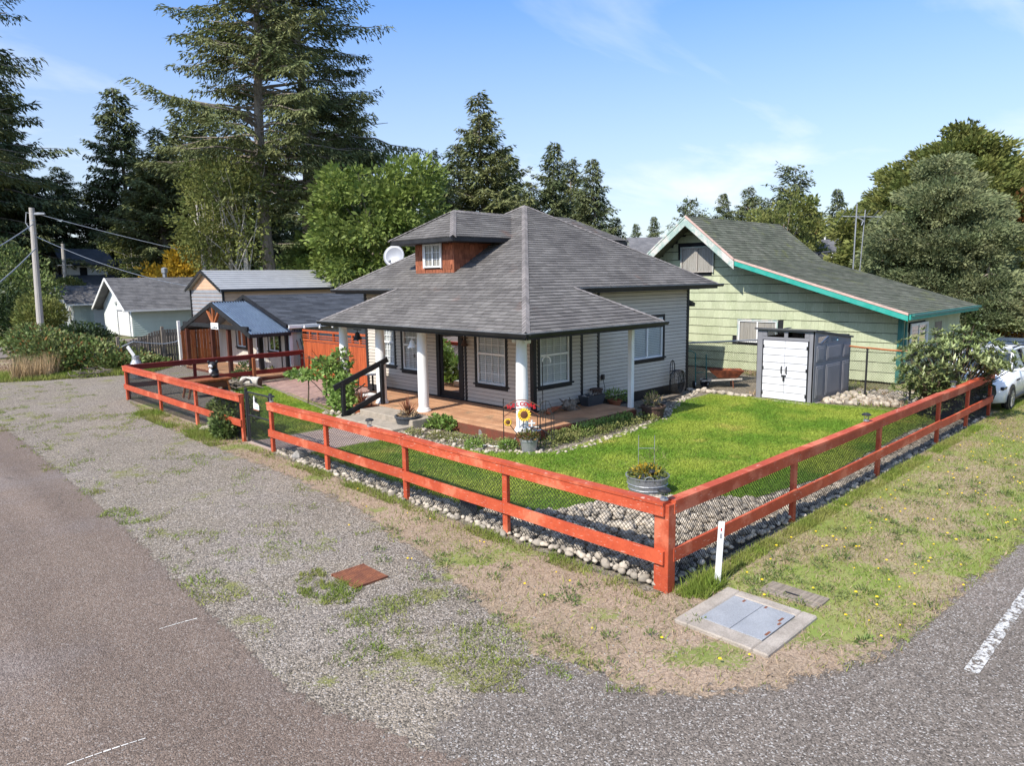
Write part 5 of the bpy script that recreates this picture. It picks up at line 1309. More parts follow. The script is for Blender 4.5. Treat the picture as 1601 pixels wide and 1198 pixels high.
b = MB(); b.box(15.3, 24.2, 38.08, 38.13, 3.24, 3.37); build('eave_trim', b, 'black', rr_)
for (x, y) in ((15.46, 38.31), (15.46, 42.92)): b = MB(); b.box(x-.05, x+.05, y-.05, y+.05, 0, 3.35); build('corner_trim', b, 'black', rv)

# mint garage and mint cottage ---------------------------------------------------
def mint_house(name, label, cat, x0, x1, y0, y1, ze, zr, ov, door=None, side_door=None, gwin=0, pipe=None):
    t = thing(name, label, cat, ((x0+x1)/2, (y0+y1)/2, 0)); ym = (y0+y1)/2
    w = gable_box(t, x0, x1, y0, y1, ze, zr-.15, 'mintwhite')
    F1 = (V3(x0, y1, 0), -Yv, -Xv); W = y1-y0; lst = []; z = .05
    top = lambda z_: (0, W) if z_ < ze else ((W/2)*(z_-ze)/(zr-.15-ze), W-(W/2)*(z_-ze)/(zr-.15-ze))
    while z < zr-.35:
        p, q = top(z+.1); m_ = MB()
        for (s, e) in ([(p, q)] if not (door and z < door[3]) else [(p, door[0]), (door[1], q)]):
            m_.add([F1[0]+F1[1]*s+Zv*z+F1[2]*.03, F1[0]+F1[1]*e+Zv*z+F1[2]*.03, F1[0]+F1[1]*e+Zv*(z+.15)+F1[2]*.004, F1[0]+F1[1]*s+Zv*(z+.15)+F1[2]*.004, F1[0]+F1[1]*s+Zv*z, F1[0]+F1[1]*e+Zv*z], [(0, 1, 2, 3), (4, 5, 1, 0)])
        lst.append(m_); z += .15
    pieces(w, 'siding_board', lst, 'mintwhite')
    lst = []; z = .05; F2 = (V3(x0, y0, 0), Xv, -Yv)
    while z < ze-.05:
        m_ = MB(); e = x1-x0
        m_.add([F2[0]+Zv*z+F2[2]*.03, F2[0]+Xv*e+Zv*z+F2[2]*.03, F2[0]+Xv*e+Zv*(z+.15)+F2[2]*.004, F2[0]+Zv*(z+.15)+F2[2]*.004, F2[0]+Zv*z, F2[0]+Xv*e+Zv*z], [(0, 1, 2, 3), (4, 5, 1, 0)]); lst.append(m_); z += .15
    pieces(w, 'side_board', lst, 'mint')
    b = MB(); oy = ov
    s_ = (zr-ze)/(W/2)
    for sg in (-1, 1): b.poly([V3(x0-ov, ym+sg*(W/2+oy), ze-s_*oy+.06), V3(x1+.2, ym+sg*(W/2+oy), ze-s_*oy+.06), V3(x1+.2, ym, zr+.06), V3(x0-ov, ym, zr+.06)], .1)
    r = build('roof', b, 'greyroof', t); up = V3(0, W/2+oy, zr-(ze-s_*oy)); L = up.length
    w2 = shingles(V3(x0-ov, ym-W/2-oy, ze-s_*oy+.06), Xv, up.normalized(), [(0, 0), (x1+.2-x0+ov, 0), (x1+.2-x0+ov, L), (0, L)], .22, .6)
    pieces(r, 'shingle', w2, 'greyroof', 60)
    for sg in (-1, 1):
        b = MB(); b.beam((x0-ov-.02, ym+sg*(W/2+oy), ze-s_*oy-.02), (x0-ov-.02, ym, zr-.02), .05, .17); build('rake_board', b, 'white', r)
    b = MB(); b.box(x0-ov, x1+.2, y0-oy-.08, y0-oy, ze-s_*oy-.08, ze-s_*oy+.05); build('gutter', b, 'white', r)
    if door:
        b = MB(); b.fbox(F1, door[0], door[1], -.02, .015, 0, door[3]); dd = build('garage_door', b, 'white', t)
        b = MB(); b.fbox(F1, door[0]-.12, door[0], 0, .06, 0, door[3]+.1); b.fbox(F1, door[1], door[1]+.12, 0, .06, 0, door[3]+.1); b.fbox(F1, door[0], door[1], 0, .06, door[3], door[3]+.1); build('door_frame', b, 'greymetal', dd)
        for k in range(4): b = MB(); b.fbox(F1, door[0]+.03, door[1]-.03, .016, .035, .05+k*door[3]/4, (k+1)*door[3]/4-.02, .008); build('door_panel', b, 'white', dd)
        b = MB(); b.fbox(F1, W/2-.2, W/2+.2, .03, .2, door[3]+.55, door[3]+.75, .02); build('lamp', b, 'white', t)
    if side_door:
        a, c = side_door; b = MB(); b.fbox(F2, a, c, .02, .05, .1, 2.1); dd = build('door', b, 'mintwhite', t)
        ctr = F2[0]+Xv*((a+c)/2)+F2[2]*.055+Zv*1.72; b = MB(); n = 8; vs = [ctr]+[ctr+Xv*.28*math.cos(math.pi*k/n)+Zv*.28*math.sin(math.pi*k/n) for k in range(n+1)]; b.add(vs, [(0, k+1, k+2) for k in range(n)]); build('fan_light', b, 'darkglass', dd)
        for k in (0, 1):
            for (z0, z1) in ((.3, .9), (1.0, 1.6)): b = MB(); b.fbox(F2, a+.1+k*(c-a)/2, a+(k+1)*(c-a)/2-.08, .051, .06, z0, z1, .006); build('panel', b, 'mintwhite', dd)
        b = MB(); b.fbox(F2, a-.9, a-.25, .02, .04, .8, 2.0); build('window', b, 'clear', t)
        b = MB(); b.fbox(F2, c+.35, c+1.4, .02, .04, .1, 2.1); build('screen_door', b, 'greymetal', t)
    for k in range(gwin):
        a = W*(.22+.28*k); b = MB(); b.fbox(F1, a, a+.6, .0, .05, .7, 2.0); wo = build('window', b, 'white', t); b = MB(); b.fbox(F1, a+.08, a+.52, .051, .06, .78, 1.92); build('pane', b, 'darkglass', wo)
    if pipe:
        b = MB(); b.lathe(pipe, [(.16, 0), (.16, .75), (.24, .76), (.24, 1.1), (.08, 1.18)], 10); build('flue_pipe', b, 'galv', t)
    return t
mint_house('mint_garage', 'mint-green garage with white roll-up door and grey roof beyond the thicket', 'garage', 15.7, 22.0, 55.2, 62.0, 2.25, 4.15, .65, door=(3.6, 6.3, 0, 1.78), pipe=(19.4, 59.0, 3.8))
mint_house('mint_cottage', 'small mint cottage with a fan-lit door, left of the mint garage', 'cottage', 14.2, 19.5, 64.5, 70.5, 2.45, 3.62, .6, side_door=(1.35, 2.35), gwin=3)

# white two-storey house deep in the trees
wh = thing('white_house', 'white two-storey house with dark roofs half hidden under the tall conifers', 'house', (22, 90, 0))
b = MB(); b.box(19.0, 23.4, 88, 94, 3.9, 6.0); up_ = build('upper_wall', b, 'white', wh)
b = MB(); b.box(18.2, 27.5, 86.5, 96, 0, 4.0); build('lower_wall', b, 'cream', wh)
b = MB(); b.poly([V3(18.6, 87.4, 5.9), V3(23.8, 87.4, 5.9), V3(23.8, 91, 7.7), V3(18.6, 91, 7.7)], .15); b.poly([V3(18.6, 94.6, 5.9), V3(23.8, 94.6, 5.9), V3(23.8, 91, 7.7), V3(18.6, 91, 7.7)], .15); build('upper_roof', b, 'blueroof', wh)
b = MB(); b.poly([V3(17.6, 85, 3.55), V3(28, 85, 3.55), V3(28, 88.1, 4.85), V3(17.6, 88.1, 4.85)], .15); build('porch_roof', b, 'blueroof', wh)
b = MB(); b.box(17.6, 28, 84.93, 85.0, 3.35, 3.52); build('gutter', b, 'white', wh)
b = MB(); b.box(18.6, 27.4, 86.38, 86.45, .4, 3.3); build('painted_porch_shade', b, 'dark', wh)  # dark panel on the wall stands in for the shade under the porch roof
for x in (18.6, 21.5, 24.4, 26.4): b = MB(); b.box(x-.15, x+.15, 85.1, 85.4, 0, 3.4); build('porch_post', b, 'white', wh)
b = MB(); b.box(23.6, 27, 88.5, 94, 4.0, 5.6); build('wing_wall', b, 'cream', wh)
b = MB(); b.poly([V3(23.0, 87.8, 5.0), V3(24.9, 87.8, 6.6), V3(24.9, 94.5, 6.6), V3(23.0, 94.5, 5.0)], .16); b.poly([V3(27.6, 87.8, 5.0), V3(24.9, 87.8, 6.6), V3(24.9, 94.5, 6.6), V3(27.6, 94.5, 5.0)], .16); build('wing_roof', b, 'blueroof', wh)
b = MB(); b.box(20.3, 21.0, 87.93, 87.99, 4.6, 5.6); wo = build('window', b, 'dark', wh)
b = MB(); b.box(18.93, 18.99, 90, 91, 4.6, 5.7); build('window', b, 'dark', wh)

# far roofs on the right --------------------------------------------------------
fh = thing('grey_house', 'far house with a plain grey-violet roof and small white gable behind the green house', 'house', dp(1310, 402, 62))
o = worg(fh); d0_ = V3(.80, -.60, 0); d1_ = V3(.60, .80, 0)
G = lambda a, c, z: V3(o.x, o.y, 0)+d0_*a+d1_*c+Zv*z
zr = dp(1300, 374, 66).z; ze = dp(1300, 407, 60).z
b = MB(); b.poly([G(-9, -3, ze-.6), G(9, -3, ze-.6), G(9, 4, zr), G(-9, 4, zr)], .2); b.poly([G(-9, 11, ze-.6), G(9, 11, ze-.6), G(9, 4, zr), G(-9, 4, zr)], .2); build('roof', b, 'greyroof', fh)
b = MB(); 
vs = [G(-8.6, -2.4, 0), G(8.6, -2.4, 0), G(8.6, 10.4, 0), G(-8.6, 10.4, 0)]; b.add(vs+[p+Zv*(ze-.45) for p in vs], [(0, 1, 5, 4), (1, 2, 6, 5), (2, 3, 7, 6), (3, 0, 4, 7), (4, 5, 6, 7)]); build('wall', b, 'cream', fh)
A, B_, Cg = dp(1296, 397, 57), dp(1325, 408, 57), dp(1303, 391, 57)
zg = Cg.z; b = MB(); g0 = V3(A.x, A.y, A.z-.35); g1 = V3(B_.x, B_.y, B_.z-.2)
b.add([g0, g1, V3(Cg.x, Cg.y, zg-.12), V3(g0.x, g0.y, 0), V3(g1.x, g1.y, 0)], [(0, 1, 2), (0, 3, 4, 1)]); build('gable_wall', b, 'white', fh)
b = MB(); bk = d1_*6+d0_*2.0
b.poly([g1+V3(.3, -.2, -.1), V3(Cg.x, Cg.y, zg), V3(Cg.x, Cg.y, zg)+bk, g1+bk], .14); b.poly([g0, V3(Cg.x, Cg.y, zg), V3(Cg.x, Cg.y, zg)+bk, g0+bk], .14); build('porch_roof', b, 'blueroof', fh)
b = MB(); p = G(1.2, 4, zr); b.tube([p-Zv*.2, p+Zv*.45], .07, 6); build('vent_pipe', b, 'white', fh)
bh = thing('brown_roof_house', 'distant roof in dull brown between the grey house and the green gable', 'house', dp(1010, 385, 75)); o2 = worg(bh)
z1 = dp(1010, 371, 78).z; z0 = dp(1010, 395, 70).z; b = MB()
L2 = lambda a, c, z: V3(o2.x, o2.y, 0)+V3(.72, -.69, 0)*a+V3(.69, .72, 0)*c+Zv*z
b.poly([L2(-6, -4, z0-1), L2(7, -4, z0-1), L2(7, 3, z1), L2(-6, 3, z1)], .2); build('roof', b, 'greyroof', bh)
b = MB(); vs = [L2(-5.6, -3.2, 0), L2(6.6, -3.2, 0), L2(6.6, 6, 0), L2(-5.6, 6, 0)]; b.add(vs+[p+Zv*(z0-.8) for p in vs], [(0, 1, 5, 4), (1, 2, 6, 5), (2, 3, 7, 6), (3, 0, 4, 7)]); build('wall', b, 'cream', bh)
# antenna mast
am = thing('antenna_mast', 'thin television antenna mast standing behind the green house roof', 'antenna', V3(*dp(1333, 415, 38)[:2], 0)); o3 = worg(am); top = dp(1340, 318, 38)
b = MB(); b.tube([V3(o3.x, o3.y, 0), top], .035, 6); b.tube([V3(o3.x+.15, o3.y-.15, 0), top+V3(.25, -.3, -.3)], .025, 5); build('mast', b, 'galv', am)
q = dp(1316, 338, 38); r_ = dp(1378, 339, 38); b = MB(); b.tube([q, r_], .02, 5)
for k in range(6): c = q.lerp(r_, k/5); b.tube([c-Zv*.25+V3(.3, .3, 0), c+Zv*.25-V3(.3, .3, 0)], .012, 4)
b.tube([top-Zv*.6, dp(1350, 345, 38), dp(1347, 352, 38)], .03, 5); build('antenna', b, 'galv', am)

# poles and wires -----------------------------------------------------------------
base = gp(66, 545); top = V3(*dp(52, 325, math.hypot(base.x, base.y))); top = top.lerp(V3(base.x, base.y, top.z), .25)
pole = thing('utility_pole', 'pale wooden utility pole rising from the thicket at the left', 'utility pole', (base.x, base.y, 0))
b = MB(); b.tube([base-Zv*.2, base.lerp(top, .5), top], [.20, .175, .145], 12); build('pole', b, 'polewood', pole)
b = MB(); pt = top-Zv*.35; hd = V3(.7, -.7, 0); b.tube([pt, pt+hd*.35, pt+hd*.75+Zv*.0], [.07, .09, .06], 7); build('street_light', b, 'galv', pole)
b = MB(); b.tube([pt-hd*.05, pt-hd*.35+Zv*.1, pt-hd*.45-Zv*.5, pt-hd*.2-Zv*.9], .03, 5); b.tube([pt-Zv*.3-hd*.1, pt-hd*.3-Zv*.9, pt-hd*.12-Zv*1.1], .02, 5); build('service_loop', b, 'galv', pole)
for z in (.75, 1.5): b = MB(); b.lathe(top-Zv*z, [(.165, 0), (.165, .06)], 10); build('band', b, 'galv', pole)
def wire(name, a, c, sag, label, r=.022):
    a = V3(*a); c = V3(*c); b = MB(); b.tube([a.lerp(c, i/20)-Zv*sag*4*(i/20)*(1-i/20) for i in range(21)], r, 5); build(name, b, 'wire' if r < .02 else 'galv', label=label, cat='wire')
wire('overhead_wire', pt+hd*.3, dp(600, 449, 55), .4, 'upper overhead wire running from the pole lamp down over the sheds')
wire('overhead_wire', top-Zv*1.6, dp(330, 452, 50), .5, 'lower overhead wire running from the pole towards the mint garage roof')
wire('guy_wire', top-Zv*.9, dp(-40, 405, 42), .1, 'upper guy wire going left from the near utility pole', .03)
wire('guy_wire', top-Zv*2.3, dp(-30, 465, 40), .1, 'lower guy wire slanting down left from the near utility pole', .035)
p2b = dp(102, 455, 80); p2t = dp(98, 381, 80)
p2 = thing('utility_pole', 'thin distant utility pole in front of the white house', 'utility pole', (p2b.x, p2b.y, 0)); b = MB(); b.tube([V3(p2b.x, p2b.y, 0), p2t], [.2, .16], 8); build('pole', b, 'polewood', p2)
b = MB(); b.tube([p2t-Zv*2+V3(-.5, .5, 0), p2t-Zv*2+V3(.5, -.5, 0)], .05, 5); build('bracket', b, 'polewood', p2)
wire('overhead_wire', p2t-Zv*1.6, dp(-60, 402, 70), .3, 'thin wire going left from the distant utility pole', .018); wire('overhead_wire', p2t-Zv*1.6, dp(310, 405, 75), .3, 'thin wire going right from the distant utility pole', .018)
p3b = dp(1275, 380, 90); p3t = dp(1278, 340, 90)
p3 = thing('utility_pole', 'short brown utility pole top above the far grey roof on the right', 'utility pole', (p3b.x, p3b.y, 0)); b = MB(); b.tube([V3(p3b.x, p3b.y, 0), p3t], [.28, .22], 8); build('pole', b, 'cedarfence', p3)
wire('guy_wire', p3t-Zv*.3, dp(1292, 376, 88), .02, 'guy wire of the brown pole above the far grey roof', .03)

# ------------------------------------------------------------------ cars
def loft(par, name, m, st, smooth=True):
    """stations (x, [(y,z)...]) mirrored over y"""
    b = MB(); n = len(st[0][1]); full = []
    for x, pr in st: full += [V3(x, y, z) for y, z in pr]+[V3(x, -y, z) for y, z in reversed(pr)]
    k = 2*n; fs = []
    for i in range(len(st)-1):
        for j in range(k-1): fs.append((i*k+j, i*k+j+1, (i+1)*k+j+1, (i+1)*k+j))
        fs.append((i*k+k-1, i*k, (i+1)*k, (i+1)*k+k-1))
    fs.append(tuple(range(k))); fs.append(tuple((len(st)-1)*k+j for j in range(k-1, -1, -1)))
    b.add(full, fs, .5); return build(name, b, m, par, smooth=smooth)
def car(label, m, name='parked_car'):
    t = thing(name, label, 'car', (0, 0, 0), 'cars parked on the right')
    body = loft(t, 'body', m, [
        (0.0, [(.55, .34), (.74, .42), (.80, .62), (.76, .84), (.55, .92)]), (.10, [(.62, .27), (.86, .34), (.91, .62), (.88, .88), (.66, .98)]),
        (.35, [(.68, .24), (.95, .30), (.97, .64), (.94, .93), (.74, 1.04)]), (.95, [(.70, .24), (.98, .30), (1.0, .70), (.96, 1.0), (.78, 1.10)]),
        (1.5, [(.70, .24), (.96, .30), (.98, .70), (.955, 1.06), (.80, 1.15)]), (2.6, [(.70, .24), (.96, .30), (.98, .72), (.96, 1.09), (.84, 1.14)]),
        (3.9, [(.70, .24), (.98, .30), (1.0, .74), (.965, 1.10), (.84, 1.15)]), (4.7, [(.70, .30), (.95, .36), (.97, .74), (.94, 1.10), (.82, 1.16)]), (5.05, [(.60, .45), (.84, .48), (.88, .74), (.86, 1.05), (.70, 1.15)])])
    loft(t, 'roof', m, [(2.25, [(.60, 1.62), (.66, 1.64), (.60, 1.69)]), (2.7, [(.60, 1.68), (.68, 1.69), (.61, 1.755)]), (3.7, [(.60, 1.68), (.68, 1.69), (.61, 1.76)]), (4.6, [(.58, 1.58), (.63, 1.60), (.56, 1.66)])])
    loft(t, 'cabin_glass', 'carglass', [(1.42, [(.70, 1.10), (.80, 1.12), (.70, 1.13)]), (2.28, [(.80, 1.12), (.84, 1.14), (.63, 1.645)]), (3.7, [(.80, 1.12), (.85, 1.14), (.655, 1.69)]), (4.55, [(.78, 1.12), (.82, 1.14), (.61, 1.60)]), (4.9, [(.70, 1.10), (.76, 1.14), (.70, 1.16)])], smooth=False)
    for s in (-1, 1):
        b = MB(); b.beam((1.42, s*.83, 1.12), (2.30, s*.665, 1.655), .07, .05); build('pillar', b, m, t)
        b = MB(); b.beam((3.35, s*.855, 1.12), (3.30, s*.68, 1.68), .07, .05, up=(0, 0, 1)); build('pillar', b, 'plastic', t)
        b = MB(); b.ball((1.95, s*1.06, 1.17), .10, .13, .085, 10, 6); build('mirror', b, m, t, smooth=True)
        b = MB(); b.beam((2.5, s*.62, 1.785), (4.3, s*.60, 1.75), .03, .03); build('roof_rack', b, 'plastic', t)
        b = MB(); b.fbox((V3(.05, 0, 0), Xv, Yv), .03, .42, s*.90-.07, s*.90+.055, .70, .80, .02); build('headlight', b, 'carglass', t)
        b = MB(); b.fbox((V3(0, 0, 0), Xv, Yv), 1.55, 1.95, s*.985-.02, s*.985+.012, .84, .89, .01); build('vent_trim', b, 'plastic', t)
        for x in (.97, 3.95):
            b = MB(); b.lathe((x, s*.90, .36), [(.01, 0), (.445, 0), (.445, .112), (.36, .115), (.01, .1)], 28, axis=(0, s, 0)); build('wheel_arch', b, 'plastic', t)
            b = MB(); b.lathe((x, s*.78, .365), [(.20, .0), (.33, .01), (.365, .05), (.365, .2), (.335, .245), (.27, .25), (.262, .21), (.2, .2)], 28, axis=(0, s, 0)); w = build('wheel', b, 'tyre', t)
            b = MB(); b.lathe((x, s*.78, .365), [(.25, .20), (.272, .235), (.262, .238), (.24, .2)], 28, axis=(0, s, 0)); build('rim', b, 'alloy', w)
            b = MB()
            for k in range(20):
                a = k*math.pi/10+(.09 if k % 2 else -.0); b.beam((x+.04*math.cos(a), s*1.005, .365+.04*math.sin(a)), (x+.255*math.cos(a+.12), s*1.015, .365+.255*math.sin(a+.12)), .022, .018, up=(0, 1, 0))
            b.lathe((x, s*.99, .365), [(.05, 0), (.05, .03), (.02, .035)], 10, axis=(0, s, 0)); build('spokes', b, 'alloy', w)
        b = MB(); b.fbox((V3(0, 0, 0), Xv, Yv), 1.45, 3.5, s*.975-.02, s*.975+.018, .26, .36, .02); build('sill', b, 'plastic', t)
    b = MB(); b.fbox((V3(0, 0, 0), -Yv, -Xv), -.55, .55, -.02, .012, .52, .80, .01); g = build('grille', b, 'plastic', t)
    for k in range(9): b = MB(); b.fbox((V3(0, 0, 0), -Yv, -Xv), -.52+k*.13, -.50+k*.13, .012, .022, .54, .78); build('grille_bar', b, 'alloy', g)
    b = MB(); b.fbox((V3(0, 0, 0), -Yv, -Xv), -.72, .72, -.02, .02, .30, .42, .02); build('bumper', b, 'plastic', t)
    b = MB(); b.fbox((V3(1.72, 0, 0), Xv, Yv), 0, .012, -.10, .05, 1.36, 1.50) ; build('sticker', b, 'bluepaint', t)
    return t
c1 = car('white sport utility car with multi-spoke wheels parked past the end of the right fence', 'carwhite'); c1.location = (21.86, 5.18, 0); c1.scale = (.88, .88, .88)
c2 = car('dark blue car parked behind the white sport utility car', 'carblue'); c2.location = (27.4, 5.75, -.1); c2.scale = (.85, .85, .82)
# ------------------------------------------------------------------ trees
def conifer_mesh(seed, H, R, cb, nb, m, tr=.35, droop=.25, up=.12, ln=.34, wd=.11, bare=0., profile=1., lean=0., dens=1., limb=True, bark='bark', top=.0, gap=.25, clump=1.):
    """-> (trunk mesh, crown mesh). Limbs in loose whorls, each carrying hanging side twigs of needle sprays."""
    g = np.random.default_rng(seed); rnd = random.Random(seed); mb = MB(); k = 10
    ax = lambda z: np.array([lean*z+.25*math.sin(z*.21+seed), .2*math.sin(z*.17+seed*2), z])
    mb.tube([Vector(ax(H*i/k)) for i in range(k+1)], [max(.03, tr*(1-(i/k)**1.25)*(1.25 if i == 0 else 1)) for i in range(k+1)], 9)
    P = []; D = []; L = []; W = []; SH = []
    sect = g.random(12)*.5+.75
    for i in range(nb):
        f = (i+g.random())/nb; z = cb+(H-cb)*f**.92; rel = (z-cb)/(H-cb)
        az = g.random()*2*np.pi; br = R*((1-rel)**profile*.92+.06)*(.5+.6*g.random())*sect[int(az/6.2832*12) % 12]
        if rel < .1: br *= .6+4*rel
        if g.random() < gap*.4: br *= 1.25
        a = ax(z); d = np.array([math.cos(az), math.sin(az), 0]); e0 = up+.35*rel+g.normal()*.1; dr = droop*(1-rel*.7)*(.7+.6*g.random())
        S = np.linspace(0, 1, 8); pts = a+d*(S*br)[:, None]+np.array([0, 0, 1])*((e0*S-dr*S**2+.16*dr*np.maximum(0, S-.7)*8*S)*br)[:, None]
        pts += np.cumsum(g.normal(size=(8, 3))*.03*br*np.array([1, 1, .5]), 0)*.5
        if limb and (br > 1.2): mb.tube([Vector(q) for q in pts[:7]], [max(.012, tr*.2*(br/R+.2)*(1-s)) for s in S[:7]], 4, cap=False)
        if g.random() < bare*(1-rel): continue
        nt_ = max(3, int(br/.30*dens)); s0 = .18 if rel > .4 else .30
        for s in np.linspace(s0, 1., nt_):
            j = s*7; j0 = min(int(j), 6); c = pts[j0]+(pts[j0+1]-pts[j0])*(j-j0); t = pts[j0+1]-pts[j0]; t /= np.linalg.norm(t)+1e-9
            sd = np.cross(t, [0, 0, 1]); sd /= np.linalg.norm(sd)+1e-9; tl = (.16*br*(1.05-s)+.30)*(.6+.7*g.random())
            for sg in ((-1, 1) if s < .97 else (0,)):
                dirn = sd*sg*.85+t*.6+np.array([0, 0, -.22-.3*g.random()]); q = max(2, int(tl/.15*dens*clump)); u_ = np.linspace(.1, 1, q)+g.normal(size=q)*.05
                pp = c+dirn*(u_*tl)[:, None]+np.array([0, 0, -1])*(u_**2*tl*.35)[:, None]+g.normal(size=(q, 3))*.04
                dd = dirn+g.normal(size=(q, 3))*.28+np.array([0, 0, -.25]); P.append(pp); D.append(dd); L.append(ln*(.6+.7*g.random(q))); W.append(wd*(.7+.6*g.random(q)))
    P = np.concatenate(P); D = np.concatenate(D); n = len(P); V = leaves(P, D, np.array([0, 0, 1.])+g.normal(size=(n, 3))*.55, np.concatenate(L), np.concatenate(W))
    tm = mesh_obj('tmp', mb.v, mb.f, mb.r, M[bark]); tme = tm.data; bpy.data.objects.remove(tm)
    return tme, np_mesh('crown', V, 4, g.random(n), m)

def broad_mesh(seed, H, R, cz, rz, m, nclump=90, per=150, ln=.26, wd=.15, tr=.22, bark='bark', shell=.45, csize=.8, trunks=1, flat=.75, hang=0.):
    """round-headed tree: limbs reaching leaf clumps spread through the crown volume"""
    g = np.random.default_rng(seed); mb = MB(); C = unit_s(g, nclump)*(shell+(1-shell)*g.random((nclump, 1))**.5)
    lob = 1+.18*np.sin(C[:, :1]*5+seed)*np.cos(C[:, 1:2]*4)
    C = C*lob*np.array([R, R, rz])+np.array([0, 0, cz]); P = []; D = []; S = []
    for c in C:
        r = csize*(.6+.8*g.random()); n = int(per*r*r/csize/csize); q = unit_s(g, n); o = (c-np.array([0, 0, cz])); o /= np.linalg.norm(o)+1e-9
        P.append(c+q*np.array([r, r, r*flat])*(g.random((n, 1))**.4)); D.append(q*.7+o*.5+np.array([0, 0, .15-hang])+g.normal(size=(n, 3))*.35); S.append(np.full(n, g.random()))
    for t in range(trunks):
        b0 = np.array([g.normal()*.4*(trunks > 1), g.normal()*.4*(trunks > 1), 0]); t1 = b0+np.array([g.normal()*.5, g.normal()*.5, cz+rz*.35])
        mid = b0+(t1-b0)*.5+g.normal(size=3)*.15; mb.tube([Vector(b0), Vector(mid), Vector(t1)], [tr*1.2, tr*.8, tr*.2], 8)
        for c in C[t::trunks*3]:
            s = .3+.5*g.random(); a = b0+(t1-b0)*s; mm = (a+c)/2+np.array([0, 0, .15*R*g.random()]); mb.tube([Vector(a), Vector(mm), Vector(c)], [tr*.35*(1.1-s), tr*.2*(1.1-s)+.01, .012], 5, cap=False)
    P = np.concatenate(P); D = np.concatenate(D); n = len(P)
    rn = np.clip(np.concatenate(S)*.45+g.random(n)*.55, 0, 1)
    V = leaves(P, D, g.normal(size=(n, 3)), ln*(.6+.8*g.random(n)), wd*(.6+.8*g.random(n)))
    tm = mesh_obj('tmp', mb.v, mb.f, mb.r, M[bark]); tme = tm.data; bpy.data.objects.remove(tm)
    return tme, np_mesh('crown', V, 4, rn, m)
def unit_s(g, n): a = g.normal(size=(n, 3)); return a/np.linalg.norm(a, axis=1, keepdims=True)

def tree(name, meshes, px, D, label, cat='tree', group=None, sc=1., rz=0., py=None, sz=None):
    p = dp(px, 440, D); t = thing(name, label, cat, (p.x, p.y, 0), group)
    t.rotation_euler = (0, 0, rz); t.scale = (sc, sc, sz or sc)
    for nm, me in zip(('trunk', 'crown'), meshes):
        o = bpy.data.objects.new(nm, me); COL.objects.link(o); o.parent = t
    return t
def toph(px, py, D): return dp(px, py, D).z

hero1 = conifer_mesh(3, 31, 7.2, 9.0, 235, 'spruce', .46, .34, .14, .36, .095, bare=.22, profile=.55, lean=-.012, dens=1.5, gap=.5, clump=1.25)
hero2 = conifer_mesh(8, 33, 7.6, 9.5, 240, 'spruce', .52, .36, .10, .36, .095, bare=.22, profile=.5, lean=-.014, dens=1.5, gap=.5, clump=1.25)
cA = conifer_mesh(21, 20, 5.2, 1.2, 250, 'fir', .34, .30, .10, .42, .14, profile=.75, dens=1.6, gap=.6, clump=1.3)
cB = conifer_mesh(34, 18, 4.6, 1.5, 230, 'spruce', .30, .22, .22, .38, .12, profile=.85, dens=1.6, gap=.8, clump=1.3)
cC = conifer_mesh(41, 16, 4.0, 1.0, 220, 'fir', .26, .24, .14, .38, .12, profile=.9, dens=1.7, gap=.5, clump=1.3)
cD = conifer_mesh(55, 24, 6.6, 2.5, 240, 'fir', .42, .42, .06, .42, .13, profile=.6, dens=1.5, gap=.7, clump=1.3)
cE = conifer_mesh(63, 14, 4.6, 2.0, 130, 'fir', .26, .10, .30, .38, .13, profile=.6, dens=1.4, gap=.9, clump=1.3)
def con(meshes, H0, px, py, D, label, rz, name='conifer_tree', group=None, wide=1.):
    s = toph(px, py, D)/H0; return tree(name, meshes, px, D, label, 'tree', group, sc=s*wide, rz=rz, sz=s)
tree('spruce_tree', hero1, 428, 50, 'very tall spruce with a bare lower trunk, the left one of the towering pair', rz=.4)
tree('spruce_tree', hero2, 482, 57, 'very tall thick spruce with drooping limbs, the right one of the towering pair', rz=2.2)
tree('spruce_tree', hero2, -48, 72, 'tall spruce standing beyond the left frame edge with boughs reaching into the picture', rz=.8, sc=1.18)
con(cD, 24, -50, -60, 92, 'dark spruce at the left frame edge whose limbs hang into the blue sky', .6, wide=1.15)
con(cA, 20, 28, 150, 100, 'dark broad conifer behind the near utility pole', 1.0, wide=1.2)
con(cA, 20, 205, 140, 99, 'pointed dark conifer rising behind the mint garage', 2.4, wide=1.0)
con(cB, 18, 268, 205, 78, 'fuzzy green conifer between the pointed conifer and the towering pair', .3, wide=1.3)
con(cD, 24, 110, 262, 104, 'dark conifer behind the white two-storey house', 1.9, wide=1.1)
con(cA, 20, 330, 185, 82, 'dense dark conifer directly behind the pale-trunked alders', 4.0, wide=1.3)
con(cD, 24, 560, 165, 74, 'spruce with long side limbs just right of the towering pair', 3.1, wide=.9)
con(cB, 18, 757, 148, 58, 'airy pointed spruce standing behind the dormer of the house', 1.3, wide=1.15)
con(cB, 18, 682, 236, 68, 'small conifer top peeping over the bright maple', 2.0)
con(cC, 16, 868, 224, 62, 'slim dark fir behind the roof peak, left of a close pair', .5, wide=1.1)
con(cC, 16, 926, 249, 58, 'slim dark fir behind the roof peak, right of a close pair', 2.8, wide=1.0)
con(cB, 18, 830, 285, 66, 'low green conifer right behind the roof peak', 4.4, wide=1.3)
con(cC, 16, 962, 340, 62, 'low dark conifer at the right foot of the close fir pair', 1.1, wide=1.3)
con(cC, 16, 1021, 339, 110, 'small far fir in the gap left of the green gable', 3.3, wide=1.0)
con(cC, 16, 993, 350, 118, 'tiny far fir, leftmost in the gap beside the house roof', 5.0)
con(cE, 14, 1078, 312, 72, 'round-topped dark pine just behind the green gable peak', .2, wide=1.0)
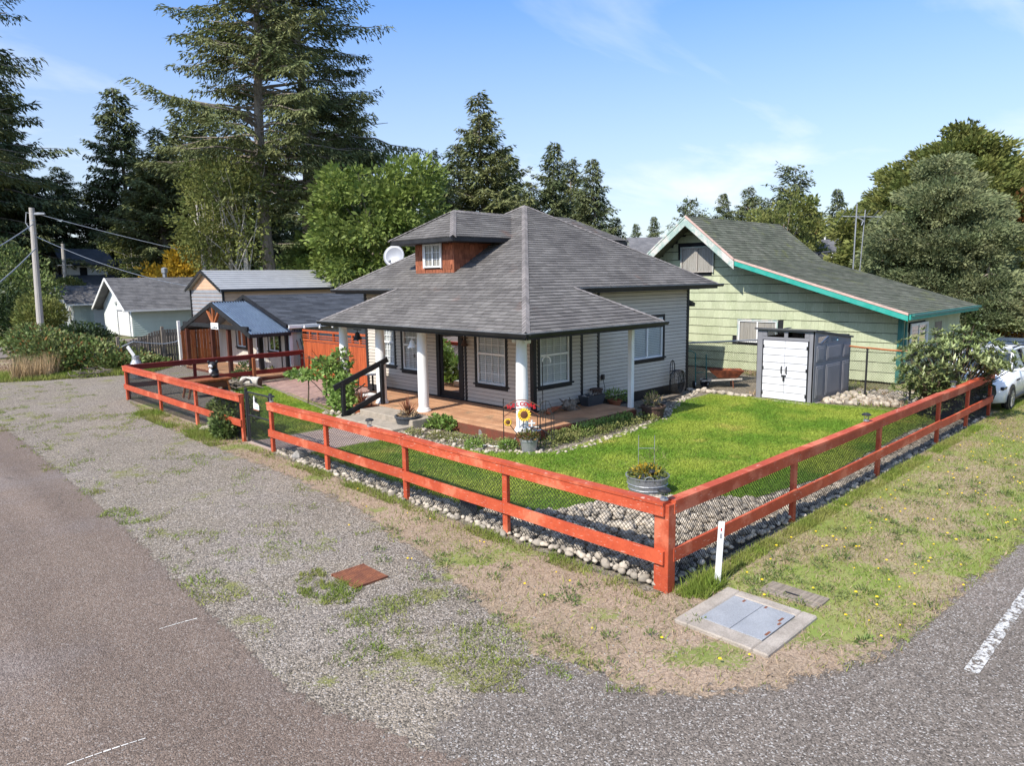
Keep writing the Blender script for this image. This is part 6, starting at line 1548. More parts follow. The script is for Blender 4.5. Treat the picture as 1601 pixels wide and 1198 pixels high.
con(cC, 16, 1128, 303, 92, 'spiky far spruce right of the green gable peak', 2.2, wide=1.0)
con(cB, 18, 1168, 294, 88, 'soft green conifer behind the green house roof ridge', .8, wide=1.3)
con(cE, 14, 1238, 262, 82, 'airy tall pine above the far end of the green roof ridge', 1.7, wide=1.2)
con(cC, 16, 1302, 296, 80, 'thin open spruce above the far grey roof', 3.9, wide=1.0)
con(cE, 14, 1360, 300, 76, 'dark conifer behind the antenna mast', 4.6, wide=1.1)
con(cA, 20, 1600, 275, 66, 'dark conifer at the right frame edge', 2.9, wide=1.1)
gi = 0
BR = ['back-row conifer cut by the left frame edge', 'back-row conifer right behind the top of the near utility pole', 'back-row conifer between the white house and the pointed conifer', 'back-row conifer filling the gap right of the pointed conifer', 'back-row conifer behind the left alder trunk', 'back-row conifer behind the right alder trunk', 'back-row conifer seen between the two towering spruce trunks', 'back-row conifer showing right of the thick towering trunk', 'back-row conifer above the left shoulder of the bright maple', 'back-row conifer above the right shoulder of the bright maple']
LR = ['low far conifer directly behind the green gable peak', 'low far conifer right of the round-topped pine', 'low far conifer left of the yellow-green tree', 'low far conifer right of the yellow-green tree', 'low far conifer behind the antenna mast', 'low far conifer at the left flank of the rounded evergreen', 'low far conifer hidden low behind the rounded evergreen, left part', 'low far conifer hidden behind the middle of the rounded evergreen', 'low far conifer behind the right flank of the rounded evergreen', 'low far conifer cut by the right frame edge']
for px, py, D in ((-30, 250, 104), (60, 275, 105), (160, 285, 100), (235, 265, 108), (300, 250, 100), (365, 240, 105), (450, 270, 98), (520, 260, 100), (590, 275, 96), (640, 280, 95)):
    con((cA, cD, cC)[gi % 3], (20, 24, 16)[gi % 3], px, py, D, BR[gi], gi*1.3, group='back row of conifers', wide=1.35); gi += 1
for px, py, D in ((1095, 335, 120), (1145, 330, 125), (1195, 325, 118), (1262, 322, 122), (1330, 325, 115), (1385, 330, 120), (1440, 325, 115), (1500, 330, 118), (1560, 325, 112), (1620, 330, 115)):
    con((cC, cB)[gi % 2], (16, 18)[gi % 2], px, py, D, LR[gi-10], gi*1.1, group='low far conifers', wide=1.5); gi += 1

mp_ = broad_mesh(5, 10.2, 4.1, 6.2, 3.9, 'maple', 120, 190, .30, .17, .26, csize=.95, shell=.4, hang=.25)
tree('maple_tree', mp_, 603, 47, 'bright green broadleaf tree with a rounded crown behind the house', rz=.3, sc=1.17, sz=1.06)
for px, py, D, ms, h0, lab, rz, wd in ((300, 175, 88, cB, 18, 'grey-green conifer close behind the left flank of the towering pair', 5.1, 1.3), (395, 215, 72, cA, 20, 'dark conifer filling the space under the left towering spruce', .9, 1.4), (520, 200, 76, cA, 20, 'dark conifer filling the space under the right towering spruce', 3.7, 1.3), (720, 225, 72, cC, 16, 'dark fir at the left foot of the airy pointed spruce', 2.2, 1.3), (795, 240, 74, cC, 16, 'dark fir at the right foot of the airy pointed spruce', 4.1, 1.3), (893, 250, 70, cB, 18, 'green conifer filling the gap between the close fir pair', 1.7, 1.2)):
    con(ms, h0, px, py, D, lab, rz, wide=wd)
mp2 = broad_mesh(6, 7, 2.2, 4.2, 2.4, 'maple', 50, 170, .28, .16, .2, csize=.85, shell=.35, hang=.25)
tree('maple_tree', mp2, 512, 50, 'lower bright green tree left of the rounded one, behind the metal shelter', rz=1.3, sc=1.2, sz=1.05)
ald = broad_mesh(14, 13, 3.0, 8.2, 4.2, 'olive', 58, 85, .24, .13, .19, 'palebark', csize=.8, shell=.3, trunks=2)
tree('alder_tree', ald, 378, 49, 'pale-trunked alder with thin olive leaves left of the tall spruce trunk', rz=.2)
tree('alder_tree', ald, 338, 51, 'pale-trunked alder standing left of the other alder behind the metal shelter', rz=2.1, sc=.92)
tree('alder_tree', ald, 215, 84, 'olive-leaved tree behind the mint garage roof', rz=3.5, sc=.8)
yb = broad_mesh(19, 3.4, 1.9, 2.2, 1.5, 'yellowleaf', 36, 110, .26, .16, .12, csize=.7)
tree('yellow_tree', yb, 274, 65.5, 'golden yellow small tree above the mint garage roof', rz=0, sc=1.5)
yg = broad_mesh(23, 9, 3.2, 6.0, 3.2, 'olive', 70, 120, .26, .16, .2, csize=.8)
tree('yellow_green_tree', yg, 1222, 62, 'yellow-green broadleaf tree behind the green house roof', rz=1, sc=1.08)
ra_ = broad_mesh(29, 7, 2.6, 4.2, 2.4, 'rusty_leaf', 50, 120, .26, .16, .18, csize=.75)
tree('autumn_tree', ra_, 1610, 47, 'orange-brown autumn tree at the right frame edge', rz=1, sc=1.1)
# dense layered spruces on the right
def layered(seed, H, R, m, nl=11, ln=.20, wd=.07, per=170, bark='bark', base=1.6, csize=.72, rag=.3):
    g = np.random.default_rng(seed); mb = MB(); P = []; D = []; S = []
    mb.tube([Vector((0, 0, 0)), Vector((.1, .1, H*.55)), Vector((0, 0, H*.96))], [.30, .20, .04], 9)
    for i in range(nl):
        f = i/(nl-1); z = base+(H-base-.3)*f; r = R*(1-f**2.6)*(.86+.26*g.random())+.3; k = max(4, int(2*np.pi*r/.82))
        for j in range(k):
            for q_ in range(2 if r > 1.2 else 1):
                a = 2*np.pi*(j+g.random()*.8)/k; rr = r*(1-rag*g.random()-.36*q_); c = np.array([rr*math.cos(a), rr*math.sin(a), z-.10*rr+g.normal()*.28])
                if q_ == 0 and rr > .8: mb.tube([Vector((0, 0, z+.1)), Vector(c*np.array([.6, .6, 1])+np.array([0, 0, .06])), Vector(c)], [.05, .03, .012], 4, cap=False)
                s = csize*(.65+.6*g.random()); n = int(per*s*s/csize/csize); q = unit_s(g, n); out_ = np.array([math.cos(a), math.sin(a), .25])
                P.append(c+q*np.array([s, s, s*.48])*(g.random((n, 1))**.45)); D.append(q*.55+out_*.75+g.normal(size=(n, 3))*.3); S.append(np.full(n, g.random()))
    P = np.concatenate(P); D = np.concatenate(D); n = len(P); V = leaves(P, D, g.normal(size=(n, 3)), ln*(.6+.8*g.random(n)), wd*(.6+.8*g.random(n)))
    tm = mesh_obj('tmp', mb.v, mb.f, mb.r, M[bark]); tme = tm.data; bpy.data.objects.remove(tm)
    return tme, np_mesh('crown', V, 4, np.clip(np.concatenate(S)*.5+g.random(n)*.5, 0, 1), m)
lyA = layered(4, 11.9, 6.4, 'olive', 10, .27, .13, 330, base=2.4, csize=1.0, rag=.32)
lyB = layered(9, 9.4, 3.4, 'spruce2', 9, .19, .08, 420, base=2.0, csize=.80, rag=.36)
tree('spruce_tree', lyA, 1487, 50, 'large yellow-green rounded evergreen behind the blue-green spruce on the right', rz=.5)
tree('spruce_tree', lyB, 1468, 41, 'dense blue-green spruce in layers beyond the green house roof', rz=1.9)
ly2 = layered(12, 4.6, 1.7, 'spruce2', 6, .19, .075, 200, base=1.9, csize=.6)
tree('spruce_tree', ly2, 1545, 39, 'small blue-green spruce clump right of the big one', rz=.9, sc=.92)

# ------------------------------------------------------------------ shrubs
def shrub(name, label, cat, cs, rs, n, ln, wd, m, stems=6, parent_loc=None, up=.3, sm='twig', extra=None, group=None):
    c0 = np.mean(np.array(cs), 0); t = thing(name, label, cat, (c0[0], c0[1], 0), group)
    b = MB()
    for i in range(stems):
        c = cs[i % len(cs)]; b.tube([(c[0]+random.uniform(-.15, .15), c[1]+random.uniform(-.15, .15), 0), (c[0]+random.uniform(-.2, .2), c[1]+random.uniform(-.2, .2), c[2]*.6), (c[0]+random.uniform(-.5, .5)*rs[0][0], c[1]+random.uniform(-.5, .5)*rs[0][1], c[2]+.3*rs[0][2])], [.03, .02, .008], 5)
    build('stems', b, sm, t)
    leafmass('foliage', t, cs, rs, n, ln, wd, m, up)
    if extra: leafmass(extra[0], t, cs, [tuple(v*extra[4] for v in r) for r in rs], extra[1], extra[2], extra[3], extra[5], up)
    return t
def ell(px, py, D, rx, ry, rz): p = dp(px, py, D); return (p.x, p.y, p.z), (rx, ry, rz)
E_ = [ell(62, 540, 37, 1.4, 1.3, .75), ell(105, 548, 37.5, 1.6, 1.4, .75), ell(150, 552, 37.5, 1.6, 1.4, .65), ell(195, 560, 37, 1.3, 1.2, .55), ell(90, 560, 36, 1.6, 1.2, .75), ell(140, 562, 36, 1.6, 1.2, .7), ell(185, 570, 35.5, 1.4, 1.1, .55), ell(225, 572, 36, 1.2, 1.1, .45), ell(50, 530, 39, 1.0, 1.2, .7)]
shrub('blackberry_thicket', 'sprawling blackberry thicket with green and reddish leaves around the utility pole', 'thicket', [e[0] for e in E_], [e[1] for e in E_], 1500, .15, .10, 'bushleaf', 40, extra=('reddish_leaves', 260, .14, .09, 1.02, 'rusty_leaf'))
E_ = [ell(128, 523, 40, 1.1, 1.1, .6), ell(152, 533, 40, 1.0, 1.0, .5), ell(110, 528, 40.5, .9, .9, .5)]
shrub('laurel_bush', 'dark round laurel bush in front of the mint cottage', 'bush', [e[0] for e in E_], [e[1] for e in E_], 1300, .14, .08, 'darkleaf', 10)
E_ = [ell(20, 495, 62, 3.2, 3, 2.0), ell(-30, 485, 62, 3.0, 3, 2.4), ell(45, 505, 60, 1.8, 1.8, 1.2)]
shrub('dark_hedge', 'dark clipped hedge across the side street at the left edge', 'hedge', [e[0] for e in E_], [e[1] for e in E_], 2200, .22, .13, 'darkleaf', 10)
E_ = [ell(15, 430, 66, 3.0, 3, 2.2), ell(45, 455, 64, 2.2, 2.2, 1.6), ell(-20, 420, 68, 3, 3, 2.6)]
shrub('tall_bush', 'tall dark bush above the clipped hedge at the left edge', 'bush', [e[0] for e in E_], [e[1] for e in E_], 1600, .26, .15, 'bushleaf', 10)
E_ = [ell(58, 485, 58, 1.3, 1.3, 1.2), ell(80, 492, 57, .9, 1.0, 1.0), ell(55, 500, 57, 1.3, 1.3, 1.0), ell(108, 446, 76, 1.2, 1.2, .7)]
shrub('garden_bush', 'light green garden bush between the pole and the mint cottage', 'bush', [e[0] for e in E_], [e[1] for e in E_], 1200, .22, .12, 'olive', 8)
UB = ['left of the mint garage flue', 'behind the middle of the mint garage roof', 'below the golden yellow tree', 'behind the metal shelter gable', 'between the two alder trunks', 'behind the middle of the metal shelter roof', 'between the towering spruce trunks', 'behind the right end of the metal shelter', 'left of the bright maple foot', 'beside the far white house', 'behind the distant utility pole', 'behind the satellite dish', 'left of the dormer roof', 'behind the dormer ridge', 'behind the roof peak', 'right of the roof peak', 'at the foot of the low dark conifer']
for i, (px, py, D) in enumerate(((178, 440, 92), (205, 425, 92), (240, 428, 90), (310, 425, 72), (350, 420, 70), (400, 425, 68), (450, 425, 64), (500, 425, 60), (555, 428, 52), (182, 425, 99), (75, 420, 99), (640, 420, 54), (700, 400, 56), (760, 395, 64), (820, 390, 66), (880, 385, 64), (940, 380, 66))):
    e = ell(px, py+12, D, 2.6, 2.6, 2.0); e2 = ell(px+8, py+24, D-1, 2.2, 2.2, 1.6)
    shrub('undergrowth_bush', 'undergrowth bush at the wood edge, '+UB[i], 'bush', [e[0], e2[0]], [e[1], e2[1]], 500, .34, .2, 'darkleaf' if i % 2 else 'bushleaf', 4, group='bushes along the edge of the wood')
for i, (px, py, D) in enumerate(((1440, 420, 62), (1500, 425, 60), (1560, 420, 62), (1600, 415, 66))):
    e = ell(px, py+18, D, 2.4, 2.4, 1.8); shrub('undergrowth_bush', 'dark bush in the shade under the rounded evergreens, '+('left of the twin trunks', 'right of the twin trunks', 'behind the small spruce clump', 'at the right frame edge')[i], 'bush', [e[0]], [e[1]], 700, .3, .18, 'darkleaf', 4, group='bushes under the rounded evergreens')
# rhododendron: whorls of long leaves at branch tips
rc = dp(1493, 556, 21.2); RC = np.array([rc.x, rc.y, 1.18])
rh = thing('rhododendron', 'glossy rhododendron bush in front of the green house corner by the fence', 'bush', (rc.x, rc.y+.3, 0)); ro = np.array([rc.x, rc.y+.3, 0])
nw = 700; q = unit(nw); tips = RC+q*np.array([1.2, 1.32, 1.08])*(.70+.36*RNG.random((nw, 1)))*(1+.13*np.sin(q[:, :1]*7+2*q[:, 2:]))
ok_ = lambda p: (p[:, 2] > .22) & ~((p[:, 1] < 4.62) & (p[:, 2] < 1.22)) & ~((p[:, 0] > 21.6) & (p[:, 2] < 1.3) & (p[:, 1] < 6.1))
kk = ok_(tips); tips = tips[kk]; P = []; D = []
for tpos in tips:
    k = 9; a = np.arange(k)*2*np.pi/k+RNG.random(); o = tpos-RC; o = o/np.linalg.norm(o); axn = o*.6+np.array([0, 0, .75]); axn /= np.linalg.norm(axn)
    s1 = np.cross(axn, [.3, .5, .1]); s1 /= np.linalg.norm(s1); s2 = np.cross(axn, s1)
    P.append(np.repeat(tpos[None], k, 0)); D.append(np.outer(np.cos(a), s1)+np.outer(np.sin(a), s2)+axn*(.3+.6*RNG.random((k, 1))))
P = np.concatenate(P); D = np.concatenate(D); n = len(P)
V = leaves(P-ro, D, np.array([0, 0, 1.])+RNG.normal(size=(n, 3))*.15, .165*(.7+.6*RNG.random(n)), .055*(.8+.4*RNG.random(n)))
link_mesh('foliage', np_mesh('foliage', V, 4, RNG.random(n), 'rhodo'), rh)
b = MB()
for tpos in tips[::4]:
    b.tube([(ro[0]+random.uniform(-.15, .15), ro[1]+random.uniform(-.15, .15), 0), tuple(RC*.4+tpos*.6-np.array([0, 0, .35])), tuple(tpos)], [.03, .016, .006], 5, cap=False)
build('branches', b, 'twig', rh)
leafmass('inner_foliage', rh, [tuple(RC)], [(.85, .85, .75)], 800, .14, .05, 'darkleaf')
# bushes at the right behind the cars
E_ = [ell(1560, 498, 40, 2.2, 1.8, 1.3), ell(1600, 495, 40, 2.0, 1.8, 1.4)]
shrub('russet_bush', 'russet-leaved bush behind the parked cars at the right edge', 'bush', [e[0] for e in E_], [e[1] for e in E_], 1500, .17, .10, 'rusty_leaf', 8, extra=('green_leaves', 350, .17, .1, 1.05, 'olive'))
E_ = [ell(1535, 500, 42, 1.0, 1.0, 1.3), ell(1515, 495, 41, .8, .8, 1.0), ell(1555, 478, 44, 1.2, 1.2, .7)]
shrub('green_bush', 'yellow-green bush beside the white porch post right of the green house', 'bush', [e[0] for e in E_], [e[1] for e in E_], 1000, .16, .09, 'olive', 8)
E_ = [ell(1510, 515, 37, .7, .7, 1.0)]
shrub('dark_green_bush', 'small dark bush in the shade at the far corner of the green house', 'bush', [e[0] for e in E_], [e[1] for e in E_], 900, .13, .08, 'darkleaf', 5)
# far white pergola and shed bits at the right
pg = thing('white_pergola', 'weathered white pergola posts and beam beyond the russet bush', 'pergola', V3(*dp(1585, 470, 48)[:2], 0))
a_, c_ = dp(1575, 448, 48), dp(1598, 446, 48)
b = MB(); b.beam(a_, dp(1595, 447, 48), .3, .32); build('beam', b, 'cream', pg)
for px in (1592,): p = dp(px, 447, 48); b = MB(); b.box(p.x-.17, p.x+.17, p.y-.17, p.y+.17, 0, p.z-.17); build('post', b, 'cream', pg)
ws = thing('white_shed', 'low whitish shed roof and pale fence boards under the rounded evergreens', 'shed', V3(*dp(1545, 470, 46)[:2], 0))
p, q = dp(1507, 462, 46), dp(1565, 460, 46); b = MB(); up_ = V3(.7, .7, 0)
b.poly([p, q, q+up_*3+Zv*.8, p+up_*3+Zv*.8], .1); build('roof', b, 'white', ws)
u_ = (q-p); u_.z = 0; Ln = u_.length; u_.normalize(); nn_ = V3(u_.y, -u_.x, 0)
vboards(ws, (V3(p.x, p.y, 0)+up_*.4, u_, nn_), .8, Ln, .0, p.z-.1, .3, 'cedarfence', name='board', gap=.05)
pw = dp(1533, 466, 45); b = MB(); b.box(pw.x-.12, pw.x+.12, pw.y-.12, pw.y+.12, 0, pw.z-.05); build('porch_post', b, 'white', ws)
gw = thing('grey_roof_shed', 'grey-blue roof glimpsed between the trunks of the rounded evergreens', 'shed', V3(*dp(1455, 440, 58)[:2], 0))
p, q = dp(1415, 447, 58), dp(1520, 445, 58); b = MB(); b.poly([p, q, q+up_*4+Zv*1.6, p+up_*4+Zv*1.6], .12); build('roof', b, 'rvroof', gw)
b = MB(); b.add([V3(p.x, p.y, 0)+up_*.3, V3(q.x, q.y, 0)+up_*.3, q+up_*.3, p+up_*.3], [(0, 1, 2, 3)]); build('wall', b, 'cream', gw)

# yard shrubs -----------------------------------------------------------------------
shrub('fence_bush', 'dark green bush pushing through the red fence left of the gate', 'bush', [(7.1, 16.95, .62), (7.05, 17.7, .55), (6.75, 17.2, .32), (6.6, 16.9, .22), (7.1, 18.3, .45)], [(.38, .55, .45), (.38, .5, .4), (.3, .6, .28), (.25, .4, .2), (.3, .4, .3)], 750, .085, .055, 'bushleaf', 14, extra=('dark_leaves', 320, .08, .05, .95, 'darkleaf'))
iv = shrub('ivy', 'bright ivy climbing the leftmost porch column and spilling onto the bed', 'ivy', [(10.95, 18.75, 1.35), (10.8, 18.9, .95), (10.6, 18.5, .6), (10.45, 18.0, .45), (10.3, 17.7, .3), (10.7, 19.3, 1.25), (10.2, 19.6, .95), (10.6, 18.0, .75)], [(.28, .35, .4), (.32, .4, .5), (.35, .4, .5), (.35, .4, .4), (.35, .5, .25), (.3, .5, .2), (.5, .8, .12), (.3, .35, .3)], 420, .11, .085, 'ivy', 12, up=-.1)
b = MB()
for i in range(14):
    a = random.random()*6.28; p = V3(10.6, 18.9, 1.2); b.tube([p, p+V3(math.cos(a)*.4, math.sin(a)*.6, .25), p+V3(math.cos(a)*.7, math.sin(a)*1.1, .2+random.random()*.4)], .006, 4)
build('tendrils', b, 'twig', iv)
shrub('creeper', 'light green creeper on the deck edge beside the black flower pot', 'plant', [(10.75, 13.9, .18), (10.72, 13.5, .22), (10.7, 14.1, .12)], [(.18, .35, .18), (.12, .3, .16), (.25, .3, .1)], 240, .085, .06, 'ivy', 5)
# bed ground cover
gcv = []
for (x0, y0, x1, y1, n, zz, r) in ((9.85, 13.7, 10.55, 11.0, 16, .08, .28), (10.6, 10.5, 15.0, 10.6, 24, .09, .26), (10.9, 10.8, 15.0, 10.85, 20, .12, .2)):
    for i in range(n): t_ = random.random(); gcv.append(((x0+(x1-x0)*t_+random.uniform(-.15, .15), y0+(y1-y0)*t_+random.uniform(-.15, .15), zz), (r*random.uniform(.6, 1.2), r*random.uniform(.6, 1.2), .11)))
leafmass('bed_plants', None, [c for c, r in gcv], [r for c, r in gcv], 150, .05, .028, 'groundcover', .6, kind='stuff')
leafmass('bed_green_plants', None, [(12.6, 10.75, .14), (13.1, 10.8, .13), (13.6, 10.82, .12), (14.0, 10.8, .1), (14.3, 10.85, .14), (9.95, 11.6, .1), (10.4, 11.0, .1)], [(.35, .22, .16)]*5+[(.2, .2, .12)]*2, 420, .06, .03, 'ivy', .6, kind='stuff')

# ------------------------------------------------------------------ grass
LAWN = [(7.15, 13.7), (7.2, 8.3), (8.1, 7.3), (9.0, 7.2), (9.55, 6.85), (10.35, 6.05), (10.7, 5.5), (13, 5.2), (18, 5.4), (20.4, 5.4), (20.2, 8.4), (20.0, 10.4), (19.6, 11.6), (17.8, 11.55), (15.9, 10.5), (13, 10.15), (10.9, 10.1), (10.1, 10.9), (9.7, 12.0), (9.6, 13.6), (8.6, 13.9)]
tubh = [(9.85+.33*math.cos(a), 6.95+.33*math.sin(a)) for a in np.linspace(0, 6.28, 12, endpoint=False)]
grass('lawn_grass', LAWN, 430000, .038, .016, .012, 'grass', lambda P: .62+.38*vnoise(P, 1.1, 2), lean=2.2, holes=(tubh,))
grass('side_lawn_grass', [(7.3, 16.2), (9.3, 16.1), (10.2, 17.2), (11.15, 24.6), (9.8, 24.4), (8.4, 21.5), (7.4, 19)], 90000, .05, .02, .012, 'grass', lambda P: .5+.5*vnoise(P, 1.3, 3), lean=2.0)
grass('long_lawn_edge', [(7.15, 13.8), (7.15, 8.3), (7.45, 8.3), (7.45, 13.7)], 7000, .09, .014, .012, 'grass')
VERGE = [(6.7, 25), (6.35, 22), (6.05, 18), (6.1, 15), (6.1, 12.4), (5.95, 9.9), (5.6, 8.3), (5.45, 7.2), (5.05, 5.7), (4.75, 4.6), (5.0, 3.3), (5.85, 2.6), (7.1, 2.1), (8.6, 2.05), (11, 1.92), (22, 1.9), (30, 1.9), (30, 4.2), (21.4, 4.45), (6.7, 4.45), (6.72, 12), (6.72, 16)]
vh = [[(6.2, 2.94), (7.38, 2.94), (7.38, 4.05), (6.2, 4.05)], [(7.55, 3.04), (7.93, 3.04), (7.93, 3.76), (7.55, 3.76)]]
nearF = lambda P: np.clip(1-np.minimum(np.abs(P[:, 0]-6.72)*1.4, np.abs(P[:, 1]-4.45)*.45), 0, 1)
patch = lambda P, s=2, k=1.: np.clip((vnoise(P, .9, s)*.6+vnoise(P, 2.7, s+9)*.4-.46)*6*k, 0, 1)
rightp = lambda P: np.where(P[:, 0] > 7.4, 1.0, .35)
grass('verge_grass', VERGE, 420000, .05, .011, .008, 'weedgrass', lambda P: np.clip(patch(P, 2)*rightp(P)+.20*nearF(P)+.50*(P[:, 0] > 7.4)+.04, 0, 1), lean=1.7, holes=vh)
grass('dry_verge_grass', VERGE, 330000, .04, .010, .008, 'drygrass', lambda P: .35+.5*(1-patch(P, 2)), lean=2.2, holes=vh)
# longer grass at the fence foot
for (nm, pg_, n, h) in (('fence_foot_grass', [(6.45, 4.5), (6.45, 15.6), (6.72, 15.6), (6.72, 4.5)], 12000, .06), ('fence_foot_grass', [(6.8, 4.2), (30, 4.22), (30, 4.46), (6.8, 4.46)], 34000, .06), ('corner_grass', [(6.9, 4.05), (7.5, 4.1), (7.6, 4.42), (6.85, 4.42)], 1300, .12), ('gate_grass', [(6.0, 16.2), (6.05, 22), (6.72, 22.6), (6.72, 16.2)], 14000, .10)):
    grass(nm, pg_, n, h, .013, .008, 'weedgrass', lambda P: np.clip((vnoise(P, 1.2, 7)*.6+vnoise(P, 4.5, 8)*.4-.36)*2.6, 0, 1), lean=1.3, hvar=.6)
# weeds on the gravel
GRAV = [(2.9, 6.2), (4.4, 4.4), (5.0, 4.6), (5.5, 7.2), (5.9, 9.9), (6.1, 15), (6.3, 22), (6.4, 33), (3.1, 33), (3.0, 18), (2.85, 10)]
grass('gravel_weeds', GRAV, 90000, .035, .012, .004, 'weedgrass', lambda P: np.clip((vnoise(P, 1.7, 21)*.55+vnoise(P, 5.1, 22)*.45-.61)*6, 0, .8), lean=2.2)
grass('shoulder_weeds', [(2.75, 8), (3.3, 8), (3.6, 30), (2.95, 30)], 26000, .035, .014, .006, 'weedgrass', lambda P: np.clip((vnoise(P, 1.9, 31)*.6+vnoise(P, 6, 33)*.4-.54)*5, 0, .9), lean=2.2)
grass('lower_weeds', [(3.6, 7.0), (5.2, 6.6), (5.0, 3.4), (4.2, 4.2), (3.2, 5.2)], 26000, .03, .011, .004, 'weedgrass', lambda P: np.clip((vnoise(P, 2.3, 41)*.5+vnoise(P, 6.5, 43)*.5-.50)*4, 0, .6), lean=2.2)
grass('grate_grass', [(3.75, 7.15), (4.0, 6.95), (4.35, 7.2), (4.26, 7.85), (4.3, 8.1), (3.95, 8.15), (3.7, 7.7)], 3200, .04, .012, .004, 'weedgrass', lambda P: np.clip((vnoise(P, 4., 91)*.5+vnoise(P, 11., 92)*.5-.36)*5, 0, 1), lean=1.8)
grass('thicket_foot_grass', [(3.6, 34), (6, 32.8), (9.5, 31.8), (11, 33.5), (11, 36), (4, 37)], 26000, .16, .03, .0, 'weedgrass', lambda P: .5+.5*vnoise(P, .8, 51), lean=.8)
st_ = grass('tall_dry_grass', [(5.0, 33.7), (6.3, 33.5), (7.0, 34.6), (5.5, 35.4)], 2600, .75, .03, 0, 'straw', lambda P: .3+.7*vnoise(P, .9, 61), lean=.45)
grass('side_street_grass', [(-6, 37), (6.2, 36.4), (10, 44), (-6, 43)], 30000, .07, .05, 0, 'drygrass', lambda P: vnoise(P, .5, 71), lean=1)
grass('far_lawn_grass', [(-8, 54), (7, 54), (14, 58), (10, 66), (-8, 66)], 30000, .09, .08, -.03, 'grass', lean=1)
grass('back_bed_weeds', [(20.5, 10.8), (23.3, 10.6), (25.4, 14), (25.4, 8.4), (22.8, 7.0), (21.0, 6.4), (20.6, 8.4)], 16000, .10, .03, .015, 'drygrass', lambda P: np.clip(vnoise(P, 1.3, 81)*1.6-.5, 0, 1), lean=1)
grass('back_bed_grass', [(20.3, 10.6), (23.3, 10.6), (25.4, 14), (25.4, 8.4), (22.8, 7.0), (24.5, 4.6), (21.0, 5.0), (20.6, 8.4)], 12000, .10, .03, .015, 'weedgrass', lambda P: np.clip(vnoise(P, 1.1, 83)*1.6-.6, 0, 1), lean=1)
# clover-like dark tufts and dandelions on the right verge
cs = []; 
for i in range(90):
    x = 7.2+random.random()**1.3*9; y = random.uniform(2.1, 4.1)
    if sdist(np.array([[x, y]]), vh[0])[0] < .05 and sdist(np.array([[x, y]]), vh[1])[0] < .05: cs.append((x, y, .02))
for i in range(26): cs.append((random.uniform(4.9, 6.5), random.uniform(3.3, 9), .02))
leafmass('verge_weeds', None, cs, [(random.uniform(.06, .16), random.uniform(.06, .16), .035) for _ in cs], 60, .05, .014, 'bushleaf', .5, kind='stuff')
db_ = MB()
for i in range(150):
    x = 7.3+random.random()**1.2*13; y = random.uniform(2.05, 4.3)
    if i > 132: x, y = random.uniform(5.2, 6.5), random.uniform(3.0, 11)
    if min(-sdist(np.array([[x, y]]), h)[0] for h in vh) < .02: continue
    z = random.uniform(.03, .09); r = random.uniform(.010, .020); db_.lathe((x, y, z), [(r*.4, -.008), (r, 0), (r*.7, .008)], 7)
build('dandelions', db_, 'dandelion', kind='stuff')
# ------------------------------------------------------------------ stones
STONE = []
for i in range(14):
    g = random.Random(100+i); vs = []; fs = []; seg, rg = 7, 4; ph = [g.random()*6.28 for _ in range(4)]
    for a in range(rg+1):
        th = math.pi*a/rg
        for k in range(seg):
            q = 2*math.pi*k/seg+.3*a; r = 1+(.13*math.sin(2*q+ph[0])+.10*math.sin(3*q+ph[1]+th)+g.uniform(-.07, .07) if 0 < a < rg else 0)
            vs.append((math.sin(th)*math.cos(q)*r, math.sin(th)*math.sin(q)*r*.8, math.cos(th)*.62*(1+.1*math.sin(ph[2]+q))))
    for a in range(rg):
        for k in range(seg): k2 = (k+1) % seg; fs.append((a*seg+k, (a+1)*seg+k, (a+1)*seg+k2, a*seg+k2))
    o = mesh_obj('tmp', vs, fs, [i/13.]*len(fs), M['stone'], True); STONE.append((np.array(vs), fs, o.data)); bpy.data.objects.remove(o)
def stones(parent, spots, name='stone', limit=300, plural='stones'):
    """spots: (x,y,z,r)"""
    spots = sorted(spots, key=lambda s: -s[3]/math.sqrt(s[0]**2+s[1]**2+CAM_H**2)); rest = MB()
    for i, (x, y, z, r) in enumerate(spots):
        k = random.randrange(14); rz = random.random()*6.28; sx, sy, sz = r*random.uniform(.85, 1.25), r*random.uniform(.85, 1.15), r*random.uniform(.8, 1.15)
        if i < limit:
            o = bpy.data.objects.new(name, STONE[k][2]); COL.objects.link(o); o.parent = parent; o.location = V3(x, y, z)-worg(parent)
            o.rotation_euler = (random.uniform(-.35, .35), random.uniform(-.35, .35), rz); o.scale = (sx, sy, sz)
        else:
            c, s = math.cos(rz), math.sin(rz); V = STONE[k][0]*np.array([sx, sy, sz]); V = np.column_stack([V[:, 0]*c-V[:, 1]*s+x, V[:, 0]*s+V[:, 1]*c+y, V[:, 2]+z])
            rest.add(V.tolist(), STONE[k][1], k/13.)
    if rest.v: build(plural, rest, 'stone', parent, kind='stuff', smooth=True)
def scatter(poly, step, r0, r1, zf, jit=.5, dens=1., hills=None, holes=()):
    poly = np.array(poly); lo = poly.min(0); hi = poly.max(0); out_ = []
    xs = np.arange(lo[0], hi[0], step); ys = np.arange(lo[1], hi[1], step)
    for x in xs:
        for y in ys:
            if random.random() > dens: continue
            p = (x+random.uniform(-jit, jit)*step, y+random.uniform(-jit, jit)*step)
            q = np.array([p])
            if sdist(q, poly)[0] < 0 or any(sdist(q, h)[0] > 0 for h in holes): continue
            r = random.uniform(r0, r1) if random.random() < .85 else random.uniform(r1, r1*1.35)
            out_.append((p[0], p[1], zf(*p) if callable(zf) else zf, r))
    return out_
rbo = bpy.data.objects['rock_bed']
corner = lambda x, y: .03+.16*max(0, 1-math.hypot(x-8.3, y-5.7)/2.4)
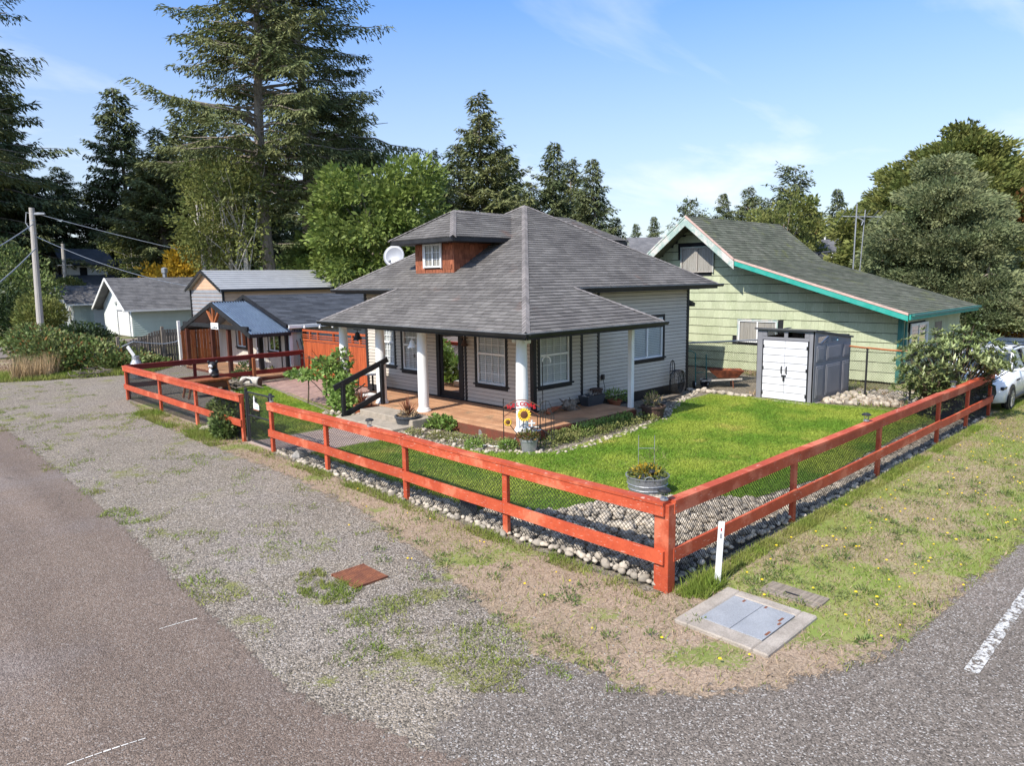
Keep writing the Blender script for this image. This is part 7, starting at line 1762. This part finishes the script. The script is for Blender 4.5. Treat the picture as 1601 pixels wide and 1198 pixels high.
RB = [(6.74, 14.6), (6.70, 10.5), (6.74, 4.7), (6.9, 4.52), (21, 4.52), (21, 4.95), (18, 5.25), (13, 5.1), (10.65, 5.4), (10.25, 6.0), (9.5, 6.75), (8.9, 7.15), (8.0, 7.25), (7.25, 8.35), (7.2, 10.5), (7.25, 14.6)]
sp = scatter(RB, .095, .038, .068, corner) + scatter([(6.86, 8.6), (6.86, 4.56), (11, 4.56), (10.3, 5.9), (9.4, 6.6), (8, 7.1)], .15, .045, .085, lambda x, y: corner(x, y)+.045)
stones(rbo, [s for s in sp if math.hypot(s[0]-9.85, s[1]-6.95) > .38 and math.hypot(s[0]-7.02, s[1]-8.35) > .17])
# white pebble edging of the planting bed
pbo = bpy.data.objects['planting_bed']; sp = []
path_pts = [(9.75, 14.2), (9.65, 13.2), (9.7, 12.1), (9.95, 11.3), (10.35, 10.6), (10.9, 10.05), (12, 10.0), (13.2, 10.1), (14.5, 10.25), (15.6, 10.5), (16.6, 11.0), (17.8, 11.5), (19.0, 11.9), (20.2, 12.2)]
for i in range(len(path_pts)-1):
    a, c = path_pts[i], path_pts[i+1]; L = math.hypot(c[0]-a[0], c[1]-a[1]); n = int(L/.085)
    for k in range(n):
        t_ = k/n
        for q in range(2): sp.append((a[0]+(c[0]-a[0])*t_+random.uniform(-.12, .12), a[1]+(c[1]-a[1])*t_+random.uniform(-.15, .15), .03, random.uniform(.022, .058)))
for i in range(60): sp.append((random.uniform(9.75, 10.5), random.uniform(13.9, 14.3) if i % 2 else random.uniform(11, 14), .04, random.uniform(.04, .08)))
for i in range(70): sp.append((random.uniform(9.6, 10.9), random.uniform(16.6, 17.9), .04, random.uniform(.05, .11)))
stones(pbo, sp, 'edging_stone', 260, 'edging_stones')
gs_ = bpy.data.objects['gravel_shoulder']; gsp = []
for i in range(900):
    y = 3.6+random.random()**1.6*16; x = random.uniform(2.9, 6.0); gsp.append((x, y, .004, random.uniform(.006, .017)))
w_ = MB()
for (x, y, z, r) in gsp: V = STONE[random.randrange(14)]; w_.add((V[0]*r+np.array([x, y, z])).tolist(), V[1], random.random())
build('loose_stones', w_, 'rock', gs_, kind='stuff', smooth=True)
sbo = bpy.data.objects['stone_bed']
stones(sbo, scatter([(20.4, 8.3), (21.3, 6.5), (22.5, 6.3), (23.8, 6.7), (23.4, 8.4), (21.2, 8.7)], .2, .08, .14, .05)+scatter([(20.0, 10.5), (20.3, 10.4), (20.3, 12.6), (19.9, 12.6)], .13, .05, .1, .04), 'stone', 200)
# three larger rocks
for (px, py, r, lab) in ((760, 683, .19, 'jagged pale rock in the planting bed below the porch deck'), (738, 667, .13, 'smaller pointed rock in the planting bed left of the jagged one'), (470, 718, .16, 'pale flat stone lying at the foot of the gate-side fence end')):
    p = gp(px, py); b = MB(); random.seed(px); b.ball((p.x, p.y, r*.5), r, r*.8, r*.75, 9, 6, .22); build('rock', b, 'rock', label=lab, cat='rock')
for (px, py, lab) in ((325, 673, 'flat pale stone in the grass outside the left fence'), (1418, 596, 'white stone at the foot of the green house corner')):
    p = gp(px, py); b = MB(); b.ball((p.x, p.y, .04), .24, .17, .09, 9, 5, .15); build('rock', b, 'stone', label=lab, cat='rock')

# ------------------------------------------------------------------ pots and plants
def spiky(parent, c, n, ln, wd, m='cordyline', z=0):
    b = MB()
    for i in range(n):
        a = random.random()*6.28; e = random.uniform(.5, 1.5); d = V3(math.cos(a)*math.cos(e), math.sin(a)*math.cos(e), math.sin(e)); L = ln*random.uniform(.6, 1.1); s = V3(-math.sin(a), math.cos(a), 0)*wd/2
        p = V3(*c); q = p+d*L*.5; r = p+d*L-Zv*L*.18*math.cos(e)
        b.add([p-s*.6, p+s*.6, q+s, q-s, r], [(0, 1, 2, 3), (3, 2, 4)])
    build('leaves', b, m, parent)
def pot(name, label, cat, c, r0, r1, h, m, rim=.02):
    t = thing(name, label, cat, c); b = MB(); b.lathe(c, [(r0, 0), (r1, h-.05), (r1+rim, h-.05), (r1+rim, h), (r1-.02, h), (r1-.03, h-.06), (.02, h-.06)], 20); build('pot', b, m, t); b = MB(); b.lathe((c[0], c[1], c[2]+h-.06), [(r1-.035, 0), (r1-.04, .015), (.01, .02)], 16); build('soil', b, 'twig', t); return t
p = gp(638, 670); t = pot('flower_pot', 'round black pot with a spiky red cordyline at the foot of the porch steps', 'flower pot', (p.x, p.y, .0), .24, .31, .34, 'pot'); spiky(t, (p.x, p.y, .32), 42, .55, .035)
leafmass('dead_leaves', t, [(p.x, p.y, .35)], [(.25, .25, .06)], 120, .10, .03, 'straw', .5)
p = gp(570, 664, .0); t = pot('flower_pot', 'second red cordyline in a brown pot behind the black handrail', 'flower pot', (10.5, 17.0, .0), .18, .22, .3, 'terracotta'); spiky(t, (10.5, 17.0, .28), 34, .55, .035)
b = MB(); b.box(10.9, 11.3, 17.4, 17.8, DZK+.001, DZK+.18, .02); build('white_box', b, 'white', label='white box on the deck behind the handrail next to the ivy', cat='box')
t = pot('zinc_bucket', 'zinc bucket of russet plants under the sunflower ornament', 'bucket', (10.6, 10.55, .0), .15, .19, .30, 'galv', .012); leafmass('plants', t, [(10.6, 10.55, .36)], [(.24, .24, .12)], 260, .06, .03, 'rusty_leaf', .6); leafmass('green_plants', t, [(10.6, 10.55, .36)], [(.22, .22, .1)], 120, .06, .03, 'olive', .6, kind='stuff')
p = gp(1021, 655); t = pot('flower_pot', 'dark brown pot with a straggly plant on the lawn edge right of the porch', 'flower pot', (p.x, p.y, .0), .24, .31, .36, 'brownpot'); leafmass('plant', t, [(p.x, p.y, .48)], [(.26, .26, .16)], 160, .12, .025, 'straw', .8); leafmass('green_leaves', t, [(p.x-.05, p.y, .55)], [(.18, .18, .2)], 120, .08, .035, 'olive', .8)
pl2 = thing('planter_box', 'dark grey rectangular planter standing on the deck by the black wall trim', 'planter', (14.75, 12.25, DZK))
b = MB(); x, y, z = 14.75, 12.25, DZK; 
vs = [V3(x+sx*.30, y+sy*.13, z) for sx, sy in ((-1, -1), (1, -1), (1, 1), (-1, 1))]+[V3(x+sx*.37, y+sy*.18, z+.27) for sx, sy in ((-1, -1), (1, -1), (1, 1), (-1, 1))]+[V3(x+sx*.34, y+sy*.15, z+.27) for sx, sy in ((-1, -1), (1, -1), (1, 1), (-1, 1))]+[V3(x+sx*.33, y+sy*.14, z+.2) for sx, sy in ((-1, -1), (1, -1), (1, 1), (-1, 1))]
b.add(vs, [(3, 2, 1, 0)]+[(i, (i+1) % 4, 4+(i+1) % 4, 4+i) for i in range(4)]+[(4+i, 4+(i+1) % 4, 8+(i+1) % 4, 8+i) for i in range(4)]+[(8+i, 8+(i+1) % 4, 12+(i+1) % 4, 12+i) for i in range(4)]+[(12, 13, 14, 15)]); build('box', b, 'pot', pl2)
leafmass('dry_stems', pl2, [(x, y, z+.24)], [(.28, .1, .05)], 60, .12, .02, 'palebark', .1)
b = MB(); b.lathe((15.15, 12.42, DZK), [(.13, 0), (.16, .34), (.18, .34), (.18, .38), (.15, .38)], 16); build('brown_pot', b, 'brownpot', label='brown pot half hidden behind the grey rectangular planter', cat='flower pot')
p = gp(962, 630, .05); t = pot('clay_pot', 'terracotta pot with a green fern beside the white porch post', 'flower pot', (15.75, 12.25, .05), .13, .18, .24, 'terracotta', .03); leafmass('fern', t, [(15.85, 12.25, .40)], [(.32, .28, .14)], 260, .12, .03, 'ivy', .7)
b = MB()
for i in range(9): b.beam((13.05+random.uniform(-.25, .25), 12.2+random.uniform(-.12, .12), DZK+.04+.035*(i//3)), (13.2+random.uniform(-.25, .25), 12.28+random.uniform(-.12, .12), DZK+.05+.035*(i//3)), .05, .06, ch=.012)
build('brick_rubble', b, 'terracotta', label='small heap of broken terracotta bricks against the porch wall', cat='bricks', kind='stuff')
b = MB(); random.seed(5)
for i in range(16):
    a = random.random()*6.28; p0 = V3(13.75+random.uniform(-.12, .12), 12.15+random.uniform(-.1, .1), DZK+random.uniform(.03, .16)); b.tube([p0, p0+V3(math.cos(a)*.18, math.sin(a)*.1, random.uniform(-.02, .14)), p0+V3(math.cos(a+.4)*.36, math.sin(a+.4)*.18, random.uniform(-.05, .16))], [.045, .035, .012], 6)
b.ball((13.72, 12.15, DZK+.14), .22, .14, .15, 9, 6, .25); build('driftwood', b, 'greywood', label='gnarled grey driftwood stump on the deck under the side window', cat='driftwood', smooth=False)

def text_obj(name, cu):
    t = bpy.data.objects.new('tmp', cu); me = bpy.data.meshes.new_from_object(t); bpy.data.objects.remove(t); bpy.data.curves.remove(cu)
    o = bpy.data.objects.new(name, me); COL.objects.link(o); return o
# welcome trellis --------------------------------------------------------------------
tr = thing('welcome_trellis', 'black metal garden arch with red letters reading WELCOME in front of the corner column', 'garden sign', (10.75, 10.9, 0))
cx_, cy_ = 10.72, 10.88; du = V3(.72, -.69, 0).normalized(); Q = lambda a, z, o=0.: V3(cx_, cy_, z)+du*a+V3(-.69, -.72, 0)*o
hw = .40
for s in (-1, 1): b = MB(); b.tube([Q(s*hw, 0), Q(s*hw, 1.12)], .011, 6); build('stake', b, 'wire', tr)
for (r, z0) in ((.17, .92), (.17, .72)):
    b = MB(); b.tube([Q(-hw+2*hw*k/14, z0+r*math.sin(math.pi*k/14)) for k in range(15)], .010, 6); build('arch', b, 'galv' if False else 'rust', tr)
for i, chh in enumerate('WELCOME'):
    cu = bpy.data.curves.new('letter', 'FONT'); cu.body = chh; cu.size = .115; cu.extrude = .006; cu.align_x = 'CENTER'; cu.align_y = 'CENTER'; cu.offset = .006
    cu.materials.append(M['redletter']); o = text_obj('letter', cu); o.parent = tr
    a = (i-3)*.09; k = (a+hw)/(2*hw); o.location = Q(a, .845+.13*math.sin(math.pi*k)+.02, .012)-worg(tr)
    th = -a*.75; nrm = V3(-.69, -.72, 0).normalized(); up = (Zv*math.cos(th)-du*math.sin(-th)).normalized(); rt = up.cross(nrm)
    o.rotation_euler = Matrix((rt, up, nrm)).transposed().to_euler()
# sunflower stake
sf = thing('sunflower_ornament', 'metal sunflower garden ornament with one large and one small flower', 'garden ornament', (10.55, 10.72, 0))
bs = V3(10.55, 10.72, 0); fv = V3(-.68, -.68, .28).normalized()
def sunflower(c, r, n):
    e1 = fv.cross(Zv).normalized(); e2 = fv.cross(e1)
    pt_ = []
    for ring in (0, 1):
        for k in range(n):
            a = 6.283*(k+.5*ring)/n; d = e1*math.cos(a)+e2*math.sin(a); s = e2*math.cos(a)-e1*math.sin(a); z = fv*(.012-.012*ring)
            m_ = MB(); m_.add([c+d*r*.42+z, c+d*r*.72+s*r*.15+z+fv*.012, c+d*r*(1.0-.08*ring)+z-fv*.01, c+d*r*.72-s*r*.15+z+fv*.012, c+d*r*.7+z-fv*.012], [(0, 1, 2, 3), (0, 1, 4), (1, 2, 4), (2, 3, 4), (3, 0, 4)]); pt_.append(m_)
    w = MB(); 
    for x in pt_: w.merge(x)
    build('petals', w, 'petal', sf, kind='stuff'); b = MB(); b.lathe(c, [(r*.5, -.01), (r*.5, .015), (r*.3, .03), (r*.05, .035)], 16, axis=fv); build('seed_head', b, 'seed', sf)
s1, s2 = bs+du*.06+Zv*.80, bs-du*.29+Zv*.64
sunflower(s1, .16, 15); sunflower(s2, .095, 12)
for q in (s1, s2): b = MB(); b.tube([bs, bs+Zv*.25, q-fv*.02], .009, 6); build('stem', b, 'wire', sf)
b = MB(); b.tube([bs+Zv*.2, bs+du*.22+Zv*.36], .008, 5); build('stem', b, 'wire', sf)
# bird figure stake, wire obelisk, hooks
bd = thing('bird_ornament', 'small grey metal bird on a stake beside the sunflower ornament', 'garden ornament', (10.74, 10.5, 0)); q = bs+du*.27+Zv*.44
b = MB(); b.ball(q, .085, .05, .05, 10, 6, rot=-.75); b.ball(q-du*.09+Zv*.04, .035, .03, .032, 8, 5); b.tube([q+du*.06, q+du*.15+Zv*.03], [.03, .012], 5); b.tube([q-du*.12+Zv*.04, q-du*.16+Zv*.035], [.01, .002], 5); build('bird', b, 'galv', bd)
b = MB(); b.tube([q-Zv*.03, V3(q.x, q.y, 0)], .008, 5); build('stake', b, 'wire', bd)
ob = thing('wire_trellis', 'low black wire trellis with two arches right of the WELCOME arch', 'trellis', (11.2, 10.5, 0))
for (a, z, w) in ((.52, 1.06, .12), (.52, .85, .18)):
    b = MB(); b.tube([Q(a-w, 0), Q(a-w, z-.12), Q(a-w*.6, z-.02), Q(a, z), Q(a+w*.6, z-.02), Q(a+w, z-.12), Q(a+w, 0)], .009, 5); build('arch', b, 'wire', ob)
b = MB(); b.tube([Q(.34, .72), Q(.70, .74)], .007, 5); b.tube([Q(.52, 0), Q(.52, 1.05)], .007, 5); build('bars', b, 'wire', ob)
hk = thing('shepherd_hook', 'tall thin shepherd hook with a pale curled top in front of the side window', 'hook', (11.55, 10.4, 0)); P0 = gp(849, 676)
b = MB(); b.tube([(P0.x, P0.y, 0), (P0.x, P0.y, 1.72)], .011, 6); build('pole', b, 'wire', hk)
b = MB(); b.tube([V3(P0.x, P0.y, 1.72)+du*(.16*(1-math.cos(k*.36)))*.62+Zv*(.13*math.sin(k*.36)) for k in range(10)], .014, 6); build('hook', b, 'white', hk)
P1 = gp(832, 708); sh_ = thing('garden_hook', 'short black garden stake with a white cross finial in front of the zinc bucket', 'garden stake', (P1.x, P1.y, 0)); b = MB(); b.tube([(P1.x, P1.y, 0), (P1.x, P1.y, .58)], .016, 6); build('stake', b, 'plastic', sh_)
b = MB(); c = V3(P1.x, P1.y, .64); b.tube([c-du*.07, c+du*.07], .022, 6); b.tube([c-Zv*.07, c+Zv*.07], .022, 6); build('finial', b, 'white', sh_)
ho = thing('garden_hose', 'white garden hose curving through the planting bed to the corner column', 'hose', (10.5, 12, 0)); pts = [gp(685, 681, .03), gp(720, 688, .03), gp(750, 696, .03), gp(780, 699, .04), gp(800, 692, .10), gp(815, 676, .25), gp(826, 668, .34), gp(842, 668, .34), gp(856, 678, .2), gp(868, 690, .05), gp(885, 689, .03)]
b = MB(); b.tube(pts[:8], .018, 7); build('hose', b, 'hosewhite', ho); b = MB(); b.tube(pts[7:], .014, 7); build('dark_hose', b, 'plastic', ho)

# bells on the porch ---------------------------------------------------------------------
def bell(label, c, m, s=1.):
    t = thing('porch_bell', label, 'bell', c); x, y, z = c
    b = MB(); b.lathe((x, y, z), [(.13*s, 0), (.10*s, .05*s), (.07*s, .12*s), (.06*s, .18*s), (.02*s, .21*s)], 14); build('bell', b, m, t)
    b = MB(); b.ball((x, y, z-.02), .02, .02, .03, 8, 5); build('clapper', b, m, t)
    b = MB(); b.tube([(x, y, z+.2*s), (x, y, z+.27*s)], .012, 5); b.beam((x, y-.18*s, z+.28*s), (x, y+.18*s, z+.28*s), .02, .03); build('bracket', b, m, t)
    return t
bell('black bell hanging under the porch eave between the two left columns', (11.05, 17.95, 2.02), 'black', 1.05)
t = bell('white bell on a bracket on the left side of the middle porch column', (10.98, 15.20, 1.96), 'white', .95)
cu = bpy.data.curves.new('numeral', 'FONT'); cu.body = '6'; cu.size = .14; cu.extrude = .005; cu.align_x = 'CENTER'; cu.materials.append(M['black']); o = text_obj('numeral', cu); o.parent = t
o.location = (-.02, -.12, -.25); o.rotation_euler = (rad(90), 0, rad(-90))
bell('dark bell on the wall beside the porch door', (12.72, 15.15, 1.88), 'brownpot', .8)
# string lights under the eaves
for i, (px, py) in enumerate(((476, 514), (500, 514), (520, 513))):
    p = dp(px, py, 28.0); b = MB(); b.lathe((p.x, p.y, p.z), [(.015, 0), (.04, .03), (.035, .08), (.02, .1), (.02, .14)], 8); build('light_bulb', b, 'cream', label=('leftmost', 'middle', 'rightmost')[i]+' clear bulb of the string lights under the workshop eave', cat='light bulb', group='string lights under the workshop eave')
# round table and curled chair on the deck
rt = thing('side_table', 'small round white table on the deck behind the handrail', 'table', (12.3, 19.2, 0)); b = MB(); b.lathe((12.3, 19.2, .78), [(.40, 0), (.42, .015), (.40, .03)], 20); build('top', b, 'cream', rt); b = MB(); b.tube([(12.3, 19.2, 0.03), (12.3, 19.2, .78)], .03, 7)
for k in range(3): a = k*2.09; b.tube([(12.3, 19.2, .3), (12.3+.25*math.cos(a), 19.2+.25*math.sin(a), .04)], .018, 5)
build('pedestal', b, 'wire', rt)
b = MB(); b.tube([(11.75, 19.55, .05), (11.8, 19.5, .25), (11.95, 19.35, .38), (12.05, 19.25, .5)], .022, 6); b.tube([(11.9, 19.6, .05), (11.95, 19.5, .4), (12.0, 19.5, .75)], .02, 6); build('iron_scroll', b, 'wire', label='curled iron plant stand leg under the small white table', cat='plant stand')

# yard clutter left ----------------------------------------------------------------------
wg = thing('wooden_bench', 'low red-brown wooden bench on splayed legs behind the far left fence', 'bench', (8.75, 23.8, 0))
b = MB(); b.box(8.2, 9.6, 23.55, 24.15, .50, .57, .01); build('top_board', b, 'cedarfence', wg); b = MB(); b.box(8.3, 9.5, 23.6, 24.1, .28, .498, .01); build('apron', b, 'deckred', wg)
for (x, y, dx_) in ((8.3, 23.6, -.12), (9.45, 23.6, .1), (8.3, 24.1, -.12), (9.45, 24.1, .1)): b = MB(); b.beam((x+dx_, y, 0), (x, y, .5), .06, .06, up=(0, 1, 0)); build('leg', b, 'cedarfence', wg)
dg = thing('animal_figure', 'black and white seated animal figurine on the low wooden bench', 'figurine', (9.2, 24.0, .572)); x, y, z = 9.2, 24.0, .572
b = MB(); b.ball((x, y, z+.17), .15, .15, .19, 12, 8); b.ball((x-.02, y-.12, z+.08), .14, .10, .08, 10, 6); build('body', b, 'black', dg, smooth=True)
b = MB(); b.ball((x-.05, y-.03, z+.42), .14, .14, .125, 12, 8); build('head', b, 'black', dg, smooth=True)
b = MB(); b.ball((x-.13, y-.08, z+.39), .08, .09, .07, 10, 6); b.ball((x-.11, y-.02, z+.22), .07, .08, .10, 10, 6); build('white_fur', b, 'white', dg, smooth=True)
for s in (-1, 1): b = MB(); b.ball((x-.04+s*.10, y-.03-s*.09, z+.53), .05, .05, .055, 8, 5); build('ear', b, 'black', dg, smooth=True); b = MB(); b.ball((x-.155+s*.035, y-.085-s*.035, z+.455), .016, .016, .016, 8, 5); build('eye', b, 'plastic', dg)
b = MB(); b.ball((x-.20, y-.125, z+.395), .022, .022, .018, 8, 5); build('nose', b, 'plastic', dg)
p = gp(355, 611); dw = MB(); random.seed(9)
for i in range(26): a = random.random()*6.28; q = V3(p.x+random.uniform(-.6, .6), p.y+random.uniform(-.45, .45), random.uniform(.05, .35)); dw.tube([q, q+V3(math.cos(a)*.3, math.sin(a)*.3, random.uniform(-.06, .1)), q+V3(math.cos(a)*.65, math.sin(a)*.65, random.uniform(-.1, .1))], [.07, .06, .02], 6)
build('driftwood_pile', dw, 'greywood', label='pile of pale driftwood roots behind the fence left of the gate', cat='driftwood', kind='stuff')
p = gp(393, 606); lg = thing('log', 'short pale sawn log with a dark end at the corner of the patio', 'log', (p.x, p.y, 0)); b = MB(); ax_ = V3(.55, -.83, 0); b.lathe(V3(p.x, p.y, .20)-ax_*.35, [(.17, 0), (.19, .02), (.19, .68), (.17, .7)], 14, axis=ax_); build('bark', b, 'palebark', lg); b = MB(); b.lathe(V3(p.x, p.y, .20)+ax_*.351, [(.165, 0), (.16, .006)], 14, axis=ax_); build('cut_end', b, 'twig', lg)
leafmass('tall_weeds', None, [tuple(gp(383, 598)+Zv*.4), tuple(gp(375, 600)+Zv*.25)], [(.25, .3, .4), (.3, .3, .25)], 240, .12, .06, 'bushleaf', .5, label='leafy weed clump behind the sawn log', cat='plant')
leafmass('patio_weeds', None, [tuple(gp(430, 585)+Zv*.15), tuple(gp(445, 583)+Zv*.12), tuple(gp(452, 582)+Zv*.3)], [(.4, .3, .15), (.4, .3, .12), (.2, .2, .3)], 160, .10, .05, 'olive', .5, label='low green weeds along the far edge of the patio', cat='plant')
# garden tools leaning on the workshop wall
tl = thing('garden_tools', 'long-handled garden tools leaning on the workshop corner', 'garden tools', (13.3, 25.7, 0))
for i, (x, m, h) in enumerate(((13.2, 'darkwood', 1.45), (13.42, 'yellowleaf', 1.62), (13.55, 'darkwood', 1.35), (13.36, 'black', 1.5), (13.66, 'cedarfence', 1.55))):
    b = MB(); b.tube([(x+.05, 25.35+.03*i, .05), (x, 25.9, h)], .02, 6); hnd = build('handle', b, m, tl); b = MB(); b.box(x-.07, x+.17, 25.28, 25.34, 0, .22, .01); build('blade', b, 'galv', tl)
sdl = thing('wooden_sled', 'old arched wooden sled leaning on the workshop wall', 'sled', (14.1, 25.65, 0))
for s in (-.22, .22): b = MB(); b.tube([(14.15+s, 25.4, 0), (14.15+s, 25.75, .85), (14.15+s*.8, 25.82, 1.0)], .03, 6); build('runner', b, 'palebark', sdl)
b = MB(); b.tube([(13.97, 25.82, 1.0), (14.05, 25.84, 1.1), (14.15, 25.85, 1.13), (14.25, 25.84, 1.1), (14.33, 25.82, 1.0)], .03, 6); build('bow', b, 'palebark', sdl)
for k in range(6): z_ = .1+k*.15; b = MB(); b.beam((13.94, 25.42+.35*z_/.85, z_), (14.36, 25.42+.35*z_/.85, z_), .03, .10); build('slat', b, 'greywood', sdl)
b = MB(); b.ball((14.25, 25.2, .18), .3, .12, .18, 9, 6, .2); build('cloth_bundle', b, 'greywood', label='grey bundle lying at the foot of the wooden sled', cat='bundle')
for i, (px, py, ln) in enumerate(((447, 583, .5), (462, 589, .55), (503, 585, .3))):
    p = gp(px, py); b = MB(); b.ball((p.x, p.y, .08), .22, .11, .10, 9, 5, .12); build('boot', b, 'cream', label=('white shoe-like bundle under the cross fence end', 'white shoe-like bundle in front of the garden tools', 'pale clump at the foot of the red privacy fence')[i], cat='bundle')
b = MB(); pts = [gp(480, 590, .04), gp(492, 600, .05), gp(503, 612, .06), gp(512, 622, .10), gp(522, 630, .25)]; b.tube(pts, .016, 6); build('patio_cable', b, 'plastic', label='dark cable lying across the brick patio', cat='cable')
# milk can by the far fence corner
p = gp(215, 592); mc = thing('milk_can', 'grey milk can with a tilted white lid at the far left fence corner', 'milk can', (p.x, p.y, 0)); b = MB(); b.lathe((p.x, p.y, 0), [(.22, 0), (.24, .04), (.24, .55), (.14, .75), (.14, .9)], 14); build('can', b, 'galv', mc); b = MB(); b.beam((p.x-.03, p.y+.06, .9), (p.x-.2, p.y+.22, 1.28), .22, .04, up=(1, 0, 0)); build('lid', b, 'white', mc)
p = gp(140, 590); b = MB(); random.seed(12)
for i in range(46): a = random.random()*6.28; q = V3(p.x+random.uniform(-.7, .7), p.y+random.uniform(-.35, .35), random.uniform(.03, .32)); b.tube([q, q+V3(math.cos(a)*.35, math.sin(a)*.3, random.uniform(-.05, .12))], [.022, .01], 5)
build('brush_pile', b, 'greywood', label='grey heap of cut brush at the foot of the thicket', cat='brush pile', kind='stuff')

# right side clutter -------------------------------------------------------------------------
hs = thing('hose_reel', 'black garden hose coiled on an ornate iron stand by the side wall', 'hose', (18.9, 12.3, 0))
hx, hy = 18.75, 12.3; b = MB(); rnd5 = random.Random(3)
for k in range(7):
    r0 = .27+.03*rnd5.random(); b.tube([(hx+math.sin(a)*r0*.9+.02*k, hy-.03*k-.02, .46+math.cos(a)*(r0+.09)) for a in np.linspace(0, 6.28, 17)], .014, 6)
build('hose', b, 'plastic', hs)
b = MB(); b.tube([(hx+.2, hy-.15, .5), (hx+.4, hy-.2, .2), (hx+.7, hy-.2, .05)], .014, 6)
for k in range(10): c = V3(17.2+k*.13, 11.95+.1*math.sin(k*2.1), .05); b.tube([c+V3(math.cos(a)*.2, math.sin(a)*.13, .03*math.sin(a*2+k)) for a in np.linspace(0, 5.5, 9)], .013, 5)
build('loose_hose', b, 'plastic', hs)
b = MB(); b.tube([(hx-.12, hy+.05, 0), (hx-.12, hy+.05, .98)], .014, 6); b.tube([(hx+.12, hy+.05, 0), (hx+.12, hy+.05, .98)], .014, 6); b.tube([(hx-.12, hy+.05, .98), (hx-.06, hy+.05, 1.1), (hx, hy+.05, 1.13), (hx+.06, hy+.05, 1.1), (hx+.12, hy+.05, .98)], .014, 6); b.tube([(hx, hy+.05, .8), (hx, hy+.05, 1.12)], .01, 5); b.tube([(hx-.12, hy+.05, .8), (hx+.12, hy+.05, .8)], .012, 5); build('stand', b, 'wire', hs)
ht = thing('hand_truck', 'green hand truck with small white wheels beyond the house corner', 'hand truck', (20.9, 13.0, 0))
b = MB(); b.tube([(20.75, 12.75, .1), (20.78, 12.8, 1.15), (20.7, 12.9, 1.22), (20.5, 13.1, 1.22)], .02, 6); b.tube([(21.1, 12.55, .1), (21.12, 12.6, 1.1)], .02, 6); b.tube([(20.76, 12.75, .5), (21.1, 12.57, .5)], .015, 5); build('frame', b, 'tealdark', ht)
for x, y in ((20.6, 12.75), (20.95, 12.5)): b = MB(); b.lathe((x, y, .12), [(.12, 0), (.12, .05)], 12, axis=(.5, -.5, 0)); w = build('wheel', b, 'tyre', ht); b = MB(); b.lathe((x+.02, y-.02, .12), [(.06, 0), (.06, .055)], 10, axis=(.5, -.5, 0)); build('hub', b, 'white', w)
wb = thing('wheelbarrow', 'rusty wheelbarrow with pale wooden handles beside the wire fence', 'wheelbarrow', (21.4, 12.0, 0)); c = V3(21.35, 12.05, .35); e1 = V3(.62, -.78, 0); e2 = V3(.78, .62, 0)
b = MB(); T = lambda a, d, z: c+e1*a+e2*d+Zv*z
top = [T(-.55, -.32, .27), T(.60, -.34, .25), T(.60, .34, .25), T(-.55, .32, .27)]; bot = [T(-.22, -.2, 0), T(.40, -.2, 0), T(.40, .2, 0), T(-.22, .2, 0)]; ti = [T(-.50, -.28, .26), T(.55, -.30, .24), T(.55, .30, .24), T(-.50, .28, .26)]; bi = [T(-.2, -.17, .03), T(.37, -.17, .03), T(.37, .17, .03), T(-.2, .17, .03)]
b.add(bot+top+ti+bi, [(3, 2, 1, 0)]+[(i, (i+1) % 4, 4+(i+1) % 4, 4+i) for i in range(4)]+[(4+i, 4+(i+1) % 4, 8+(i+1) % 4, 8+i) for i in range(4)]+[(8+i, 8+(i+1) % 4, 12+(i+1) % 4, 12+i) for i in range(4)]+[(12, 13, 14, 15)]); build('tray', b, 'rustbowl', wb)
for s in (-.22, .22): b = MB(); b.beam(T(-.75, s, -.10), T(.55, s, -.03), .045, .05); build('handle', b, 'palebark', wb); b = MB(); b.tube([T(.25, s, -.05), T(.28, s, -.35)], .02, 6); build('leg', b, 'rust', wb)
b = MB(); b.lathe(T(-.62, -.05, -.2), [(.05, 0), (.15, 0), (.15, .08), (.05, .08)], 14, axis=e2); build('wheel', b, 'tyre', wb)
b = MB(); b.lathe((20.3, 12.35, .03), [(.0, 0), (.0, 0.01)], 4) if False else b.beam((16.3, 11.75, .06), (17.6, 11.9, .06), .2, .04); b.beam((17.5, 12.1, .06), (18.9, 12.2, .06), .2, .04); build('plank_walk', b, 'greywood', label='grey planks laid on the gravel strip along the side wall', cat='planks', kind='stuff')
b = MB(); c = V3(15.56, 12.57, .95); b.box(15.52, 15.62, 12.50, 12.565, .85, 1.0, .01); b.tube([(15.57, 12.52, .85), (15.60, 12.48, .6), (15.56, 12.5, .42), (15.53, 12.53, .5)], .008, 5); build('wall_outlet', b, 'plastic', label='small black outlet box with a dangling cord by the wall trim', cat='outlet')
b = MB(); P = gp(1018, 645); 
sp_ = [V3(16.6+math.cos(k*.5)*.03, 11.6+math.sin(k*.5)*.03, .03*k) for k in range(16)]; b.tube(sp_, .008, 5); build('plant_stake', b, 'wire', label='thin dark spiral stake at the lawn edge behind the brown pot', cat='plant stake')
for w_ in SC.view_layers: w_.update()
